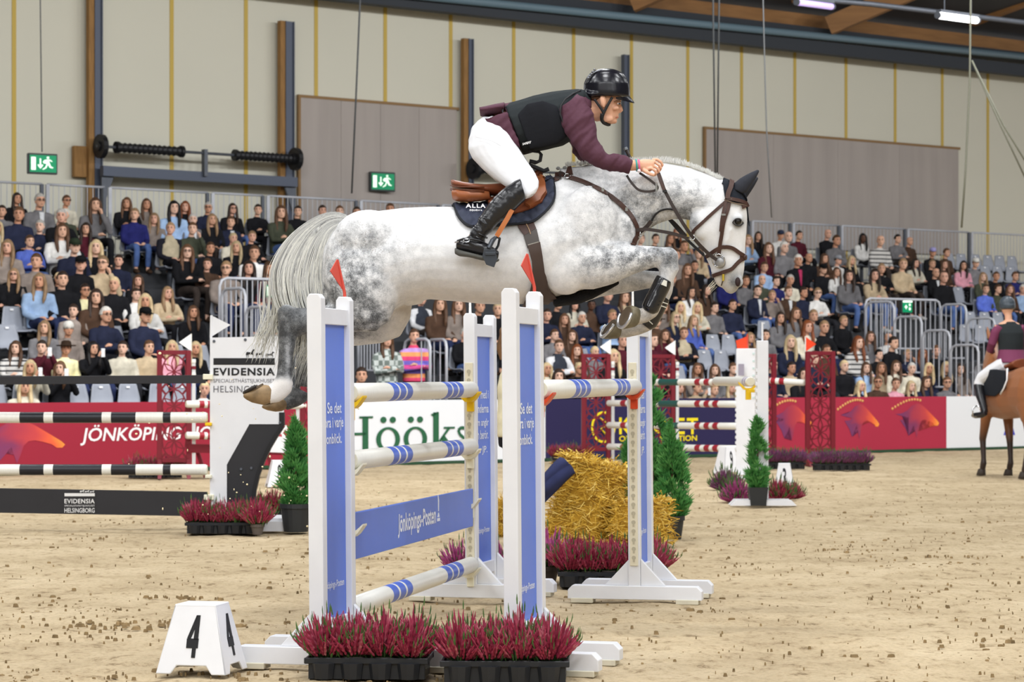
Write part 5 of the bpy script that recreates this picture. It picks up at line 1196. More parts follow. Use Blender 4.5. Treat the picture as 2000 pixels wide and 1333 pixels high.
def heather_meshes(seed, m, n=165, h=.20, spread=.13, thick=.68, ln=1.15):
    r = random.Random(seed); bl = MB(); bt = []; lf = MB(); lt = []
    for i in range(n):
        a = r.uniform(0, 2*math.pi); q = math.sqrt(r.random()); lean = q*ln; L = h*r.uniform(.72,1.08)*(1-.28*q)
        base = V(.03*q*math.cos(a), .03*q*math.sin(a), .0); d = V(math.sin(lean)*math.cos(a), math.sin(lean)*math.sin(a), math.cos(lean)); up = V(0,0,1)
        P = [base+d*(L*t)*(.55+.45*1)+up*(L*.22*t*t) for t in (0,.35,.5,.65,.8,.92,1)]
        tn = r.random()
        lf.tube(P[:3], [.002,.002,.002], 3, False); lt += [.3]*9
        rad = [.004,.0085,.0095,.0075,.003]; k0 = len(bl.v)
        pts = [P[1]+(P[6]-P[1])*(k/7)+V(r.uniform(-.002,.002), r.uniform(-.002,.002), 0) for k in range(8)]
        bl.tube(pts, [q_*thick for q_ in (.003,.009,.0060,.0100,.0062,.0088,.005,.0015)], 5); bt += [min(1, max(0, .2+.55*tn+.12*(k%2)+r.uniform(-.08,.08))) for k in range(8) for _ in range(5)]
        if r.random() < .22: lf.tube([P[6], P[6]+d*.012+up*.012, P[6]+d*.016+up*.03], [.003,.0035,.0008], 4, False); lt += [.5+.4*r.random()]*12
    for i in range(70):
        a = r.uniform(0, 6.28); q = r.random(); p = V(.085*q*math.cos(a), .085*q*math.sin(a), .0+r.uniform(0,.05)); e = p+V(.03*math.cos(a), .03*math.sin(a), r.uniform(.02,.07)); lf.tube([p, p.lerp(e,.5)+V(0,0,.01), e], [.002,.006,.001], 4, False); lt += [r.random()]*12
    return tone_mesh('blossom_spikes', bl.v, bl.f, bt, m), tone_mesh('foliage', lf.v, lf.f, lt, LEAF)
def pot_mesh(r0, r1, h, rim=.012):
    b = MB(); b.lathe(V(0,0,0), [(r0*.5,0),(r0,0),(r1,h-rim*2),(r1+rim*.5,h-rim*2),(r1+rim*.5,h),(r1-rim*.3,h),(r1-rim*.5,h-.02),(.001,h-.025)], 20); return b.mesh('pot')
POTM = mat('black_pot', srgb(44,46,48), .5); POTB = mat('grey_pot', srgb(92,84,78), .7)
HPOT = pot_mesh(.038,.052,.085); HPOT.materials.append(POTB)
HV = {('r', k): heather_meshes(k, HEATH) for k in range(3)}
HV.update({('p', k): heather_meshes(10+k, HEATHP) for k in range(2)}); HV.update({('q', 0): heather_meshes(31, HEATHP, 460, .135, .13, .45, 1.5), ('s', 0): heather_meshes(32, HEATH, 460, .135, .13, .45, 1.5), ('t', 0): heather_meshes(33, HEATHV, 460, .135, .13, .45, 1.5)}); HV.update({('v', 0): heather_meshes(20, HEATHV)})
HCNT = [0]
def heather(p, kind, label, group, sc=1.0, pot=True):
    t = thing('heather_plant', label, 'plant', p, group); HCNT[0] += 1; ks = [k for k in HV if k[0] == kind]; bm_, lm_ = HV[ks[HCNT[0]%len(ks)]]; t.rotation_euler = (0,0,HCNT[0]*2.4); t.scale = (sc,)*3
    z_ = .07 if pot else -.005
    for nm, me, z, kd in ((('pot', HPOT, 0, None),) if pot else ())+(('blossom_spikes', bm_, z_, 'stuff'), ('foliage', lm_, z_, 'stuff')):
        o = bpy.data.objects.new(nm, me); C.objects.link(o); o.parent = t; o.location = (0,0,z)
        if kd: o['kind'] = kd
def tray(c, nx, ny, sp, yaw, label):
    c = Vector(c); x = Vector((math.cos(yaw), math.sin(yaw), 0)); y = Vector((-x.y, x.x, 0)); t = thing('plant_tray', label, 'tray', c)
    TM = mat('black_tray', srgb(36,38,42), .4)
    b = MB(); w, d = nx*sp+.03, ny*sp+.03
    for s in (-1,1): b.box(c+y*(s*d/2)+ZD*.085, (w+.02,.014,.028), x, y, ZD, .003); b.box(c+x*(s*w/2)+ZD*.085, (.014,d,.028), x, y, ZD, .003); b.box(c+y*(s*(d/2-.012))+ZD*.04, (w-.02,.008,.08), x, y, ZD); b.box(c+x*(s*(w/2-.012))+ZD*.04, (.008,d-.03,.08), x, y, ZD)
    b.box(c+ZD*.006, (w-.03,d-.03,.008), x, y, ZD); b.build('rim', TM, t)
    for k in range(nx):
        b = MB(); p = c+x*((k-(nx-1)/2)*sp)-y*(d/2-.010); b.lathe(p, [(.046,.002),(.056,.075)], 10); b.build('cell_bulge', TM, t)
    pts = []
    for i in range(nx):
        for j in range(ny):
            p = c+x*((i-(nx-1)/2)*sp)+y*((j-(ny-1)/2)*sp); pts.append(p); b = MB(); b.lathe(p, [(.042,.0),(.052,.088),(.060,.09),(.060,.094),(.05,.09)], 12, cap=False); b.build('cell', TM, t)
    return pts
def tray_of(c, nx, ny, sp, yaw, kind, label, plabel, sc=1.0):
    for p in tray(c, nx, ny, sp, yaw, label): heather(p+ZD*.014, kind, plabel, plabel, sc*R.uniform(.93,1.06))
tray_of(G(722, 11.86), 4, 2, .132, math.radians(-3), 'r', 'black tray of crimson heather in front of the left blue standard', 'crimson heather plant in the tray before the left blue standard')
tray_of(G(988, 11.74), 4, 2, .136, math.radians(-2), 'r', 'black tray of crimson heather in front of the right blue standard', 'crimson heather plant in the tray before the right blue standard')
b = MB(); p = Wp(598, 1320, 11.85)
tray_of(G(1190, 17.0), 5, 2, .13, 0, 'r', 'black tray of crimson heather behind the far right standard', 'crimson heather plant in the tray behind the far right standard', 1.05)
tray_of(G(962, 17.1), 4, 1, .15, 0, 'p', 'black tray of pink heather behind the far left standard', 'pink heather plant in the tray behind the far left standard', 1.0)
heather(G(1072, 17.3), 'p', 'single pink heather plant right of the near white post, before the straw', None, 1.25)
heather(G(1278, 17.2), 'r', 'crimson heather plant poking out right of the far right standard', None, 1.1)
tray_of(G(438, 22.75), 5, 2, .125, 0, 'r', 'black tray of crimson heather at the foot of the sign wing', 'crimson heather plant in the tray at the sign wing foot', 1.0)
heather(G(503, 22.5), 'r', 'crimson heather plant in a grey pot at the right end of the sign wing tray', None, 1.1)
tray_of(G(516, 24.6), 4, 1, .13, 0, 'r', 'black tray of crimson heather behind the sign wing, left of the thuja', 'crimson heather plant behind the sign wing foot', 1.0)
for k, (px, Y, kd, sc, lb) in enumerate(((1417, 31.5, 't', 1.75, 'dusky heather bush on a white stand left of the thick white standard'), (1440, 28.4, 'q', 1.75, 'bright pink heather bush left of the small potted thuja'), (1521, 28.8, 's', 1.6, 'dark crimson heather bush right of the small potted thuja'), (1547, 29.2, 's', 1.25, 'small crimson heather bush below the number three marker'), (1240, 22.2, 's', 1.6, 'crimson heather plant behind the straw bales'))):
    heather(G(px, Y), kd, lb, None, sc, False)
for (px, Y, kd, n, lb) in ((1524, 38.5, 'v', 6, 'violet heather in the tray before the rose barrier, left of the carved gate'), (1643, 38.0, 'v', 7, 'violet heather in the tray right of the carved gate'), (1114, 41.2, 'r', 5, 'red heather in the tray before the navy barrier'), (303, 35.2, 'r', 6, 'dark red heather in the tray below the maroon barrier lettering')):
    for p in tray(G(px, Y), n, 1, .12, math.radians(10), 'black tray of '+lb.split(' in the tray ')[0]+' '+lb.split(' in the tray ')[1]): heather(p+ZD*.014, kd, lb, lb, 1.05)
# thujas
def thuja_meshes(seed, h, w, n):
    r = random.Random(seed); b = MB(); tn = []
    for i in range(n):
        z = r.random()**1.25*h; prof = w*(1-z/h)**.75*(.35+.65*min(1, (z+.06)/(.22*h))); a = r.uniform(0, 6.283); q = prof*math.sqrt(r.uniform(.15,1)); p = V(q*math.cos(a), q*math.sin(a), z)
        if noise3((p.x*9, p.y*9, z*7+seed)) < -.12: continue
        p *= 1+.0*z; lobe = 1+.28*noise3((math.cos(a)*1.5, math.sin(a)*1.5, z*6+seed)); p.x *= lobe; p.y *= lobe
        d = V(math.cos(a)*.55, math.sin(a)*.55, 1+r.uniform(-.3,.4)).normalized(); s = d.cross(V(r.uniform(-1,1), r.uniform(-1,1), r.uniform(-.3,.3))).normalized(); L = r.uniform(.045,.085)*(1.5 if r.random() < .12 else 1)*(1 if z < h*.85 else .6); nrm = d.cross(s)
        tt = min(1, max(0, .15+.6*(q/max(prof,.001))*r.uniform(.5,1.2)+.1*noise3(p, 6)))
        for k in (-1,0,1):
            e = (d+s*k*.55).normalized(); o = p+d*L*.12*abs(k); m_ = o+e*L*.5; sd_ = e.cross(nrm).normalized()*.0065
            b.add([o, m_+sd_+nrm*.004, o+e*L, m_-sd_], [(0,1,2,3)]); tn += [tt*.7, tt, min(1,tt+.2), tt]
    t = MB(); t.tube([V(0,0,-.05), V(0,0,h*.8)], [.014,.005], 6)
    return tone_mesh('foliage', b.v, b.f, tn, THUJ), t.mesh('trunk')
BARK = mat('bark', srgb(86,66,44), .9)
def thuja(px, Y, h, w, n, pr, ph, label, seed, square=False):
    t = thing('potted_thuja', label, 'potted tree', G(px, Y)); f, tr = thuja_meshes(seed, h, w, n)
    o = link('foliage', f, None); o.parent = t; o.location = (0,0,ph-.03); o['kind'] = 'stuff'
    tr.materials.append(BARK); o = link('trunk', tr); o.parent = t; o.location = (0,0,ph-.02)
    if square:
        b = MB(); b.rings([[V(a*s, c*s, z) for a, c in ((-1,-1),(1,-1),(1,1),(-1,1))] for (s, z) in ((pr*.8,0),(pr,ph),(pr*.9,ph),(pr*.85,ph-.03))]); me = b.mesh('pot')
    else: me = pot_mesh(pr*.78, pr, ph, .02)
    me.materials.append(POTM); o = link('pot', me, smooth=False); o.parent = t
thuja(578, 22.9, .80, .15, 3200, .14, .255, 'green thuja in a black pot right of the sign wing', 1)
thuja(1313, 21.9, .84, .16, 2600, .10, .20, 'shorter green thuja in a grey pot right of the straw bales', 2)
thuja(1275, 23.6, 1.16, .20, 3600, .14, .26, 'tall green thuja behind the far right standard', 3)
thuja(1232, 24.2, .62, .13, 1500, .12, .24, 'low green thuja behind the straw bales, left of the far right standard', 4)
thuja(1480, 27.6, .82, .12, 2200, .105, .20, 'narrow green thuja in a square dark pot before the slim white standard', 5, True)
# straw bales
def bale(c, sz, yaw, roll, label, seed, n):
    r = random.Random(seed); c = Vector(c); M = Matrix.Rotation(yaw, 3, 'Z') @ Matrix.Rotation(roll, 3, 'Y'); x, y, z = M.col[0], M.col[1], M.col[2]; t = thing('straw_bale', label, 'straw bale', c-ZD*c.z)
    core = MB(); core.box(c, [s*.96 for s in sz], x, y, z, .05); tone = tone_mesh('core', core.v, core.f, [.28]*len(core.v), STRAW); link('core', tone, None, t)
    b = MB(); tn = []
    for i in range(n):
        ax = r.choice((0,1,1,2,2)); sg = r.choice((-1,1)); q = [r.uniform(-.5,.5)*sz[k] for k in range(3)]; q[ax] = sg*sz[ax]/2*r.uniform(.93,1.03)
        p = c+x*q[0]+y*q[1]+z*q[2]; nn = (x,y,z)[ax]*sg; d = Vector((r.gauss(0,1), r.gauss(0,1), r.gauss(0,.6))); d = (d-nn*d.dot(nn)*.75+x*r.gauss(0,.8)).normalized(); L = r.uniform(.04,.13); s = d.cross(nn).normalized()*r.uniform(.0018,.0036); bend = nn*r.uniform(-.01,.02)
        b.add([p-s, p+s, p+d*L*.5+bend+s, p+d*L*.5+bend-s, p+d*L+s*.6+nn*r.uniform(-.01,.02), p+d*L-s*.6+nn*r.uniform(-.01,.02)], [(0,1,2,3),(3,2,4,5)]); k = min(1, max(0, r.gauss(.55,.24))); tn += [k]*6
    o = link('loose_straw', tone_mesh('loose_straw', b.v, b.f, tn, STRAW), None, t); o['kind'] = 'stuff'
    for k in (-.22, .22):
        b = MB(); pr_ = [(-.5,-.5),(.5,-.5),(.5,.5),(-.5,.5),(-.5,-.5)]; b.tube([c+x*(sz[0]*k)+y*(a*sz[1]*1.01)+z*(e*sz[2]*1.01) for a, e in pr_], .003, 5); b.build('twine', mat('twine', srgb(150,110,40), .8), t)
bale(Wp(1146, 984, 21.0)+Vector((0,.15,0)), (.47,.46,.70), math.radians(-14), math.radians(15), 'large tilted straw bale with a navy cloth over its corner', 1, 5200)
bale(Wp(1242, 1018, 20.9)+Vector((0,.1,0)), (.46,.42,.33), math.radians(14), 0, 'smaller straw bale lying flat behind the far right standard', 2, 2800)
bale(Wp(990, 1015, 22.4), (.22,.36,.32), math.radians(10), 0, 'straw bale glimpsed behind the second near white post', 3, 1200)
def cloth():
    b = MB(); rs = []
    for i in range(19):
        f = i/18; r = []
        for j in range(13):
            g = j/12-.5; px = 1108-56*f+g*26; py = 910+62*f**1.15+g*26*(1-.3*f)-6*math.sin(math.pi*(g+.5)); r.append(Wp(px, py, 20.78-.05*math.sin(f*3.1)+.012*math.sin(g*11+f*4)-.05*math.cos(g*3)))
        rs.append(r)
    b.rings(rs, close=False, cap=False); o = b.build('navy_cloth', mat('navy_cloth', srgb(40,46,84), .85, var=.15, scale=10), smooth=True); m = o.modifiers.new('th', 'SOLIDIFY'); m.thickness = .02; tag(o, 'navy cloth thrown over the corner of the large straw bale', 'cloth')
cloth()
# ---------------------------------------------------------------- the grey horse in mid-air
HY0 = 14.0
def HL(b, secs, n=20, pw=2.0, k=0.0):
    out = []
    for s in secs:
        tx, ty, bx, by, w = s[:5]; yo = s[5] if len(s) > 5 else 0; kk = s[6] if len(s) > 6 else k
        Y = HY0+yo; out.append((Wp(tx, ty, Y), Wp(bx, by, Y), Vector((0, -w, 0)), kk))
    b.loft(out, n, pw)
def yo_(secs, yo): return [tuple(list(s[:5])+[yo]+list(s[6:7])) for s in secs]
def horse_body():
    b = MB()
    HL(b, [(629,505,629,560,.06),(635,478,633,600,.14),(650,452,648,622,.20),(672,436,668,632,.235),(700,423,695,632,.255),(740,412,735,625,.27),(790,406,788,596,.275),(840,404,838,585,.285),(890,404,888,589,.30),(940,403,940,594,.305),(990,395,992,596,.30),(1040,372,1045,593,.285,0,.25),(1085,340,1095,583,.262,0,.45),(1125,326,1140,570,.235,0,.5),(1165,332,1185,555,.21,0,.4),(1200,355,1222,522,.165,0,.3),(1226,390,1243,485,.10)], 26, 2.15, .12)
    HL(b, [(1090,328,1215,505,.17,0,.5),(1150,322,1243,480,.135,0,.5),(1195,318,1262,452,.115,0,.5),(1245,317,1285,438,.10,0,.45),(1295,317,1312,429,.092,0,.4),(1345,326,1338,429,.088,0,.35),(1385,340,1358,434,.085,0,.3),(1412,352,1366,428,.08,0,.2)], 22)
    # head
    HL(b, [(1405,350,1365,405,.07),(1428,354,1358,430,.088),(1448,372,1354,441,.098),(1459,398,1356,452,.104),(1460,425,1361,465,.102),(1458,452,1369,482,.09),(1456,478,1377,500,.075),(1455,503,1385,518,.066),(1454,525,1392,532,.062),(1451,543,1399,541,.058),(1446,558,1406,549,.050),(1438,570,1411,561,.038),(1430,575,1418,572,.02)], 22, 2.3)
    HL(b, [(1388,528,1394,540,.03),(1404,535,1396,551,.036),(1413,545,1402,560,.032),(1414,556,1408,562,.018)], 14)   # chin and lower lip
    for s in (-1, 1):
        y = HY0+s*.085; b.ball(Wp(1375,438,HY0+s*.062), (.085,.03,.085), 14, 10)              # cheek
        b.ball(Wp(1441,429,HY0+s*.088), (.034,.026,.03), 12, 8)                                # orbit
        HL(b, [(1452,455,1444,452,.012,s*.052),(1448,500,1438,498,.014,s*.048),(1446,535,1436,530,.016,s*.042)], 10) # nasal ridge
        b.ball(Wp(1443,551,HY0+s*.046), (.028,.016,.036), 12, 8)                               # nostril wing
        b.ball(Wp(1150,440,HY0+s*.17), (.16,.07,.22), 16, 10)                                  # shoulder
        b.ball(Wp(1105,520,HY0+s*.17), (.14,.08,.16), 16, 10)
        b.ball(Wp(1215,455,HY0+s*.085), (.09,.08,.14), 14, 10)                                 # breast
        b.ball(Wp(720,470,HY0+s*.17), (.20,.09,.17), 16, 10)                                   # croup muscle
        b.ball(Wp(672,520,HY0+s*.15), (.11,.09,.22), 16, 10)
        HL(b, [(1290,335,1292,385,.02,s*.072),(1240,345,1232,430,.03,s*.085),(1180,380,1190,470,.03,s*.12)], 12)
    # hind legs
    T = [(660,455,770,440,.08,-.13),(634,505,785,492,.115,-.15),(632,545,788,542,.125,-.16),(642,585,780,586,.12,-.16),(662,618,759,630,.095,-.16),(690,638,728,648,.05,-.16)]
    HL(b, T, 20)
    HL(b, [(740,545,738,648,.095,-.16),(700,572,694,649,.088,-.16),(660,590,652,654,.074,-.16),(620,600,612,654,.058,-.16),(590,601,588,655,.05,-.16),(566,600,578,662,.044,-.16),(551,600,566,668,.036,-.16)], 16)
    HL(b, [(541,603,584,646,.038,-.16),(542,628,579,662,.038,-.16),(543,660,577,675,.034,-.16),(543,692,574,692,.030,-.16),(541,722,572,721,.031,-.16),(538,742,572,742,.034,-.16)], 14)
    HL(b, [(538,738,574,748,.036,-.16),(532,746,570,766,.036,-.16),(527,751,559,778,.034,-.16),(521,754,545,787,.032,-.16),(515,756,527,790,.036,-.16)], 14)
    HL(b, [(700,520,800,505,.10,.14),(712,560,806,588,.11,.14),(700,605,802,622,.11,.14),(690,635,782,658,.085,.14),(685,650,745,671,.05,.14)], 18)
    HL(b, [(745,590,748,671,.09,.14),(700,605,692,677,.085,.14),(655,612,648,672,.07,.14),(620,616,615,668,.055,.14),(590,615,598,672,.045,.14)], 14)
    HL(b, [(580,618,612,655,.038,.14),(578,648,607,665,.037,.14),(577,690,604,690,.031,.14),(577,730,603,730,.032,.14),(574,752,604,758,.035,.14)], 14)
    HL(b, [(572,755,606,770,.036,.14),(566,766,600,785,.036,.14),(556,776,585,794,.034,.14),(543,782,560,803,.034,.14)], 14)
    # fore legs
    HL(b, [(1095,455,1105,560,.09,-.13),(1140,462,1132,566,.10,-.15),(1172,468,1160,566,.098,-.16),(1205,475,1196,556,.085,-.17),(1245,479,1236,537,.066,-.17),(1278,481,1272,525,.055,-.17),(1303,484,1284,522,.05,-.17)], 18)
    b.ball(Wp(1188,482,HY0-.19), (.05,.05,.03), 12, 8)
    HL(b, [(1312,486,1284,512,.048,-.17),(1325,506,1285,520,.05,-.17),(1326,525,1286,528,.047,-.17),(1318,545,1288,538,.038,-.17),(1309,562,1283,552,.031,-.17),(1300,580,1274,570,.030,-.17),(1290,602,1262,590,.032,-.17)], 14)
    HL(b, [(1293,600,1258,598,.036,-.17),(1284,618,1252,604,.036,-.17),(1266,630,1250,602,.034,-.17),(1252,634,1245,601,.036,-.17),(1240,638,1243,600,.04,-.17)], 14)
    HL(b, [(1095,505,1105,590,.08,.15),(1150,510,1140,592,.085,.15),(1185,520,1175,580,.078,.15),(1230,526,1228,572,.064,.15),(1270,529,1268,564,.055,.15),(1296,530,1290,566,.05,.15)], 16)
    HL(b, [(1304,532,1278,556,.047,.15),(1317,552,1279,564,.048,.15),(1314,572,1281,572,.042,.15),(1305,592,1277,586,.032,.15),(1292,612,1266,602,.03,.15),(1282,628,1254,616,.033,.15)], 14)
    HL(b, [(1283,626,1250,622,.036,.15),(1272,646,1244,630,.036,.15),(1250,655,1234,630,.034,.15),(1228,660,1218,628,.036,.15),(1208,662,1210,625,.04,.15)], 14)
    HL(b, [(795,574,795,599,.06),(825,578,825,594,.07)], 12)     # sheath
    b.ball(Wp(1304,503,HY0-.17), (.062,.05,.058), 14, 10); b.ball(Wp(1313,526,HY0-.17), (.038,.044,.034), 12, 8)     # knee
    b.ball(Wp(1300,552,HY0+.15), (.05,.046,.05), 12, 8); b.ball(Wp(560,612,HY0-.16), (.05,.04,.05), 12, 8)
    for s in (-1, 1): HL(b, [(1432,447,1424,449,.010,s*.094),(1424,470,1414,470,.012,s*.084),(1418,490,1408,488,.008,s*.068)], 10)   # facial crest
    return bake(b, .0095, 9, .5, 'horse')
HME = horse_body()
def coat_mat():
    m = bpy.data.materials.new('grey_coat'); m.use_nodes = True; nt = m.node_tree; N = nt.nodes; L = nt.links; b = N['Principled BSDF']; b.inputs['Roughness'].default_value = .55; b.inputs['Sheen Weight'].default_value = .12; b.inputs['Specular IOR Level'].default_value = .3
    tc = N.new('ShaderNodeTexCoord'); at = N.new('ShaderNodeAttribute'); at.attribute_name = 'coat'; sp = N.new('ShaderNodeSeparateColor'); L.new(at.outputs['Color'], sp.inputs[0])
    def nz(s, d, r=.6, st=(1,1,1)):
        mp = N.new('ShaderNodeMapping'); mp.inputs['Scale'].default_value = st; L.new(tc.outputs['Object'], mp.inputs[0]); n = N.new('ShaderNodeTexNoise'); n.inputs['Scale'].default_value = s; n.inputs['Detail'].default_value = d; n.inputs['Roughness'].default_value = r; L.new(mp.outputs[0], n.inputs['Vector']); return n.outputs[0]
    def mt(op, a, c, e=None):
        x = N.new('ShaderNodeMath'); x.operation = op; x.use_clamp = False
        for i, q in enumerate((a, c, e)):
            if q is None: continue
            if isinstance(q, (int, float)): x.inputs[i].default_value = q
            else: L.new(q, x.inputs[i])
        return x.outputs[0]
    vo = N.new('ShaderNodeTexVoronoi'); vo.feature = 'SMOOTH_F1'; vo.inputs['Scale'].default_value = 17; vo.inputs['Smoothness'].default_value = .6
    wp = N.new('ShaderNodeMix'); wp.data_type = 'RGBA'; wp.inputs[0].default_value = .06; L.new(tc.outputs['Object'], wp.inputs[6])
    n0 = N.new('ShaderNodeTexNoise'); n0.inputs['Scale'].default_value = 9; n0.inputs['Detail'].default_value = 3; L.new(tc.outputs['Object'], n0.inputs['Vector']); L.new(n0.outputs['Color'], wp.inputs[7]); L.new(wp.outputs[2], vo.inputs['Vector'])
    d1 = mt('SUBTRACT', vo.outputs['Distance'], .36); d2 = mt('SUBTRACT', nz(26, 6, .7), .5); d3 = mt('SUBTRACT', nz(150, 3, .7), .5); d4 = mt('SUBTRACT', nz(6, 4, .6), .5)
    dap = mt('ADD', mt('ADD', mt('MULTIPLY', d1, .75), mt('MULTIPLY', d2, 2.1)), mt('ADD', mt('MULTIPLY', d3, 1.15), mt('MULTIPLY', d4, .75)))
    tot = mt('ADD', sp.outputs[0], mt('MULTIPLY', sp.outputs[1], dap))
    r = N.new('ShaderNodeValToRGB'); e = r.color_ramp.elements
    cs = [(0,(.74,.74,.745)),(.25,(.55,.555,.565)),(.5,(.31,.318,.33)),(.75,(.13,.135,.14)),(1,(.04,.042,.045))]
    while len(e) < len(cs): e.new(.5)
    for k, (p, c) in zip(e, cs): k.position = p; k.color = (*c, 1)
    L.new(tot, r.inputs[0])
    wm = N.new('ShaderNodeMix'); wm.data_type = 'RGBA'; wm.blend_type = 'MULTIPLY'; wm.inputs[7].default_value = (.86,.74,.60,1); L.new(sp.outputs[2], wm.inputs[0]); L.new(r.outputs[0], wm.inputs[6])
    # flea-bitten flecks
    v2 = N.new('ShaderNodeTexVoronoi'); v2.inputs['Scale'].default_value = 95; L.new(tc.outputs['Object'], v2.inputs['Vector']); fl = mt('LESS_THAN', v2.outputs['Distance'], .16); sel = mt('GREATER_THAN', nz(5, 2), .53); fk = mt('MULTIPLY', mt('MULTIPLY', fl, sel), mt('MULTIPLY', mt('SUBTRACT', 1, sp.outputs[2]), mt('MULTIPLY', sp.outputs[1], 1.6)))
    fm = N.new('ShaderNodeMix'); fm.data_type = 'RGBA'; fm.inputs[7].default_value = (.22,.17,.13,1); L.new(fk, fm.inputs[0]); L.new(wm.outputs[2], fm.inputs[6]); L.new(fm.outputs[2], b.inputs['Base Color'])
    bu = N.new('ShaderNodeBump'); bu.inputs['Strength'].default_value = .18; bu.inputs['Distance'].default_value = .004; L.new(nz(140, 3, .6, (.4,1,1)), bu.inputs['Height']); L.new(bu.outputs[0], b.inputs['Normal'])
    return m
COAT = coat_mat()
def paint(me):
    n = len(me.vertices); co = np.zeros(n*3); me.vertices.foreach_get('co', co); co = co.reshape(-1,3)
    px = 1000+co[:,0]/co[:,1]*F; py = HY-(co[:,2]-HC)/co[:,1]*F; near = co[:,1] < HY0
    D = np.full(n, .04); G_ = np.full(n, .16); Wm = np.zeros(n)
    def blob(x, y, rx, ry, d, g, w=0, side=None, soft=1.0):
        k = np.exp(-(((px-x)/rx)**2+((py-y)/ry)**2)*soft)
        if side is not None: k = k*(near if side < 0 else ~near)
        nonlocal D, G_, Wm
        D += (d-D)*k*(d >= 0); G_ += (g-G_)*k; Wm += (w-Wm)*k
    blob(690,530,80,100,.33,.8); blob(655,580,50,60,.42,.85); blob(720,600,70,50,.46,.95); blob(750,470,60,40,.22,.65); blob(790,540,34,60,.12,.35); blob(715,640,60,26,.6,.85); blob(800,470,40,40,.10,.35)
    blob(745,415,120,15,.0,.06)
    blob(1215,372,60,42,.36,.75); blob(1290,385,66,34,.36,.85); blob(1350,378,45,26,.26,.7); blob(1235,420,45,45,.38,.8); blob(1265,435,32,22,.55,.7); blob(1340,420,28,18,.68,.8)
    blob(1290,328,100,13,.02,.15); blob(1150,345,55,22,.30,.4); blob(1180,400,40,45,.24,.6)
    blob(1120,430,80,70,.12,.35); blob(1165,470,45,50,.2,.5); blob(1200,510,70,26,.36,1.0); blob(1260,500,55,22,.48,1.0); blob(1308,506,22,28,.66,.6); blob(1300,552,18,14,.12,.5)
    blob(1170,545,60,18,.22,.7,.1); blob(1210,560,90,30,.34,.5,.25, 1)
    blob(950,585,170,22,.08,.14,.5); blob(850,575,70,25,.08,.14,.45); blob(1130,560,60,26,.12,.25,.35); blob(770,650,50,30,.10,.2,.5,1); blob(790,610,30,40,.18,.15,.75,1)
    # hind legs darken towards hock and hoof
    k = np.clip((640-px)/40, 0, 1)*np.clip((py-594)/10, 0, 1)
    D = D*(1-k)+k*.84; G_ = G_*(1-k)+k*.5
    blob(548,606,16,16,.85,.3,0,-1); blob(610,606,50,9,.78,.35,0,-1); blob(562,695,6,50,.36,.5,0,-1,1.2); blob(556,760,22,18,-1,.15); 
    kk = near*np.clip((py-732)/14, 0, 1)*(px < 620); D = D*(1-kk)+kk*.0; G_ = G_*(1-kk)+kk*.15; Wm = Wm*(1-kk)+kk*.25
    kf = (~near)*(px < 625)*np.clip((py-610)/20, 0, 1); D = D*(1-kf)+kf*.86; G_ = G_*(1-kf)+kf*.45
    # fore cannons and pasterns
    kc = (px > 1195)*np.clip((py-590)/12, 0, 1)*(px < 1300); D = D*(1-kc)+kc*.28; G_ = G_*(1-kc)+kc*.35; Wm = Wm*(1-kc)+kc*.6
    # head
    kh = (px > 1352)*(py > 405)*1.0; D = D*(1-kh)+kh*.03; G_ = G_*(1-kh)+kh*.10
    blob(1354,432,12,20,.5,.5); blob(1442,435,12,12,.8,.1); blob(1436,555,26,26,.62,.3,.15); blob(1420,566,22,10,.30,.15,.55); blob(1400,552,14,12,.10,.15,.5); blob(1415,545,8,22,.28,.1,.5)
    a = me.color_attributes.new('coat', 'FLOAT_COLOR', 'POINT'); c = np.ones((n,4)); c[:,0] = D; c[:,1] = G_; c[:,2] = Wm; a.data.foreach_set('color', c.ravel())
paint(HME)
horse = link('horse', HME, COAT, None, smooth=True); tag(horse, 'dappled grey horse jumping the blue and white oxer in mid-air', 'horse')
_bv = BVHTree.FromPolygons([v.co[:] for v in HME.vertices], [tuple(p.vertices) for p in HME.polygons])
def hit(px, py, off=.004, fb=None):
    "point on the near flank of the horse along the sight line, lifted off the coat"
    d = Wp(px, py, 1)-Vector((0,0,HC)); d.normalize(); r = _bv.ray_cast(Vector((0,0,HC)), d)
    if r[0] is None:
        r = _bv.find_nearest(Wp(px, py, HY0-.12 if fb is None else HY0+fb)); 
        return r[0]+r[1]*off, r[1]
    n = r[1] if r[1].dot(d) < 0 else -r[1]
    return r[0]+n*off, n
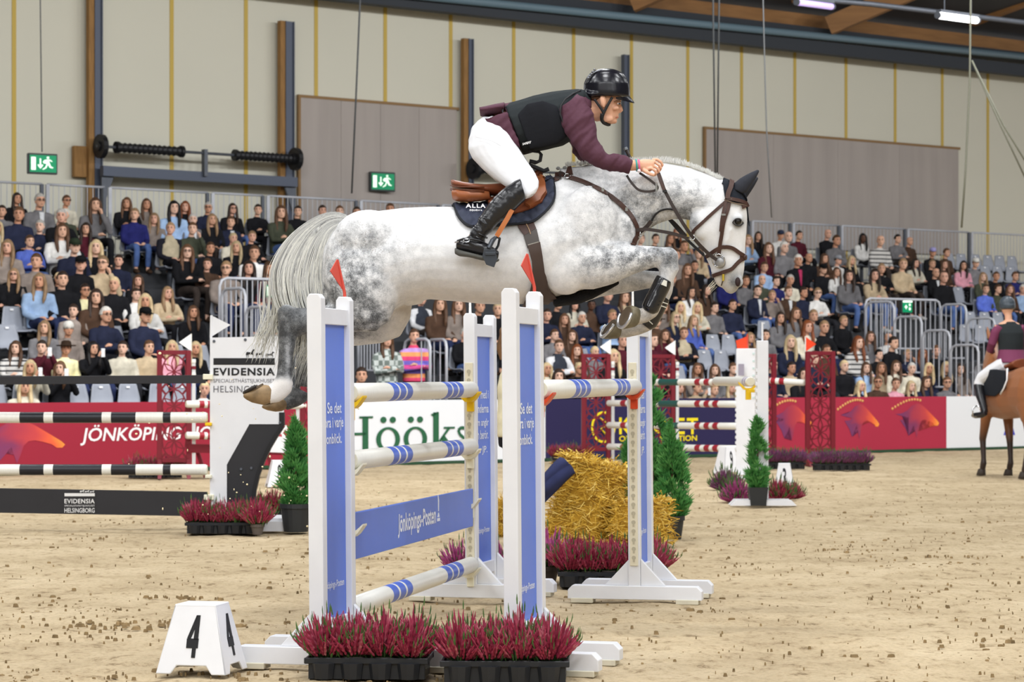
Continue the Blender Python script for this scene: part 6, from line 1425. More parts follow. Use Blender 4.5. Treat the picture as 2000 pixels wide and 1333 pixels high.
# hooves with iron shoes
HOOF = mat('hoof_horn', srgb(140,116,84), .5, var=.45, scale=16, bump=.1, bscale=40); HOOFG = mat('hoof_grey', srgb(112,104,84), .5, var=.4, scale=16); SHOE = mat('horse_shoe', srgb(196,196,198), .3, .85); SHOED = mat('dark_shoe', srgb(60,56,54), .5, .5)
def hoof(secs, yo, sole, m, sm_, yaw=0):
    b = MB(); HL(b, yo_(secs, yo), 18, 2.3); me = bake(b, .006, 4, .5, 'hoof'); pv = (Wp(secs[0][0], secs[0][1], HY0+yo)+Wp(secs[0][2], secs[0][3], HY0+yo))/2
    RM = Matrix.Translation(pv) @ Matrix.Rotation(yaw, 4, 'Z') @ Matrix.Translation(-pv); me.transform(RM); o = link('hoof', me, m, horse, smooth=True)
    (ax, ay), (bx, by), w = sole; A, B = Wp(ax, ay, HY0+yo), Wp(bx, by, HY0+yo); u = (B-A); n = Vector((-u.z, 0, u.x)).normalized()
    if n.x > 0: n = -n
    q = MB(); pts = []
    for k in range(17):
        t = -1.9+3.8*k/16; f = .5+.5*math.cos(t); pts.append(A.lerp(B, .04+.92*f)+Vector((0, w*math.sin(t)*.92, 0))+n*.004)
    pts = [RM @ p for p in pts]; q.tube(pts, .0095, 6); s_ = q.build('horse_shoe', sm_, o, smooth=True)
    q = MB(); q.prism([(0,-1)], A, u, Vector((0,1,0)), n) if False else None
    ring = [A.lerp(B, .5+.44*math.cos(t))+Vector((0, w*.82*math.sin(t), 0))+n*.001 for t in [2*math.pi*k/16 for k in range(16)]]
    ring = [RM @ p for p in ring]; n = RM.to_3x3() @ n
    q = MB(); q.add(ring+[p-n*.012 for p in ring], [tuple(range(16)), tuple(range(16,32))[::-1]]+[(i,(i+1)%16,(i+1)%16+16,i+16) for i in range(16)]); q.build('sole', mat('hoof_sole', srgb(92,78,62), .9, var=.3), o)
    return o
hoof([(534,755,530,787,.032),(520,752,515,792,.043),(512,752,505,790,.048),(500,756,492,787,.055),(486,764,481,781,.055),(477,769,475,776,.035)], -.16, ((516,748),(476,770),.058), HOOF, SHOED)
hoof([(566,780,563,798,.030),(552,779,550,804,.042),(540,783,538,805,.046),(526,787,522,802,.053),(514,791,511,797,.04)], .14, ((545,779),(512,790),.052), HOOF, SHOED)
hoof([(1246,601,1239,639,.042),(1238,599,1230,641,.052),(1230,597,1218,643,.058),(1226,597,1208,644,.054)], -.17, ((1225,597),(1207,643),.058), HOOFG, SHOE, math.radians(34))
hoof([(1212,624,1207,662,.042),(1202,623,1192,663,.052),(1194,632,1180,663,.056),(1184,645,1174,662,.05)], .15, ((1200,622),(1173,661),.058), HOOFG, SHOE, math.radians(22))
# eye, nostril, mouth
b = MB(); b.ball(hit(1441,434,-.010)[0], (.021,.018,.017), 16, 10); e_ = b.build('eye', mat('horse_eye', (.006,.005,.005), .22, spec=.4), horse, smooth=True)
b = MB(); 
for dy, sc_ in ((-7, 1), (7, .9)): b.tube(crom([hit(1431,435,.003)[0], hit(1437,434+dy*.75,.006)[0], hit(1444,434+dy*.85,.006)[0], hit(1451,436,.003)[0]], 5), .0032, 6)
b.build('eyelid', mat('eyelid_dark', srgb(58,56,58), .6), horse, smooth=True)
b = MB(); c0, n0 = hit(1441,551,.001); u0_ = Vector((0,0,1)); b.ball(c0, (.015,.010,.026), 12, 8); b.build('nostril', mat('nostril_dark', srgb(44,28,28), .6), horse, smooth=True)
b = MB(); b.tube([hit(1414,538,.001)[0], hit(1412,548,.001)[0], hit(1409,558,.001)[0]], .0035, 6); b.build('mouth_line', mat('lip_line', srgb(90,78,62), .5), horse)
# tail: strands combed from the dock outwards and down
def tail():
    r = random.Random(4)
    outer = [(692,428),(664,415),(636,416),(605,430),(572,455),(545,490),(529,530),(531,575),(545,615),(552,650)]
    inner = [(690,436),(672,440),(655,447),(643,462),(636,488),(632,520),(632,560),(640,600),(650,635),(655,660)]
    o2, i2 = crom([(x, y, 0) for x, y in outer], 6), crom([(x, y, 0) for x, y in inner], 6); n = len(o2)
    b = MB(); tn = []
    dock = MB(); 
    for k in range(2600):
        s = r.random()**.8; y0 = max(-.035, r.gauss(.01, .035)); st = max(0, int(r.random()**2*n*.40)); L = r.uniform(.62, 1.0)
        if r.random() < .12: L = 1.15
        wob = r.gauss(0, 4); bend = r.gauss(0, .07); m = int(st+(n-1-st)*min(1, L)); pts = []
        step = 2
        for j in range(st, m+1, step):
            f = j/(n-1); ss = min(1.05, max(-.06, s+bend*f*f+.008*math.sin(f*4+k))); x = o2[j].x*(1-ss)+i2[j].x*ss+wob*f*f; y = o2[j].y*(1-ss)+i2[j].y*ss+(1-f)*abs(y0)*20
            pts.append(Wp(x, y, HY0+y0*(1+1.6*f)))
        if len(pts) < 3: continue
        if L > 1.1:
            d = Vector((r.uniform(-.06,.0), 0, -r.uniform(.08,.3))); pts += [pts[-1]+d*.5, pts[-1]+d+Vector((-.03,0,0))]
        q = len(pts); c0 = len(b.v); b.tube(pts, [.0013]*(q-2)+[.0009,.0002], 3, False); t = min(1, max(0, r.gauss(.55,.22)+.25*(1-st/n*2)*0)); tn += [min(1, max(0, t+.28*(j/q)-.1)) for j in range(q) for _ in range(3)]
    # thin wisps trailing beside and between the hocks
    for k in range(150):
        x0, y0p = (r.gauss(540,12), 600) if k < 85 else (r.gauss(608,7), 640)
        e = (r.gauss(516,16), r.uniform(660,712)) if k < 85 else (r.gauss(601,6), r.uniform(680,712)); yo = r.gauss(.0,.03)
        P = [Wp(x0, y0p-50, HY0+yo), Wp(x0-2, y0p, HY0+yo), Wp((x0+e[0])/2+r.gauss(0,3), (y0p+e[1])/2, HY0+yo), Wp(*e, HY0+yo)]
        P = crom(P, 4); q = len(P); b.tube(P, [.0018]*(q-2)+[.0012,.0003], 3, False); tn += [min(1, max(0, r.gauss(.8,.12))) for j in range(q) for _ in range(3)]
    m = plant_mat('tail_hair', [(96,96,96),(146,146,145),(196,196,191),(226,224,212)], .5)
    o = link('tail', tone_mesh('tail', b.v, b.f, tn, m), None, horse); o['kind'] = 'stuff'
    core = MB(); HL(core, [(o2[i].x*.86+i2[i].x*.14, o2[i].y*.86+i2[i].y*.14, o2[i].x*.14+i2[i].x*.86, o2[i].y*.14+i2[i].y*.86, .03+.03*min(1, i/20)) for i in range(2, n-12, 3)], 12); me_ = bake(core, .009, 4, .5); a_ = me_.attributes.new('tone', 'FLOAT', 'POINT'); a_.data.foreach_set('value', [max(0, min(1, .5+.45*noise3((v.co.x*60+v.co.z*14, v.co.y*60, v.co.z*10))+.25*(1.9-v.co.z))) for v in me_.vertices]); me_.materials.append(m); link('tail_mass', me_, None, horse, smooth=True)
    d = MB(); HL(d, [(700,425,700,452,.04),(680,424,682,446,.04),(660,422,664,440,.034),(636,424,642,440,.026),(610,436,618,448,.016)], 12); link('tail_dock', bake(d, .008, 4, .5), mat('dock_skin', srgb(126,122,116), .6), horse, smooth=True)
tail()
def mane():
    r = random.Random(9); b = MB(); tn = []
    top = crom([(1108,322,0),(1150,319,0),(1200,315,0),(1250,315,0),(1300,314,0),(1345,322,0),(1380,335,0),(1408,349,0)], 20)
    for p in top:
        for k in range(16):
            x = p.x+r.uniform(-3,3); c = Wp(x, p.y+3, HY0+r.uniform(-.03,.02)); L = r.uniform(.012,.032)*(1.2 if 1200 < x < 1340 else .9); d = Vector((r.uniform(-.5,.4), r.uniform(-.5,.3), 1)).normalized()
            b.tube([c, c+d*L*.6, c+d*L+Vector((r.uniform(-.006,.006),0,0))], [.0013,.0010,.0003], 3, False); tn += [min(1, max(0, r.gauss(.8,.15)))]*9
    for (x, y) in ((1090,329),(1103,328),(1134,321),(1143,318),(1150,320),(1162,320)):      # little rubbed knots at the withers
        c = Wp(x, y, HY0-.02); b.ball(c, (.012,.012,.010), 8, 5); tn += [.2]*(9*8) if False else [.25]*((5+1)*8)
    o = link('mane', tone_mesh('mane', b.v, b.f, tn, plant_mat('mane_hair', [(70,72,72),(150,152,150),(214,214,210),(236,236,232)], .5)), None, horse); o['kind'] = 'stuff'
    w = MB()
    for k in range(14):
        a = (r.uniform(1392,1402), r.uniform(545,562)); P = Wp(*a, HY0+r.uniform(-.03,.03)); d = Vector((-.04, r.uniform(-.02,.02), -.035*r.uniform(.2,1.4))); w.tube([P, P+d*.6, P+d+Vector((0,0,-.006))], [.0009,.0007,.0002], 3, False)
    o = w.build('chin_whiskers', mat('whisker', srgb(226,220,200), .5), horse); o['kind'] = 'stuff'
mane()
# ---------------------------------------------------------------- tack
BRL = mat('brown_leather', srgb(68,46,39), .42, var=.15, scale=30); BRD = mat('dark_leather', srgb(52,43,40), .45, var=.12, scale=30); TAN = mat('tan_leather', srgb(142,82,48), .38, var=.22, scale=10); TAND = mat('saddle_brown', srgb(122,68,44), .36, var=.2, scale=8); STEELB = mat('bright_steel', srgb(200,202,206), .18, 1.0)
NAVY = mat('navy_quilt', srgb(48,53,70), .7, bump=.15, bscale=300); BKNIT = mat('black_knit', srgb(30,34,42), .95, bump=.5, bscale=220); BFUR = mat('black_fur', (.006,.006,.007), 1.0, bump=.8, bscale=160)
def strap(name, pts, w, m, parent, th=.004, off=.004, n=5, smooth=True):
    """leather strap: pts are (px, py) hugging the coat or (px, py, yo) free in the air at depth 14+yo"""
    Pp = crom([(p[0], p[1], p[2] if len(p) > 2 else 99) for p in pts], n) if smooth else [Vector((p[0], p[1], p[2] if len(p) > 2 else 99)) for p in pts]
    free = len(pts[0]) > 2; P, Nn = [], []
    for q in Pp:
        if free: P.append(Wp(q.x, q.y, HY0+q.z)); Nn.append(Vector((0,-1,0)))
        else:
            h, nn = hit(q.x, q.y, off); P.append(h); Nn.append((nn+Vector((0,-.6,0))).normalized())
    b = MB(); rs = []; m_ = len(P)
    for i, p in enumerate(P):
        t = (P[min(i+1,m_-1)]-P[max(i-1,0)]).normalized(); nn = Nn[i]; s = t.cross(nn).normalized()*w/2; nn = s.cross(t).normalized(); nn = nn if nn.y < 0 else -nn
        rs.append([p+s, p+s+nn*th, p-s+nn*th, p-s])
    b.rings(rs); return b.build(name, m, parent)
def ringo(name, c, r, rad, m, parent, nrm=Vector((0,-1,0)), n=18):
    u = nrm.orthogonal().normalized(); w = nrm.cross(u); b = MB(); b.tube([c+u*math.cos(t)*r+w*math.sin(t)*r for t in [2*math.pi*k/n for k in range(n+1)]], rad, 6); return b.build(name, m, parent, smooth=True)
def patch(name, outline, m, parent, off, th, step=.012, mirror=True, puff=None):
    "sheet laid over the coat: a grid cut to an outline, draped on the flank and on the far flank alike"
    xs = [p[0] for p in outline]; ys = [p[1] for p in outline]; st = step*353; nx, ny = int((max(xs)-min(xs))/st)+2, int((max(ys)-min(ys))/st)+2
    from mathutils.geometry import intersect_point_tri_2d
    def inside(x, y):
        c = False; j = len(outline)-1
        for i in range(len(outline)):
            (xi, yi), (xj, yj) = outline[i], outline[j]
            if (yi > y) != (yj > y) and x < (xj-xi)*(y-yi)/(yj-yi)+xi: c = not c
            j = i
        return c
    bm = bmesh.new(); g = {}
    vs = [bm.verts.new((x, y, 0)) for x, y in outline]; f = bm.faces.new(vs); bmesh.ops.triangulate(bm, faces=[f])
    for k in range(nx): bmesh.ops.bisect_plane(bm, geom=bm.verts[:]+bm.edges[:]+bm.faces[:], plane_co=(min(xs)+k*st, 0, 0), plane_no=(1,0,0))
    for k in range(ny): bmesh.ops.bisect_plane(bm, geom=bm.verts[:]+bm.edges[:]+bm.faces[:], plane_co=(0, min(ys)+k*st, 0), plane_no=(0,1,0))
    bmesh.ops.remove_doubles(bm, verts=bm.verts, dist=.01)
    V0_, FF = [], []; bm.verts.index_update()
    for v in bm.verts:
        h, nn = hit(v.co.x, v.co.y, off, -.1); V0_.append((h+nn*(puff(v.co.x, v.co.y) if puff else 0), nn))
    FF = [tuple(v.index for v in f.verts) for f in bm.faces]; bm.free()
    b = MB(); n = len(V0_); edge = {}
    for f in FF:
        for i in range(len(f)):
            e = (f[i], f[(i+1)%len(f)]); edge[e] = 1
    bd = [e for e in edge if (e[1], e[0]) not in edge]
    for sgn in ((-1,1) if mirror else (1,)):
        mir = (lambda p: p) if sgn > 0 else (lambda p: Vector((p.x, 2*HY0-p.y, p.z)))
        b.add([mir(p+nn*th) for p, nn in V0_]+[mir(p) for p, nn in V0_], FF+[tuple(i+n for i in f[::-1]) for f in FF]+[(a, c, c+n, a+n) for a, c in bd])
        if sgn < 0: b.build(name, m, parent, smooth=False, angle=50); b = MB()
    return b.build(name, m, parent, smooth=False, angle=50)
# saddle pad
pad = thing('saddle_pad', 'navy quilted saddle pad with white lettering under the brown saddle', 'saddle pad', Wp(985,400,HY0))
PADO = [(884,389),(905,392),(930,388),(960,380),(990,370),(1020,355),(1045,338),(1062,333),(1076,338),(1083,362),(1084,384),(1078,402),(1062,420),(1040,436),(1010,441),(970,444),(930,447),(912,443),(897,430),(888,410)]
def quilt(x, y):
    u, v = (x+y*1.15)/27.0, (x-y*1.15)/27.0; return .013*min(1, 3.2*min(abs(u-round(u)), abs(v-round(v))))
patch('quilted_pad', PADO, NAVY, pad, .008, .012, .009, puff=quilt)
bpts = PADO+[PADO[0]]; strap('binding', [(x, y) for x, y in bpts], .012, mat('black_binding', srgb(26,28,34), .8), pad, .012, .014, 3)
def on_coat(s, px0, px1, py0, py1, m, parent, off, bold=0, sp=1, skew=0):
    v, f = text_bm(s, 1, 1, bold, 0, sp); b = MB(); P = []
    for a in v:
        x = px0+(px1-px0)*a[0]; y = py1-(py1-py0)*a[1]+skew*a[0]; h, nn = hit(x, y, off); P.append(h)
    me = bpy.data.meshes.new('lettering'); me.from_pydata([tuple(p) for p in P], [], f); me.update(); return tag(link('lettering', me, m, parent), kind='stuff')
on_coat('ALLA', 910, 950, 411, 419, mat('pad_print', srgb(240,240,240), .6), pad, .041, .03, 1.25); on_coat('EQUESTR', 918, 943, 421.5, 424, mat('pad_print', (1,1,1), .6), pad, .041, .02, 1.2)
# saddle
sad = thing('saddle', 'brown leather jumping saddle under the rider', 'saddle', Wp(975,370,HY0))
FLAP = [(947,352),(975,354),(1000,352),(1020,345),(1045,335),(1060,345),(1068,362),(1070,385),(1060,402),(1040,414),(1012,424),(985,428),(966,424),(952,404),(947,385)]
patch('flap', FLAP, TAND, sad, .030, .012, .012)
patch('knee_roll', [(1043,336),(1056,338),(1066,352),(1070,370),(1068,388),(1056,404),(1036,416),(1028,412),(1048,394),(1058,374),(1056,354),(1046,344)], TAN, sad, .040, .022, .010)
b = MB(); HL(b, [(880,351,883,368,.085,0),(886,352,888,371,.12,0),(902,356,904,373,.155,0),(925,360,927,376,.17,0),(950,361,952,383,.16,0),(985,358,988,384,.13,0),(1020,350,1024,372,.10,0),(1045,333,1050,352,.07,0),(1058,326,1062,340,.04,0)], 18, 2.4, -.0); link('seat', bake(b, .007, 5, .5), TAND, sad, smooth=True)
for s in (-1, 1):
    b = MB(); HL(b, [(881,372,884,391,.04,s*.10),(892,370,894,394,.062,s*.12),(915,371,917,395,.068,s*.13),(940,372,942,393,.062,s*.13),(956,374,958,390,.04,s*.13)], 14, 2.5); link('panel', bake(b, .007, 4, .5), TAN, sad, smooth=True)
for yy in (362, 368, 371):
    for s in (-1,):
        b = MB(); b.tube([Wp(x, yy+dy, HY0+yo) for x, dy, yo in ((880,0,-.09),(886,2,-.135),(900,3,-.172),(920,3.5,-.19),(946,3.5,-.185))], .0035, 6); b.build('piping', mat('piping_brown', srgb(92,50,32), .4), sad, smooth=True)
strap('seat_seam', [(948,360),(950,380),(954,402)], .004, BRL, sad, .002, .045)
b = MB(); c0 = hit(960,360,.046)[0]; b.bar(c0-Vector((.012,0,-.006)), c0+Vector((.012,0,-.006)), .003, .006); b.build('dee_staple', STEELB, sad)
patch('skirt', [(946,353),(962,354),(985,353),(1008,364),(988,394),(968,414),(957,410),(949,388)], mat('skirt_brown', srgb(140,84,58), .42, var=.12, scale=10), sad, .044, .006, .012, mirror=False)
# stirrup leather and iron
lf_ = strap('stirrup_leather', [(1000,410,-.40),(992,425,-.405),(980,445,-.41),(970,462,-.41)], .026, mat('stirrup_tan', srgb(176,104,54), .45), sad, .004)
ir = MB(); IR = mat('stirrup_black', srgb(64,68,74), .35, .4)
ir.tube([Wp(x, y, HY0+yo) for x, y, yo in ((968,464,-.41),(962,470,-.43),(954,486,-.45))], [.010,.014,.013], 8); ir.tube([Wp(x, y, HY0+yo) for x, y, yo in ((970,463,-.40),(976,466,-.38),(973,480,-.36),(966,492,-.34))], [.007,.008,.007,.008], 8)
ir.prism([(0,0),(.06,.0),(.072,-.055),(.055,-.10),(.012,-.085),(-.008,-.04)], Wp(945,486,HY0-.452), Vector((1,0,0)), ZD, Vector((0,.02,0))); ir.box(Wp(958,497,HY0-.40), (.055,.12,.016)); ir.build('stirrup_iron', IR, sad, bevel=.002)
# girth
gi = thing('girth', 'brown girth with grey elastic and dark belly guard behind the red flag', 'girth', Wp(1045,500,HY0))
patch('girth_strap', [(1009,434),(1024,431),(1040,432),(1047,448),(1024,462),(1013,448)], BRL, gi, .008, .008, .012, mirror=False); patch('elastic', [(1022,459),(1048,449),(1054,478),(1030,486)], mat('elastic_grey', srgb(84,80,78), .8), gi, .008, .006, .012, mirror=False); patch('buckle_guard', [(1030,481),(1054,474),(1058,500),(1062,530),(1074,560),(1088,582),(1075,592),(1058,598),(1035,597),(1020,594),(1034,570),(1040,540),(1038,510)], mat('girth_brown', srgb(70,56,50), .6), gi, .010, .012, .014, mirror=False)
patch('grey_band', [(1030,479),(1051,473),(1053,482),(1032,489)], mat('band_grey', srgb(150,146,136), .6), gi, .016, .003, .012, mirror=False); strap('seam', [(1023,433),(1031,447),(1036,460)], .004, mat('tan_piping', srgb(160,130,96), .5), gi, .002, .019)
b = MB(); rs = []
for (tx, ty, bx, by, w) in ((1078,578,1083,601,.10),(1100,573,1100,598,.11),(1130,566,1132,594,.10),(1155,557,1158,584,.08),(1180,548,1184,570,.055),(1205,540,1210,555,.03)): rs.append((tx, ty+2, bx, by, w))
HL(b, rs, 16, 2.6); link('sheepskin', bake(b, .008, 3, .5), BFUR, gi, smooth=True)
# breastplate
bp = thing('breastplate', 'dark brown breastplate and running martingale across the horse chest', 'breastplate', Wp(1200,400,HY0))
strap('shoulder_strap', [(1066,331),(1085,338),(1110,347),(1140,357),(1175,374),(1205,394),(1228,418),(1242,444),(1243,462)], 0.0253, BRL, bp, .005, .006); strap('shoulder_strap', [(1066,326),(1080,330),(1095,338),(1108,346)], 0.0138, BRD, bp, .004, .009)
strap('wither_strap', [(1113,325),(1111,335),(1108,344)], .022, BRL, bp, .004, .008)
for p_ in ((1108,347),): 
    h, nn = hit(*p_, .014); ringo('ring', h, .016, .004, STEELB, bp, nn)
for (x, y) in ((1175,374),(1222,410)): h, nn = hit(x, y, .013); b = MB(); b.box(h, (.014,.006,.02)); b.build('buckle', STEELB, bp)
strap('chest_strap', [(1243,462),(1238,470),(1236,480)], .028, BRL, bp, .005, .006); h, nn = hit(1245,458,.016); ringo('ring', h, .014, .004, STEELB, bp, nn)
strap('martingale_strap', [(1243,450,-.14),(1260,448,-.15),(1290,452,-.16),(1320,458,-.16),(1345,467,-.15)], .018, BRD, bp, .004); strap('neck_strap', [(1272,431),(1278,420),(1290,411),(1305,408),(1322,410)], .010, mat('black_strap', (.02,.02,.022), .5), bp, .004, .006)
strap('martingale_strap', [(1246,456,-.10),(1262,444,-.11),(1272,432,-.12)], .022, BRD, bp, .005); strap('martingale_strap', [(1246,452,.10),(1285,425,.12),(1310,430,.13),(1340,462,.13)], .018, BRD, bp, .004); ringo('ring', Wp(1352,464,HY0-.155), .014, .0035, STEELB, bp)
# bridle
br = thing('bridle', 'brown leather bridle with crossed noseband on the grey horse head', 'bridle', Wp(1420,440,HY0))
strap('cheekpiece', [(1425,392),(1421,410),(1416,425),(1412,440),(1409,460),(1406,480),(1404,500)], 0.0203, BRL, br, .005, .006); strap('cheekpiece', [(1418,392),(1413,412),(1409,432),(1407,452)], 0.0162, BRL, br, .005, .010)
strap('headpiece', [(1427,357),(1425,368),(1421,380),(1420,390)], .026, BRL, br, .006, .016); strap('browband', [(1418,389),(1432,391),(1448,396),(1461,403)], 0.0192, BRL, br, .005, .014); strap('throat_lash', [(1420,392),(1402,408),(1380,428),(1360,446),(1352,456)], 0.0175, BRL, br, .004, .006)
strap('noseband', [(1376,505),(1390,494),(1402,486),(1415,482),(1430,485),(1444,495),(1455,503)], 0.0210, BRL, br, .005, .007); strap('noseband', [(1454,504),(1446,508),(1438,516),(1428,526),(1412,532),(1400,536),(1394,539)], 0.0210, BRL, br, .005, .007)
h, nn = hit(1452,503,.012); b = MB(); b.lathe(h, [(.001,.006),(.016,.004),(.018,-.004)], 14, nn); b.build('nose_disc', BRL, br, smooth=True)
b = MB(); h, nn = hit(1407,513,.012); b.lathe(h, [(.0001,.012),(.018,.009),(.029,.002),(.031,-.004)], 20, nn); b.build('cheek_cup', mat('grey_cup', srgb(150,150,150), .35, .4), br, smooth=True)
ringo('bit_ring', hit(1404,508,.016)[0], .035, .004, STEELB, br, hit(1404,508,.016)[1]); b = MB(); b.box(hit(1414,541,.014)[0], (.014,.012,.038), ch=.003); b.build('brass_fitting', mat('brass', srgb(206,180,70), .3, .8), br)
for (x, y) in ((1413,420),(1424,391)): h, nn = hit(x, y, .014); b = MB(); b.box(h, (.022,.006,.010)); b.build('buckle', STEELB, br)
# reins
rn = thing('reins', 'dark leather reins running from the bit to the rider hand', 'reins', Wp(1330,430,HY0))
strap('rein', [(1286,338,-.15),(1293,358,-.16),(1299,374,-.165),(1318,410,-.17),(1340,446,-.165),(1362,474,-.14),(1385,497,-.11),(1400,508,-.10)], 0.0187, BRD, rn, .005); strap('rein', [(1306,428,.13),(1330,456,.13),(1352,478,.12),(1376,500,.10)], 0.0154, mat('black_strap', (.02,.02,.022), .5), rn, .005)
strap('grip', [(1285,338,-.156),(1291,356,-.167),(1297,372,-.172)], .018, BRL, rn, .007); b = MB(); b.box(Wp(1298.5,374,HY0-.175), (.026,.012,.012)); b.build('stopper', mat('black_rubber', (.02,.02,.02), .6), rn)
strap('slack_loop', [(1224,343,-.16),(1234,358,-.17),(1247,371,-.175),(1263,374.5,-.175),(1280,372,-.17),(1284,365,-.165),(1272,354,-.16),(1258,344,-.155),(1249,338,-.15)], .013, BRD, rn, .004); b = MB(); b.box(Wp(1282,366,HY0-.18), (.012,.014,.05), ch=.002); b.build('buckle', STEELB, rn)
# ear bonnet
bn = thing('ear_bonnet', 'black knitted ear bonnet on the grey horse', 'ear bonnet', Wp(1440,370,HY0))
patch('hood', [(1411,347),(1425,354),(1436,360),(1447,370),(1456,384),(1460,395),(1460,402),(1448,399),(1432,396),(1416,390),(1413,370)], BKNIT, bn, .004, .006, .010)
b = MB(); HL(b, [(1412,346,1416,372,.035),(1426,352,1430,372,.06),(1440,360,1444,380,.07),(1452,374,1456,392,.07),(1459,390,1459,400,.06)], 14); link('crown', bake(b, .006, 3), BKNIT, bn, smooth=True)
for (yo, dx, dy, nm) in ((-.055, 0, 0, 'near'), (.055, -2, 14, 'far')):
    b = MB(); E = [(1431,370,1452,380,.03),(1434,358,1460,374,.034),(1444,349,1468,362,.032),(1456,342,1475,351,.026),(1468,336,1480,342,.018),(1480,331,1484,334,.007)]
    HL(b, [(x0+dx, y0+dy*(i > 0), x1+dx, y1+dy*(i > 0), w, yo) for i, (x0, y0, x1, y1, w) in enumerate(E)], 14); link('ear', bake(b, .0055, 3), mat('ear_cloth', srgb(40,42,50), .8, bump=.2, bscale=260), bn, smooth=True)
b = MB(); HL(b, [(1452,398,1461,402,.05),(1456,412,1461,414,.04),(1459,428,1463,428,.022),(1463,443,1465,444,.004)], 12); link('forehead_point', bake(b, .005, 2), BKNIT, bn, smooth=True)
strap('trim_cord', [(1414,391),(1432,398),(1448,401),(1459,404)], .006, mat('brown_cord', srgb(100,84,70), .7), bn, .004, .012)
# tendon boots
PAT = mat('patent_black', (.010,.010,.012), .2, coat=.4)
def tendon(secs, yo, label):
    t = thing('tendon_boot', label, 'leg boot', Wp(secs[0][0], secs[0][1], HY0+yo)); b = MB(); HL(b, yo_(secs, yo), 18); link('shell', bake(b, .006, 3), PAT, t, smooth=True); return t
t1 = tendon([(1283,537,1312,552,.052),(1277,548,1308,566,.056),(1268,566,1300,582,.054),(1259,584,1291,600,.058),(1253,598,1286,611,.060),(1256,606,1278,616,.045)], -.17, 'black patent tendon boot on the near foreleg of the grey horse')
for (x, y) in ((1303,590),(1300,597)):
    b = MB(); b.tube([Wp(x-8, y+1, HY0-.232), Wp(x+1, y+4, HY0-.205)], .003, 5); b.build('strap', mat('strap_white', srgb(210,208,196), .5), t1)
b = MB(); b.prism([(0,0),(.03,-.012),(.034,.018),(.016,.026)], Wp(1291,556,HY0-.234), Vector((1,0,0)), ZD, Vector((0,.006,0))); b.build('pale_tab', mat('strap_white', (.8,.8,.7), .5), t1)
t2 = tendon([(1279,566,1308,588,.050),(1270,586,1302,602,.052),(1258,604,1292,622,.054),(1246,618,1282,640,.056),(1244,626,1270,646,.05)], .15, 'black tendon boot on the far foreleg of the grey horse')
b = MB(); b.tube([Wp(1262,622,HY0+.09), Wp(1275,634,HY0+.09)], .003, 5); b.build('strap', mat('strap_white', (.8,.8,.7), .5), t2)
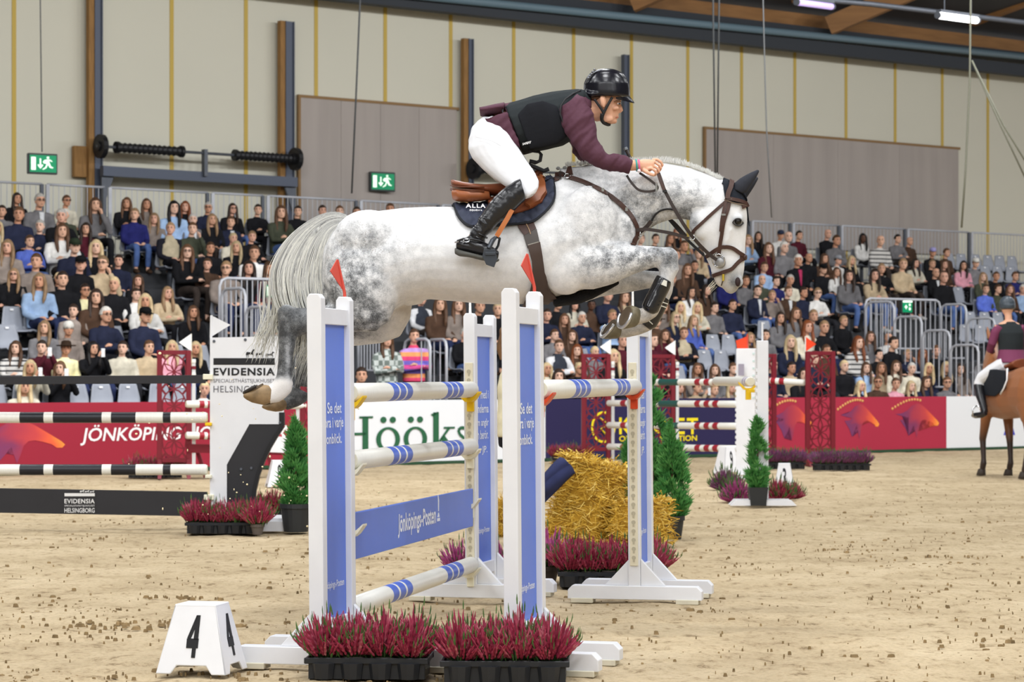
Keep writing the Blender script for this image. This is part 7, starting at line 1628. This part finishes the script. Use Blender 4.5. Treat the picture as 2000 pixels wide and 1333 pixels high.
# ---------------------------------------------------------------- rider
RSK = mat('rider_skin', srgb(216,166,138), .5, var=.05, scale=20, sss=.08)
def finger(b, pts, r0, r1):
    n = len(pts); b.tube(pts, [r0+(r1-r0)*i/(n-1) for i in range(n)], 10)
def rider_body():
    b = MB()
    # head: profile sections from crown to chin (back x, front x, half width)
    rs = []
    for (py, xb, xf, w) in ((146,1162,1204,.04),(152,1154,1213,.064),(164,1148,1218,.074),(178,1149,1217,.076),(188,1152,1214.5,.075),(195,1154,1214.5,.074),(200,1156,1211.5,.072),(206,1157,1211.5,.070),(212,1158,1211.5,.066),(218,1160,1209.5,.060),(223,1163,1208.5,.055),(228,1165,1207.8,.051),(233,1168,1205.2,.047),(238,1173,1203,.040),(242,1180,1199,.028)):
        P, Q = Wp(xb, py, HY0), Wp(xf, py, HY0); c = (P+Q)/2; a = (Q-P)/2; r = []
        for k in range(24):
            t = 2*math.pi*k/24; ct, st = math.cos(t), math.sin(t); r.append(c+a*ct+Vector((0, w*st*(1-.30*max(0,ct)**2), 0)))
        rs.append(r)
    b.rings(rs)
    HL(b, [(1211,199,1205,203,.010),(1215,208,1207,210,.013),(1217.5,216,1209,218,.018),(1213,220,1206,222,.016)], 12)         # nose
    for s in (-1, 1):
        b.ball(Wp(1208,197,HY0+s*.036), (.010,.020,.006), 10, 6)       # brow
        b.ball(Wp(1201,211,HY0+s*.050), (.024,.013,.014), 12, 8)         # cheekbone
        b.ball(Wp(1186,232,HY0+s*.046), (.034,.012,.020), 12, 8)         # jaw
        HL(b, [(1172,189,1171,196,.009,s*.082),(1175,186,1174,207,.013,s*.086),(1181,187,1179.5,212,.012,s*.084),(1185,193,1183.5,206,.007,s*.078)], 12)   # ear
    HL(b, [(1207.5,226.5,1204,228.5,.020),(1209.3,227.3,1206,229,.012)], 10); HL(b, [(1206.5,230.2,1203,232,.018),(1208,230.8,1205,232.2,.011)], 10)    # lips
    b.ball(Wp(1199,237,HY0), (.018,.026,.014), 12, 8)
    HL(b, [(1146,196,1150,232,.07),(1152,192,1166,238,.060),(1162,190,1180,234,.055),(1172,190,1188,226,.05)], 16)               # neck
    # trunk and legs under the clothes
    HL(b, [(952,232,998,282,.12),(985,212,1020,296,.13),(1040,194,1068,286,.145),(1100,184,1116,264,.155),(1135,182,1146,242,.11)], 18)
    HL(b, [(985,262,930,300,.06,-.13),(1012,292,955,330,.06,-.18),(1036,345,1004,362,.04,-.28),(1036,370,1022,382,.03,-.32)], 14); HL(b, [(985,262,930,300,.06,.13),(1012,292,955,330,.06,.18),(1044,345,998,365,.05,.28),(1040,370,1020,385,.045,.32)], 14)
    for s in (-1, 1): HL(b, [(1018,364,1014,384,.03,s*.335),(985,382,998,404,.04,s*.355),(945,418,958,438,.038,s*.36),(915,460,935,470,.034,s*.37),(930,478,932,500,.035,s*.38),(965,488,965,504,.034,s*.39)], 14)
    # arms
    HL(b, [(1124,200,1098,232,.05,-.19),(1150,232,1112,258,.048,-.21),(1170,290,1142,308,.042,-.22),(1180,302,1166,322,.04,-.22),(1212,308,1204,332,.036,-.20),(1240,313,1234,334,.029,-.175),(1250,313,1248,333,.027,-.17)], 14)
    HL(b, [(1130,206,1104,236,.05,.19),(1146,240,1116,262,.045,.2),(1152,285,1122,300,.04,.2),(1165,305,1150,322,.038,.19),(1205,312,1200,332,.034,.17),(1245,316,1240,334,.028,.14)], 14)
    # near hand closed on the rein: palm, four unequal fingers, thumb
    def hand(yo, s):
        Hh = lambda x, y, o: Wp(x, y, HY0+yo+o)
        HL(b, [(1246,313,1244,334,.026,yo),(1256,311,1254,336,.030,yo),(1266,311,1263,337,.033,yo),(1275,312.5,1271,335,.030,yo),(1279,314,1275,332,.024,yo)], 14, 2.4)
        for k in range(4):
            x, y, o, L = ((1283,311.5,.020,1.0), (1279.5,317.5,.004,1.06), (1276,323.5,-.012,1.0), (1272.5,329,-.026,.86))[k]; o *= s
            finger(b, [Hh(x-9,y+1,o), Hh(x,y,o-.004*s), Hh(x+7.5*L,y+5*L,o-.006*s), Hh(x+11*L,y+11*L,o), Hh(x+8.5*L,y+15*L,o+.012*s), Hh(x+3*L,y+15.5*L,o+.020*s)], .0092, .0074)
        finger(b, [Hh(1256,332,-.022*s), Hh(1264,337,-.034*s), Hh(1272,341,-.036*s), Hh(1278,342.5,-.032*s)], .0118, .0085)
    hand(-.155, 1); hand(.12, -1)
    return bake(b, .0036, 3, .5, 'person')
RB_ = rider_body()
rider = link('person', RB_, RSK, None, smooth=True); tag(rider, 'rider in a plum jacket, black vest and glossy black helmet crouching over the grey horse', 'person')
def cl(name, secs, m, vox=.007, sm_=5, n=20, pw=2.1, extra=None, wr=None):
    b = MB()
    for s in secs: HL(b, s, n, pw)
    if extra: extra(b)
    me = bake(b, vox, sm_, .5, name)
    if wr: wrinkle(me, *wr)
    return link(name, me, m, rider, smooth=True)
BREE = mat('white_breeches', srgb(220,221,225), .75, bump=.12, bscale=26); PLUM = mat('plum_jacket', srgb(82,51,64), .7, bump=.25, bscale=34, spec=.15); VESTM = mat('black_vest', srgb(42,46,48), .85, spec=.1, bump=.08, bscale=60); VESTP = mat('vest_panel', srgb(30,31,35), .9, spec=.1, bump=.22, bscale=26)
BOOT = mat('boot_leather', (.010,.010,.012), .27, spec=.45, bump=.2, bscale=18)
leg = lambda s: [(962,226,926,252,.09,s*.07),(990,246,916,268,.115,s*.10),(1004,268,916,292,.125,s*.125),(1010,284,924,310,.115,s*.15),(1020,300,944,332,.10,s*.19),(1034,320,968,352,.088,s*.235),(1046,338,988,366,.08,s*.275),(1054,354,1004,376,.074,s*.30),(1054,366,1016,386,.066,s*.32),(1048,378,1026,390,.052,s*.33)]
cl('breeches', [[(948,228,938,234,.10),(972,230,922,250,.15),(996,252,914,275,.165),(1006,272,918,300,.16)], leg(-1), leg(1)], BREE, .0065, 5, wr=(.006, 15, .5, 2))
b = MB(); b.tube([Wp(x, y, HY0-.258-yo) for x, y, yo in ((930,268,-.03),(960,275,.01),(978,285,.012))], .002, 4); b.build('pocket_seam', mat('seam_grey', srgb(200,200,204), .8), rider)
bt = lambda s: [(1016,349,1027,391,.058,s*.345),(1005,353,1020,397,.062,s*.352),(985,368,1004,412,.064,s*.358),(962,388,984,430,.062,s*.362),(944,413,966,447,.056,s*.366),(931,436,954,457,.05,s*.370),(922,450,947,464,.047,s*.373),(914,460,944,474,.045,s*.376),(906,466,944,482,.044,s*.378)]
ft = lambda s: [(893,472,890,486,.026,s*.375),(899,466,897,490,.036,s*.378),(915,463,916,494,.042,s*.382),(935,468,936,499,.043,s*.388),(955,477,955,504,.044,s*.394),(968,486,967,507,.040,s*.398),(975,492,973,506,.026,s*.40)]
for s, nm in ((-1, 'near'), (1, 'far')):
    bo = cl('boot', [bt(s), ft(s)], BOOT, .0055, 4, wr=(.0075, 26, .95, 4, lambda p: 1.2 if 2.1 < p.z < 2.26 else .55 if p.z > 2.26 else .2))
    b = MB(); HL(b, [(888,484,888,496,.03,s*.376),(897,488,897,501,.038,s*.379),(916,493,917,503,.043,s*.383),(936,498,937,508,.044,s*.389),(956,502,956,512,.045,s*.395),(969,506,968,513,.040,s*.399),(976,505,975,510,.026,s*.401)], 14, 3); link('sole', bake(b, .006, 2), mat('boot_sole', srgb(84,84,80), .8, var=.2), bo, smooth=True)
    if s < 0:
        b = MB(); b.tube([Wp(x, y, HY0-.432+o) for x, y, o in ((893,471,.02),(905,467,.0),(920,467,-.002),(936,470,.004),(944,474,.02))], .006, 6); b.build('spur_strap', mat('spur_strap', (.02,.02,.022), .3), bo, smooth=True)
        b = MB(); b.tube([Wp(911+6*math.cos(t), 470+3*math.sin(t), HY0-.44) for t in [2*math.pi*k/12 for k in range(13)]], .003, 5); b.build('spur_buckle', STEELB, bo); b = MB(); b.tube([Wp(x, y, HY0-.435) for x, y in ((896,472),(888,474))], .004, 6); b.build('spur', STEELB, bo)
        for (x0, y0, x1, y1) in ((926,452,951,465),(921,459,946,471)):
            b = MB(); b.tube([Wp(x0+(x1-x0)*k/6, y0+(y1-y0)*k/6, HY0-.372-.05*math.sin(math.pi*k/6)) for k in range(7)], .006, 6); b.build('crease', BOOT, bo, smooth=True)
# jacket
slv = lambda s: [(1128,184,1090,216,.09,s*.14),(1140,190,1094,232,.082,s*.175),(1156,210,1098,248,.078,s*.195),(1162,236,1108,266,.074,s*.21),(1166,262,1122,288,.068,s*.22),(1174,286,1140,310,.062,s*.225),(1184,297,1162,326,.058,s*.22),(1208,303,1196,334,.053,s*.205),(1238,311,1229,341,.046,s*.185)]
slf = [(1128,190,1096,218,.085,.15),(1146,212,1100,246,.076,.19),(1150,244,1110,268,.07,.2),(1154,280,1118,300,.062,.2),(1168,300,1140,324,.056,.19),(1205,306,1196,334,.05,.17),(1236,313,1230,338,.044,.15)]
def tails(b):
    for s in (-1, 1): HL(b, [(990,218,1018,292,.018,s*.17),(972,222,1008,285,.014,s*.178),(955,228,990,268,.010,s*.178),(944,231,956,246,.006,s*.172)], 12)
cl('jacket', [[(982,203,1018,298,.155),(1010,198,1038,294,.16),(1075,184,1098,282,.182),(1110,180,1126,262,.175),(1140,182,1148,236,.12),(1152,190,1156,232,.085)], slv(-1), slf], PLUM, .0055, 4, extra=tails, wr=(.012, 24, -.75, 3, lambda p: 1.0 if p.x > .25 else .6))
cl('jacket_tail', [[(986,201,984,224,.15,0),(965,205,966,226,.155,0),(948,209,949,228,.15,0),(936,211,938,226,.13,0)]], PLUM, .006, 3)
b = MB()
for (x0, y0, x1, y1, yo) in ((1140,236,1160,242,-.265),(1128,268,1165,262,-.272),(1150,302,1172,292,-.272),(1104,196,1140,204,-.232)):
    b.tube([Wp(x0+(x1-x0)*k/5, y0+(y1-y0)*k/5+2*math.sin(k), HY0+yo-.006*math.sin(math.pi*k/5)) for k in range(6)], [.002,.004,.005,.005,.004,.002], 6)
# vest
vs_ = [(983,204,1022,303,.172),(1010,196,1040,298,.182),(1040,187,1070,292,.192),(1075,180,1100,285,.20),(1102,176,1120,272,.192),(1124,174,1128,236,.165),(1140,176,1142,212,.11)]
vest = cl('vest', [vs_], VESTM, .006, 4, wr=(.003, 12, .8, 7))
cl('vest_side_panel', [[(1010,224,1036,292,.03,-.160),(1030,202,1062,288,.034,-.172),(1060,196,1090,282,.034,-.182),(1088,206,1108,268,.03,-.178)]], VESTP, .006, 4)
cl('vest_collar', [[(1132,174,1136,196,.10),(1146,178,1150,214,.088),(1152,184,1156,222,.078)]], VESTM, .006, 3)
b = MB(); b.tube([Wp(x, y, HY0+yo) for x, y, yo in ((1134,177,-.10),(1118,184,-.16),(1104,194,-.20),(1096,206,-.215),(1094,222,-.222),(1100,240,-.222),(1110,258,-.216),(1122,272,-.20))], .005, 6); b.build('armhole_piping', mat('piping_black', (.015,.015,.017), .6), rider, smooth=True)
b = MB(); b.tube([Wp(x, y, HY0+yo) for x, y, yo in ((984,204,-.06),(981,216,-.14),(987,236,-.178),(1000,262,-.178),(1014,288,-.15),(1021,302,-.06))], .005, 6); b.build('hem_piping', mat('piping_black', (.02,.02,.02), .6), rider, smooth=True)
v, f = text_bm('SAFEFIT', 1, 1, .03); P_ = [Wp(1020.5+17*a[0], 284-4.5*a[1]-4*a[0], HY0-.206) for a in v]; me = bpy.data.meshes.new('lettering'); me.from_pydata([tuple(p) for p in P_], [], f); tag(link('lettering', me, mat('vest_print', srgb(225,225,225), .6), rider), kind='stuff')
b = MB(); b.tube([Wp(x, y, HY0-.08) for x, y in ((1034,293),(1042,297),(1053,297),(1057,302),(1055,314),(1047,318),(1038,315))], [.004,.004,.008,.010,.010,.009,.009], 6); b.tube([Wp(x, y, HY0-.08) for x, y in ((1047,318),(1036,315),(1034,322),(1048,328),(1062,334),(1072,330))], .012, 6); b.build('vest_lanyard', mat('lanyard_black', (.016,.016,.018), .7), rider, smooth=True)
# helmet
HEL = mat('helmet_black', (.005,.005,.009), .24, spec=.45)
def ring_px(py, xb, xf, w, tilt=0):
    c = (Wp(xb, py, HY0)+Wp(xf, py-tilt, HY0))/2; a = (Wp(xf, py-tilt, HY0)-Wp(xb, py, HY0))/2
    return [c+a*math.cos(t)+Vector((0, w*math.sin(t), 0)) for t in [2*math.pi*k/32 for k in range(32)]]
b = MB(); b.rings([ring_px(*q) for q in ((134.6,1176,1192,.02),(136,1167,1201,.045),(140,1157,1211,.07),(146,1149,1219,.087),(154,1144,1224.5,.099),(164,1140,1228.5,.109),(174,1139.5,1230,.110),(182,1140,1230.8,.111),(188,1141,1230.5,.110),(191,1143,1229,.107))])
HL(b, [(1141,176,1146,196,.075),(1150,178,1152,197,.098),(1164,180,1165,194,.105),(1174,182,1174,189,.10)], 18)
hm = link('helmet', bake(b, .0055, 5, .5), HEL, rider, smooth=True)
b = MB(); rs = []
for k in range(17):
    t = -1.15+2.3*k/16; o = Wp(1184+47*math.cos(t)*.98, 189.5+3*(1-math.cos(t)), HY0+.112*math.sin(t)); e = Wp(1186+53*math.cos(t)**1.1, 191+10*max(0,math.cos(t))**1.5, HY0+.098*math.sin(t)); rs.append([o+Vector((0,0,.004)), e+Vector((0,0,.002)), e-Vector((0,0,.003)), o-Vector((0,0,.004))])
b.rings(rs); b.build('visor', HEL, hm, smooth=False, angle=40)
b = MB()
for s in (-1, 1):
    pts = [Wp(x, y, HY0+s*yo) for x, y, yo in ((1143,165,.055),(1150,150,.068),(1164,140,.066),(1184,137,.05),(1204,142,.04),(1220,156,.035),(1228,174,.03))]; b.tube(crom(pts, 4), .004, 6)
b.build('shell_ridge', mat('helmet_trim', srgb(110,112,120), .25, .6), hm, smooth=True)
b = MB()
for k in range(5): c = Wp(1149+3*k, 152-4*k, HY0-.07); b.ball(c, (.007,.004,.005), 6, 4)
tag(b.build('air_vents', mat('helmet_trim', (.1,.1,.1), .3), hm), kind='stuff')
SBK = mat('strap_black', (.018,.018,.02), .6)
def hstrap(pts, w=.008):
    P = crom([Wp(x, y, HY0+yo) for x, y, yo in pts], 4); b = MB(); b.tube(P, w, 6); return b.build('chin_strap', SBK, hm, smooth=True)
hstrap([(1196,190,-.085),(1190,200,-.085),(1183,213,-.083),(1178,224,-.078),(1176,233,-.068)]); hstrap([(1161,194,-.09),(1168,204,-.088),(1175,214,-.085),(1179,222,-.08)], .007); hstrap([(1176,222,-.078),(1175,232,-.070),(1178,239,-.05),(1186,243,-.02),(1190,243.5,.0)], .010)
# face features and hair
b = MB(); b.ball(Wp(1207.5,202.5,HY0-.045), (.009,.009,.005), 10, 6); ew = b.build('eye', mat('eye_white', srgb(220,210,205), .2), rider, smooth=True)
b = MB(); b.ball(Wp(1209.5,202.5,HY0-.049), (.0055,.006,.006), 8, 6); b.build('iris', mat('iris_grey', srgb(60,66,70), .2), ew, smooth=True)
b = MB(); b.tube([Wp(x, y, HY0-yo) for x, y, yo in ((1199,199,.066),(1204,197.2,.062),(1210,197.6,.050),(1213,199,.036))], [.002,.0035,.0035,.002], 6); b.build('eyebrow', mat('brow_brown', srgb(120,88,66), .8), rider)
b = MB(); HL(b, [(1153,188,1155,199,.068),(1162,188,1163,201,.0755),(1171,187,1172,196,.0765)], 14); link('hair', bake(b, .006, 2), mat('rider_hair', srgb(98,70,52), .7, bump=.5, bscale=120), rider, smooth=True)
b = MB(); b.tube([Wp(x, y, HY0-yo) for x, y, yo in ((1203,229.6,.030),(1206.5,229.4,.02),(1208,229.3,.008))], .0022, 6); b.build('lips', mat('lip_red', srgb(176,96,86), .5), rider)
# wristbands
for (x0, x1, c, nm) in ((1241.5, 1244.5, (40,150,150), 'teal'), (1246.5, 1249.5, (214,96,150), 'pink')):
    rs = []
    for x in (x0, x1): rs.append([Wp(x-1+((1-math.cos(t))*1.2), 323.5, HY0-.172)+Vector((0, .032*math.sin(t), .034*math.cos(t))) for t in [2*math.pi*k/18 for k in range(18)]])
    b = MB(); b.rings(rs, cap=False); o = b.build('wristband', mat('band_'+nm, srgb(*c), .5), rider, smooth=True); o['label'] = nm+' wristband'; m = o.modifiers.new('t', 'SOLIDIFY'); m.thickness = .004
b = MB(); b.ball(Wp(1248,334,HY0-.20), (.010,.010,.010), 8, 6); b.build('bracelet_charm', mat('charm_pale', srgb(226,214,220), .4), rider)
# whip
wh = thing('whip', 'short dark riding whip with a capped handle held above the neck of the grey horse', 'whip', Wp(1240,320,HY0+.1)); b = MB(); b.tube([Wp(x, y, HY0+.10) for x, y in ((1222,291),(1228,303),(1236,318),(1262,350))], [.010,.009,.008,.006], 8); b.build('shaft', BRD, wh, smooth=True); b = MB(); b.cyl(Wp(1220.5,288.5,HY0+.10), Wp(1223,293,HY0+.10), .013, 10); b.build('cap', mat('cap_grey', srgb(120,124,128), .4, .5), wh)
# ---------------------------------------------------------------- bay horse and rider walking away on the right
def bay():
    BX, BYY = 7.18, 34.9; hd = math.atan2(.96, -.28)   # heading away and slightly left
    M = Matrix.Translation((BX, BYY, 0)) @ Matrix.Rotation(hd, 4, 'Z'); T = lambda x, y, z: M @ Vector((x, y, z)); YA = (M.to_3x3() @ Vector((0,1,0)))
    def L(b, secs, n=18, pw=2.1):   # (x, ztop, x2, zbot, w, y)
        b.loft([(T(s[0], s[5], s[1]), T(s[2], s[5], s[3]), YA*s[4], .1) for s in secs], n, pw)
    b = MB()
    L(b, [(-.34,1.30,-.34,1.05,.10,0),(-.28,1.48,-.30,.86,.24,0),(-.10,1.58,-.10,.80,.29,0),(.2,1.55,.2,.84,.29,0),(.5,1.50,.5,.82,.31,0),(.85,1.54,.85,.80,.29,0),(1.05,1.60,1.10,.82,.25,0),(1.25,1.52,1.30,.92,.17,0)])
    L(b, [(.95,1.60,1.25,1.05,.17,0),(1.15,1.72,1.42,1.22,.14,-.03),(1.33,1.84,1.58,1.42,.11,-.10),(1.46,1.93,1.68,1.54,.10,-.17)]); L(b, [(1.42,1.97,1.58,1.58,.085,-.17),(1.54,1.95,1.66,1.56,.105,-.20),(1.68,1.83,1.70,1.48,.09,-.22),(1.82,1.60,1.77,1.38,.065,-.24),(1.90,1.44,1.82,1.32,.06,-.24),(1.92,1.38,1.88,1.30,.03,-.24)])
    for s in (-1, 1):
        L(b, [(1.46,1.96,1.54,1.94,.035,s*.07-.18),(1.50,2.05,1.56,2.03,.03,s*.08-.18),(1.54,2.14,1.56,2.13,.006,s*.085-.18)], 10)
        hx = .10 if s > 0 else -.18; fx = .12 if s > 0 else -.12
        L(b, [(-.30,1.25,.10,1.28,.10,s*.15),(-.32,1.02,.10,.98,.12,s*.15),(-.26,.82,-.02,.78,.09,s*.14)]); 
        b.tube([T(-.14,s*.14,.85), T(-.2+hx*.4,s*.14,.70), T(-.26+hx*.8,s*.14,.54), T(-.22+hx,s*.14,.40), T(-.17+hx,s*.14,.26), T(-.16+hx,s*.14,.18), T(-.12+hx,s*.14,.09)], [.10,.075,.058,.045,.04,.048,.045], 12)
        L(b, [(.90,1.20,1.22,1.15,.08,s*.17),(.95,.95,1.18,.92,.08,s*.17)]); b.tube([T(1.06,s*.16,.95), T(1.07+fx*.5,s*.155,.72), T(1.09+fx,s*.15,.52), T(1.08+fx,s*.15,.45), T(1.06+fx,s*.15,.24), T(1.06+fx,s*.15,.18), T(1.10+fx,s*.15,.09)], [.09,.068,.052,.045,.038,.046,.045], 12)
    me = bake(b, .014, 6, .5, 'horse')
    m = bpy.data.materials.new('bay_coat'); m.use_nodes = True; N = m.node_tree.nodes; K = m.node_tree.links; bb_ = N['Principled BSDF']; bb_.inputs['Roughness'].default_value = .45; bb_.inputs['Sheen Weight'].default_value = .1
    at = N.new('ShaderNodeAttribute'); at.attribute_name = 'tone'; r = N.new('ShaderNodeValToRGB'); e = r.color_ramp.elements; e[0].color = (*srgb(44,30,26),1); e[1].color = (*srgb(144,88,48),1); e[0].position = .1; K.new(at.outputs['Fac'], r.inputs[0]); K.new(r.outputs[0], bb_.inputs['Base Color'])
    a = me.attributes.new('tone', 'FLOAT', 'POINT'); a.data.foreach_set('value', [max(0, min(1, (v.co.z-.42)/.42+.1*noise3(v.co, 4))) for v in me.vertices])
    o = link('horse', me, m, None, smooth=True); tag(o, 'bay horse walking away at the right edge, seen from behind', 'horse')
    for s in (-1, 1):
        hx = .10 if s > 0 else -.18; fx = .12 if s > 0 else -.12
        for (x, y) in ((-.10+hx, s*.14), (1.12+fx, s*.15)):
            b = MB(); b.rings([[T(x+r_*math.cos(t)*1.1+o_, y+r_*math.sin(t), z) for t in [2*math.pi*k/12 for k in range(12)]] for (r_, z, o_) in ((.066,.0,.02),(.062,.03,.015),(.05,.09,-.005),(.03,.10,-.01))]); b.build('hoof', mat('dark_hoof', srgb(60,52,46), .6), o, smooth=True)
    b = MB(); r = random.Random(2)
    for k in range(120):
        y = r.gauss(0,.035); b.tube([T(-.30,y*.5,1.36), T(-.42,y,1.25), T(-.44+r.gauss(0,.02),y*1.5,.95), T(-.42+r.gauss(0,.03),y*1.6,r.uniform(.55,.75))], [.006,.009,.008,.001], 4, False)
    o2 = b.build('tail', mat('black_hair', (.012,.010,.010), .6), o); o2['kind'] = 'stuff'
    t = thing('saddle', 'brown saddle on a black and white pad on the bay horse', 'saddle', T(.62,0,1.5))
    b = MB(); L(b, [(.30,1.66,.30,1.52,.16,0),(.45,1.60,.45,1.50,.20,0),(.70,1.58,.70,1.50,.19,0),(.90,1.66,.90,1.54,.12,0)]); link('seat', bake(b, .012, 3), TAND, t, smooth=True)
    for s in (-1, 1):
        b = MB(); L(b, [(.22,1.50,.22,1.24,.015,s*.30),(.5,1.52,.5,1.12,.015,s*.325),(.9,1.50,.9,1.14,.015,s*.31),(1.0,1.5,1.0,1.25,.012,s*.28)]); link('pad', bake(b, .010, 3), mat('black_knit', (.02,.02,.02)), t, smooth=True)
        b = MB(); b.tube([T(.20,s*.285,1.52), T(.16,s*.31,1.36), T(.22,s*.33,1.24), T(.3,s*.34,1.16)], .012, 6); b.build('pad_edge', WHITE, t, smooth=True)
    # rider
    b = MB(); rz_ = hd
    def U(x, y, z): return T(x, y, z)
    def tb(bm_, pts, n=12): bm_.tube([U(*p[:3]) for p in pts], [p[3] for p in pts], n)
    def tr(bm_, secs): bm_.rings([[U(x+d*math.cos(a), w*math.sin(a), z) for a in [2*math.pi*k/18 for k in range(18)]] for (x, z, w, d) in secs])
    tr(b, ((.62,1.60,.14,.12),(.64,1.85,.13,.10),(.68,2.05,.16,.11),(.70,2.15,.16,.09),(.71,2.20,.06,.06))); tb(b, ((.71,0,2.18,.05),(.73,0,2.30,.052))); b.ball(U(.75,0,2.38), (.085,.085,.12), 14, 10)
    for s in (-1, 1): tb(b, ((.68,s*.18,2.12,.05),(.70,s*.25,1.9,.042),(.88,s*.20,1.78,.036),(1.0,s*.10,1.76,.03))); fingers(b, U(1.0,s*.10,1.76), U(1.15,s*.07,1.74)-U(1.0,s*.10,1.76), s); tb(b, ((.60,s*.12,1.62,.09),(.85,s*.30,1.42,.075),(.86,s*.35,1.33,.04)))
    p = link('person', bake(b, .010, 3, .5), RSK, None, smooth=True); tag(p, 'rider in a dark vest and plum jacket on the bay horse, seen from behind', 'person')
    def part(nm, fn, m_, vx=.011): q = MB(); fn(q); return link(nm, bake(q, vx, 4, .5), m_, p, smooth=True)
    part('vest', lambda q: tr(q, ((.64,1.74,.185,.15),(.64,1.88,.185,.145),(.67,2.02,.205,.15),(.70,2.12,.19,.12),(.71,2.18,.10,.08))), VESTM)
    def jk(q):
        tr(q, ((.60,1.60,.235,.20),(.62,1.72,.20,.16),(.64,1.80,.18,.14)))
        for s in (-1, 1): tb(q, ((.68,s*.15,2.10,.075),(.69,s*.215,2.02,.072),(.70,s*.26,1.88,.062),(.84,s*.22,1.79,.055),(.97,s*.12,1.765,.042)))
    part('jacket', jk, mat('plum_far', srgb(112,50,80), .75))
    def brs(q):
        tr(q, ((.58,1.52,.18,.17),(.60,1.66,.19,.16)))
        for s in (-1, 1): tb(q, ((.56,s*.12,1.58,.12),(.72,s*.24,1.48,.108),(.88,s*.33,1.38,.09),(.90,s*.36,1.31,.08),(.87,s*.37,1.22,.068),(.82,s*.38,1.12,.055)))
    part('breeches', brs, BREE)
    for s in (-1, 1): part('boot', lambda q: (tb(q, ((.90,s*.365,1.30,.074),(.82,s*.38,1.14,.07),(.71,s*.385,.98,.054),(.67,s*.39,.90,.048))), tb(q, ((.62,s*.40,.90,.04),(.70,s*.42,.87,.045),(.82,s*.46,.86,.042),(.88,s*.47,.86,.03)))), BOOT, .010)
    part('helmet', lambda q: (q.ball(U(.755,0,2.43), (.115,.115,.115), 18, 12), tr(q, ((.75,2.36,.108,.12),(.75,2.42,.112,.125)))), mat('helmet_grey', srgb(64,72,80), .3), .009)
    t = thing('stirrup', 'silver stirrup under the boot of the rider on the bay horse', 'stirrup', T(.75,.44,.85)); b = MB()
    b.tube([T(.76,.47,1.0), T(.76,.385,.95), T(.76,.385,.845), T(.76,.53,.845), T(.76,.53,.95), T(.76,.47,1.0)], .011, 6); b.build('iron', STEELB, t, smooth=True)
bay()
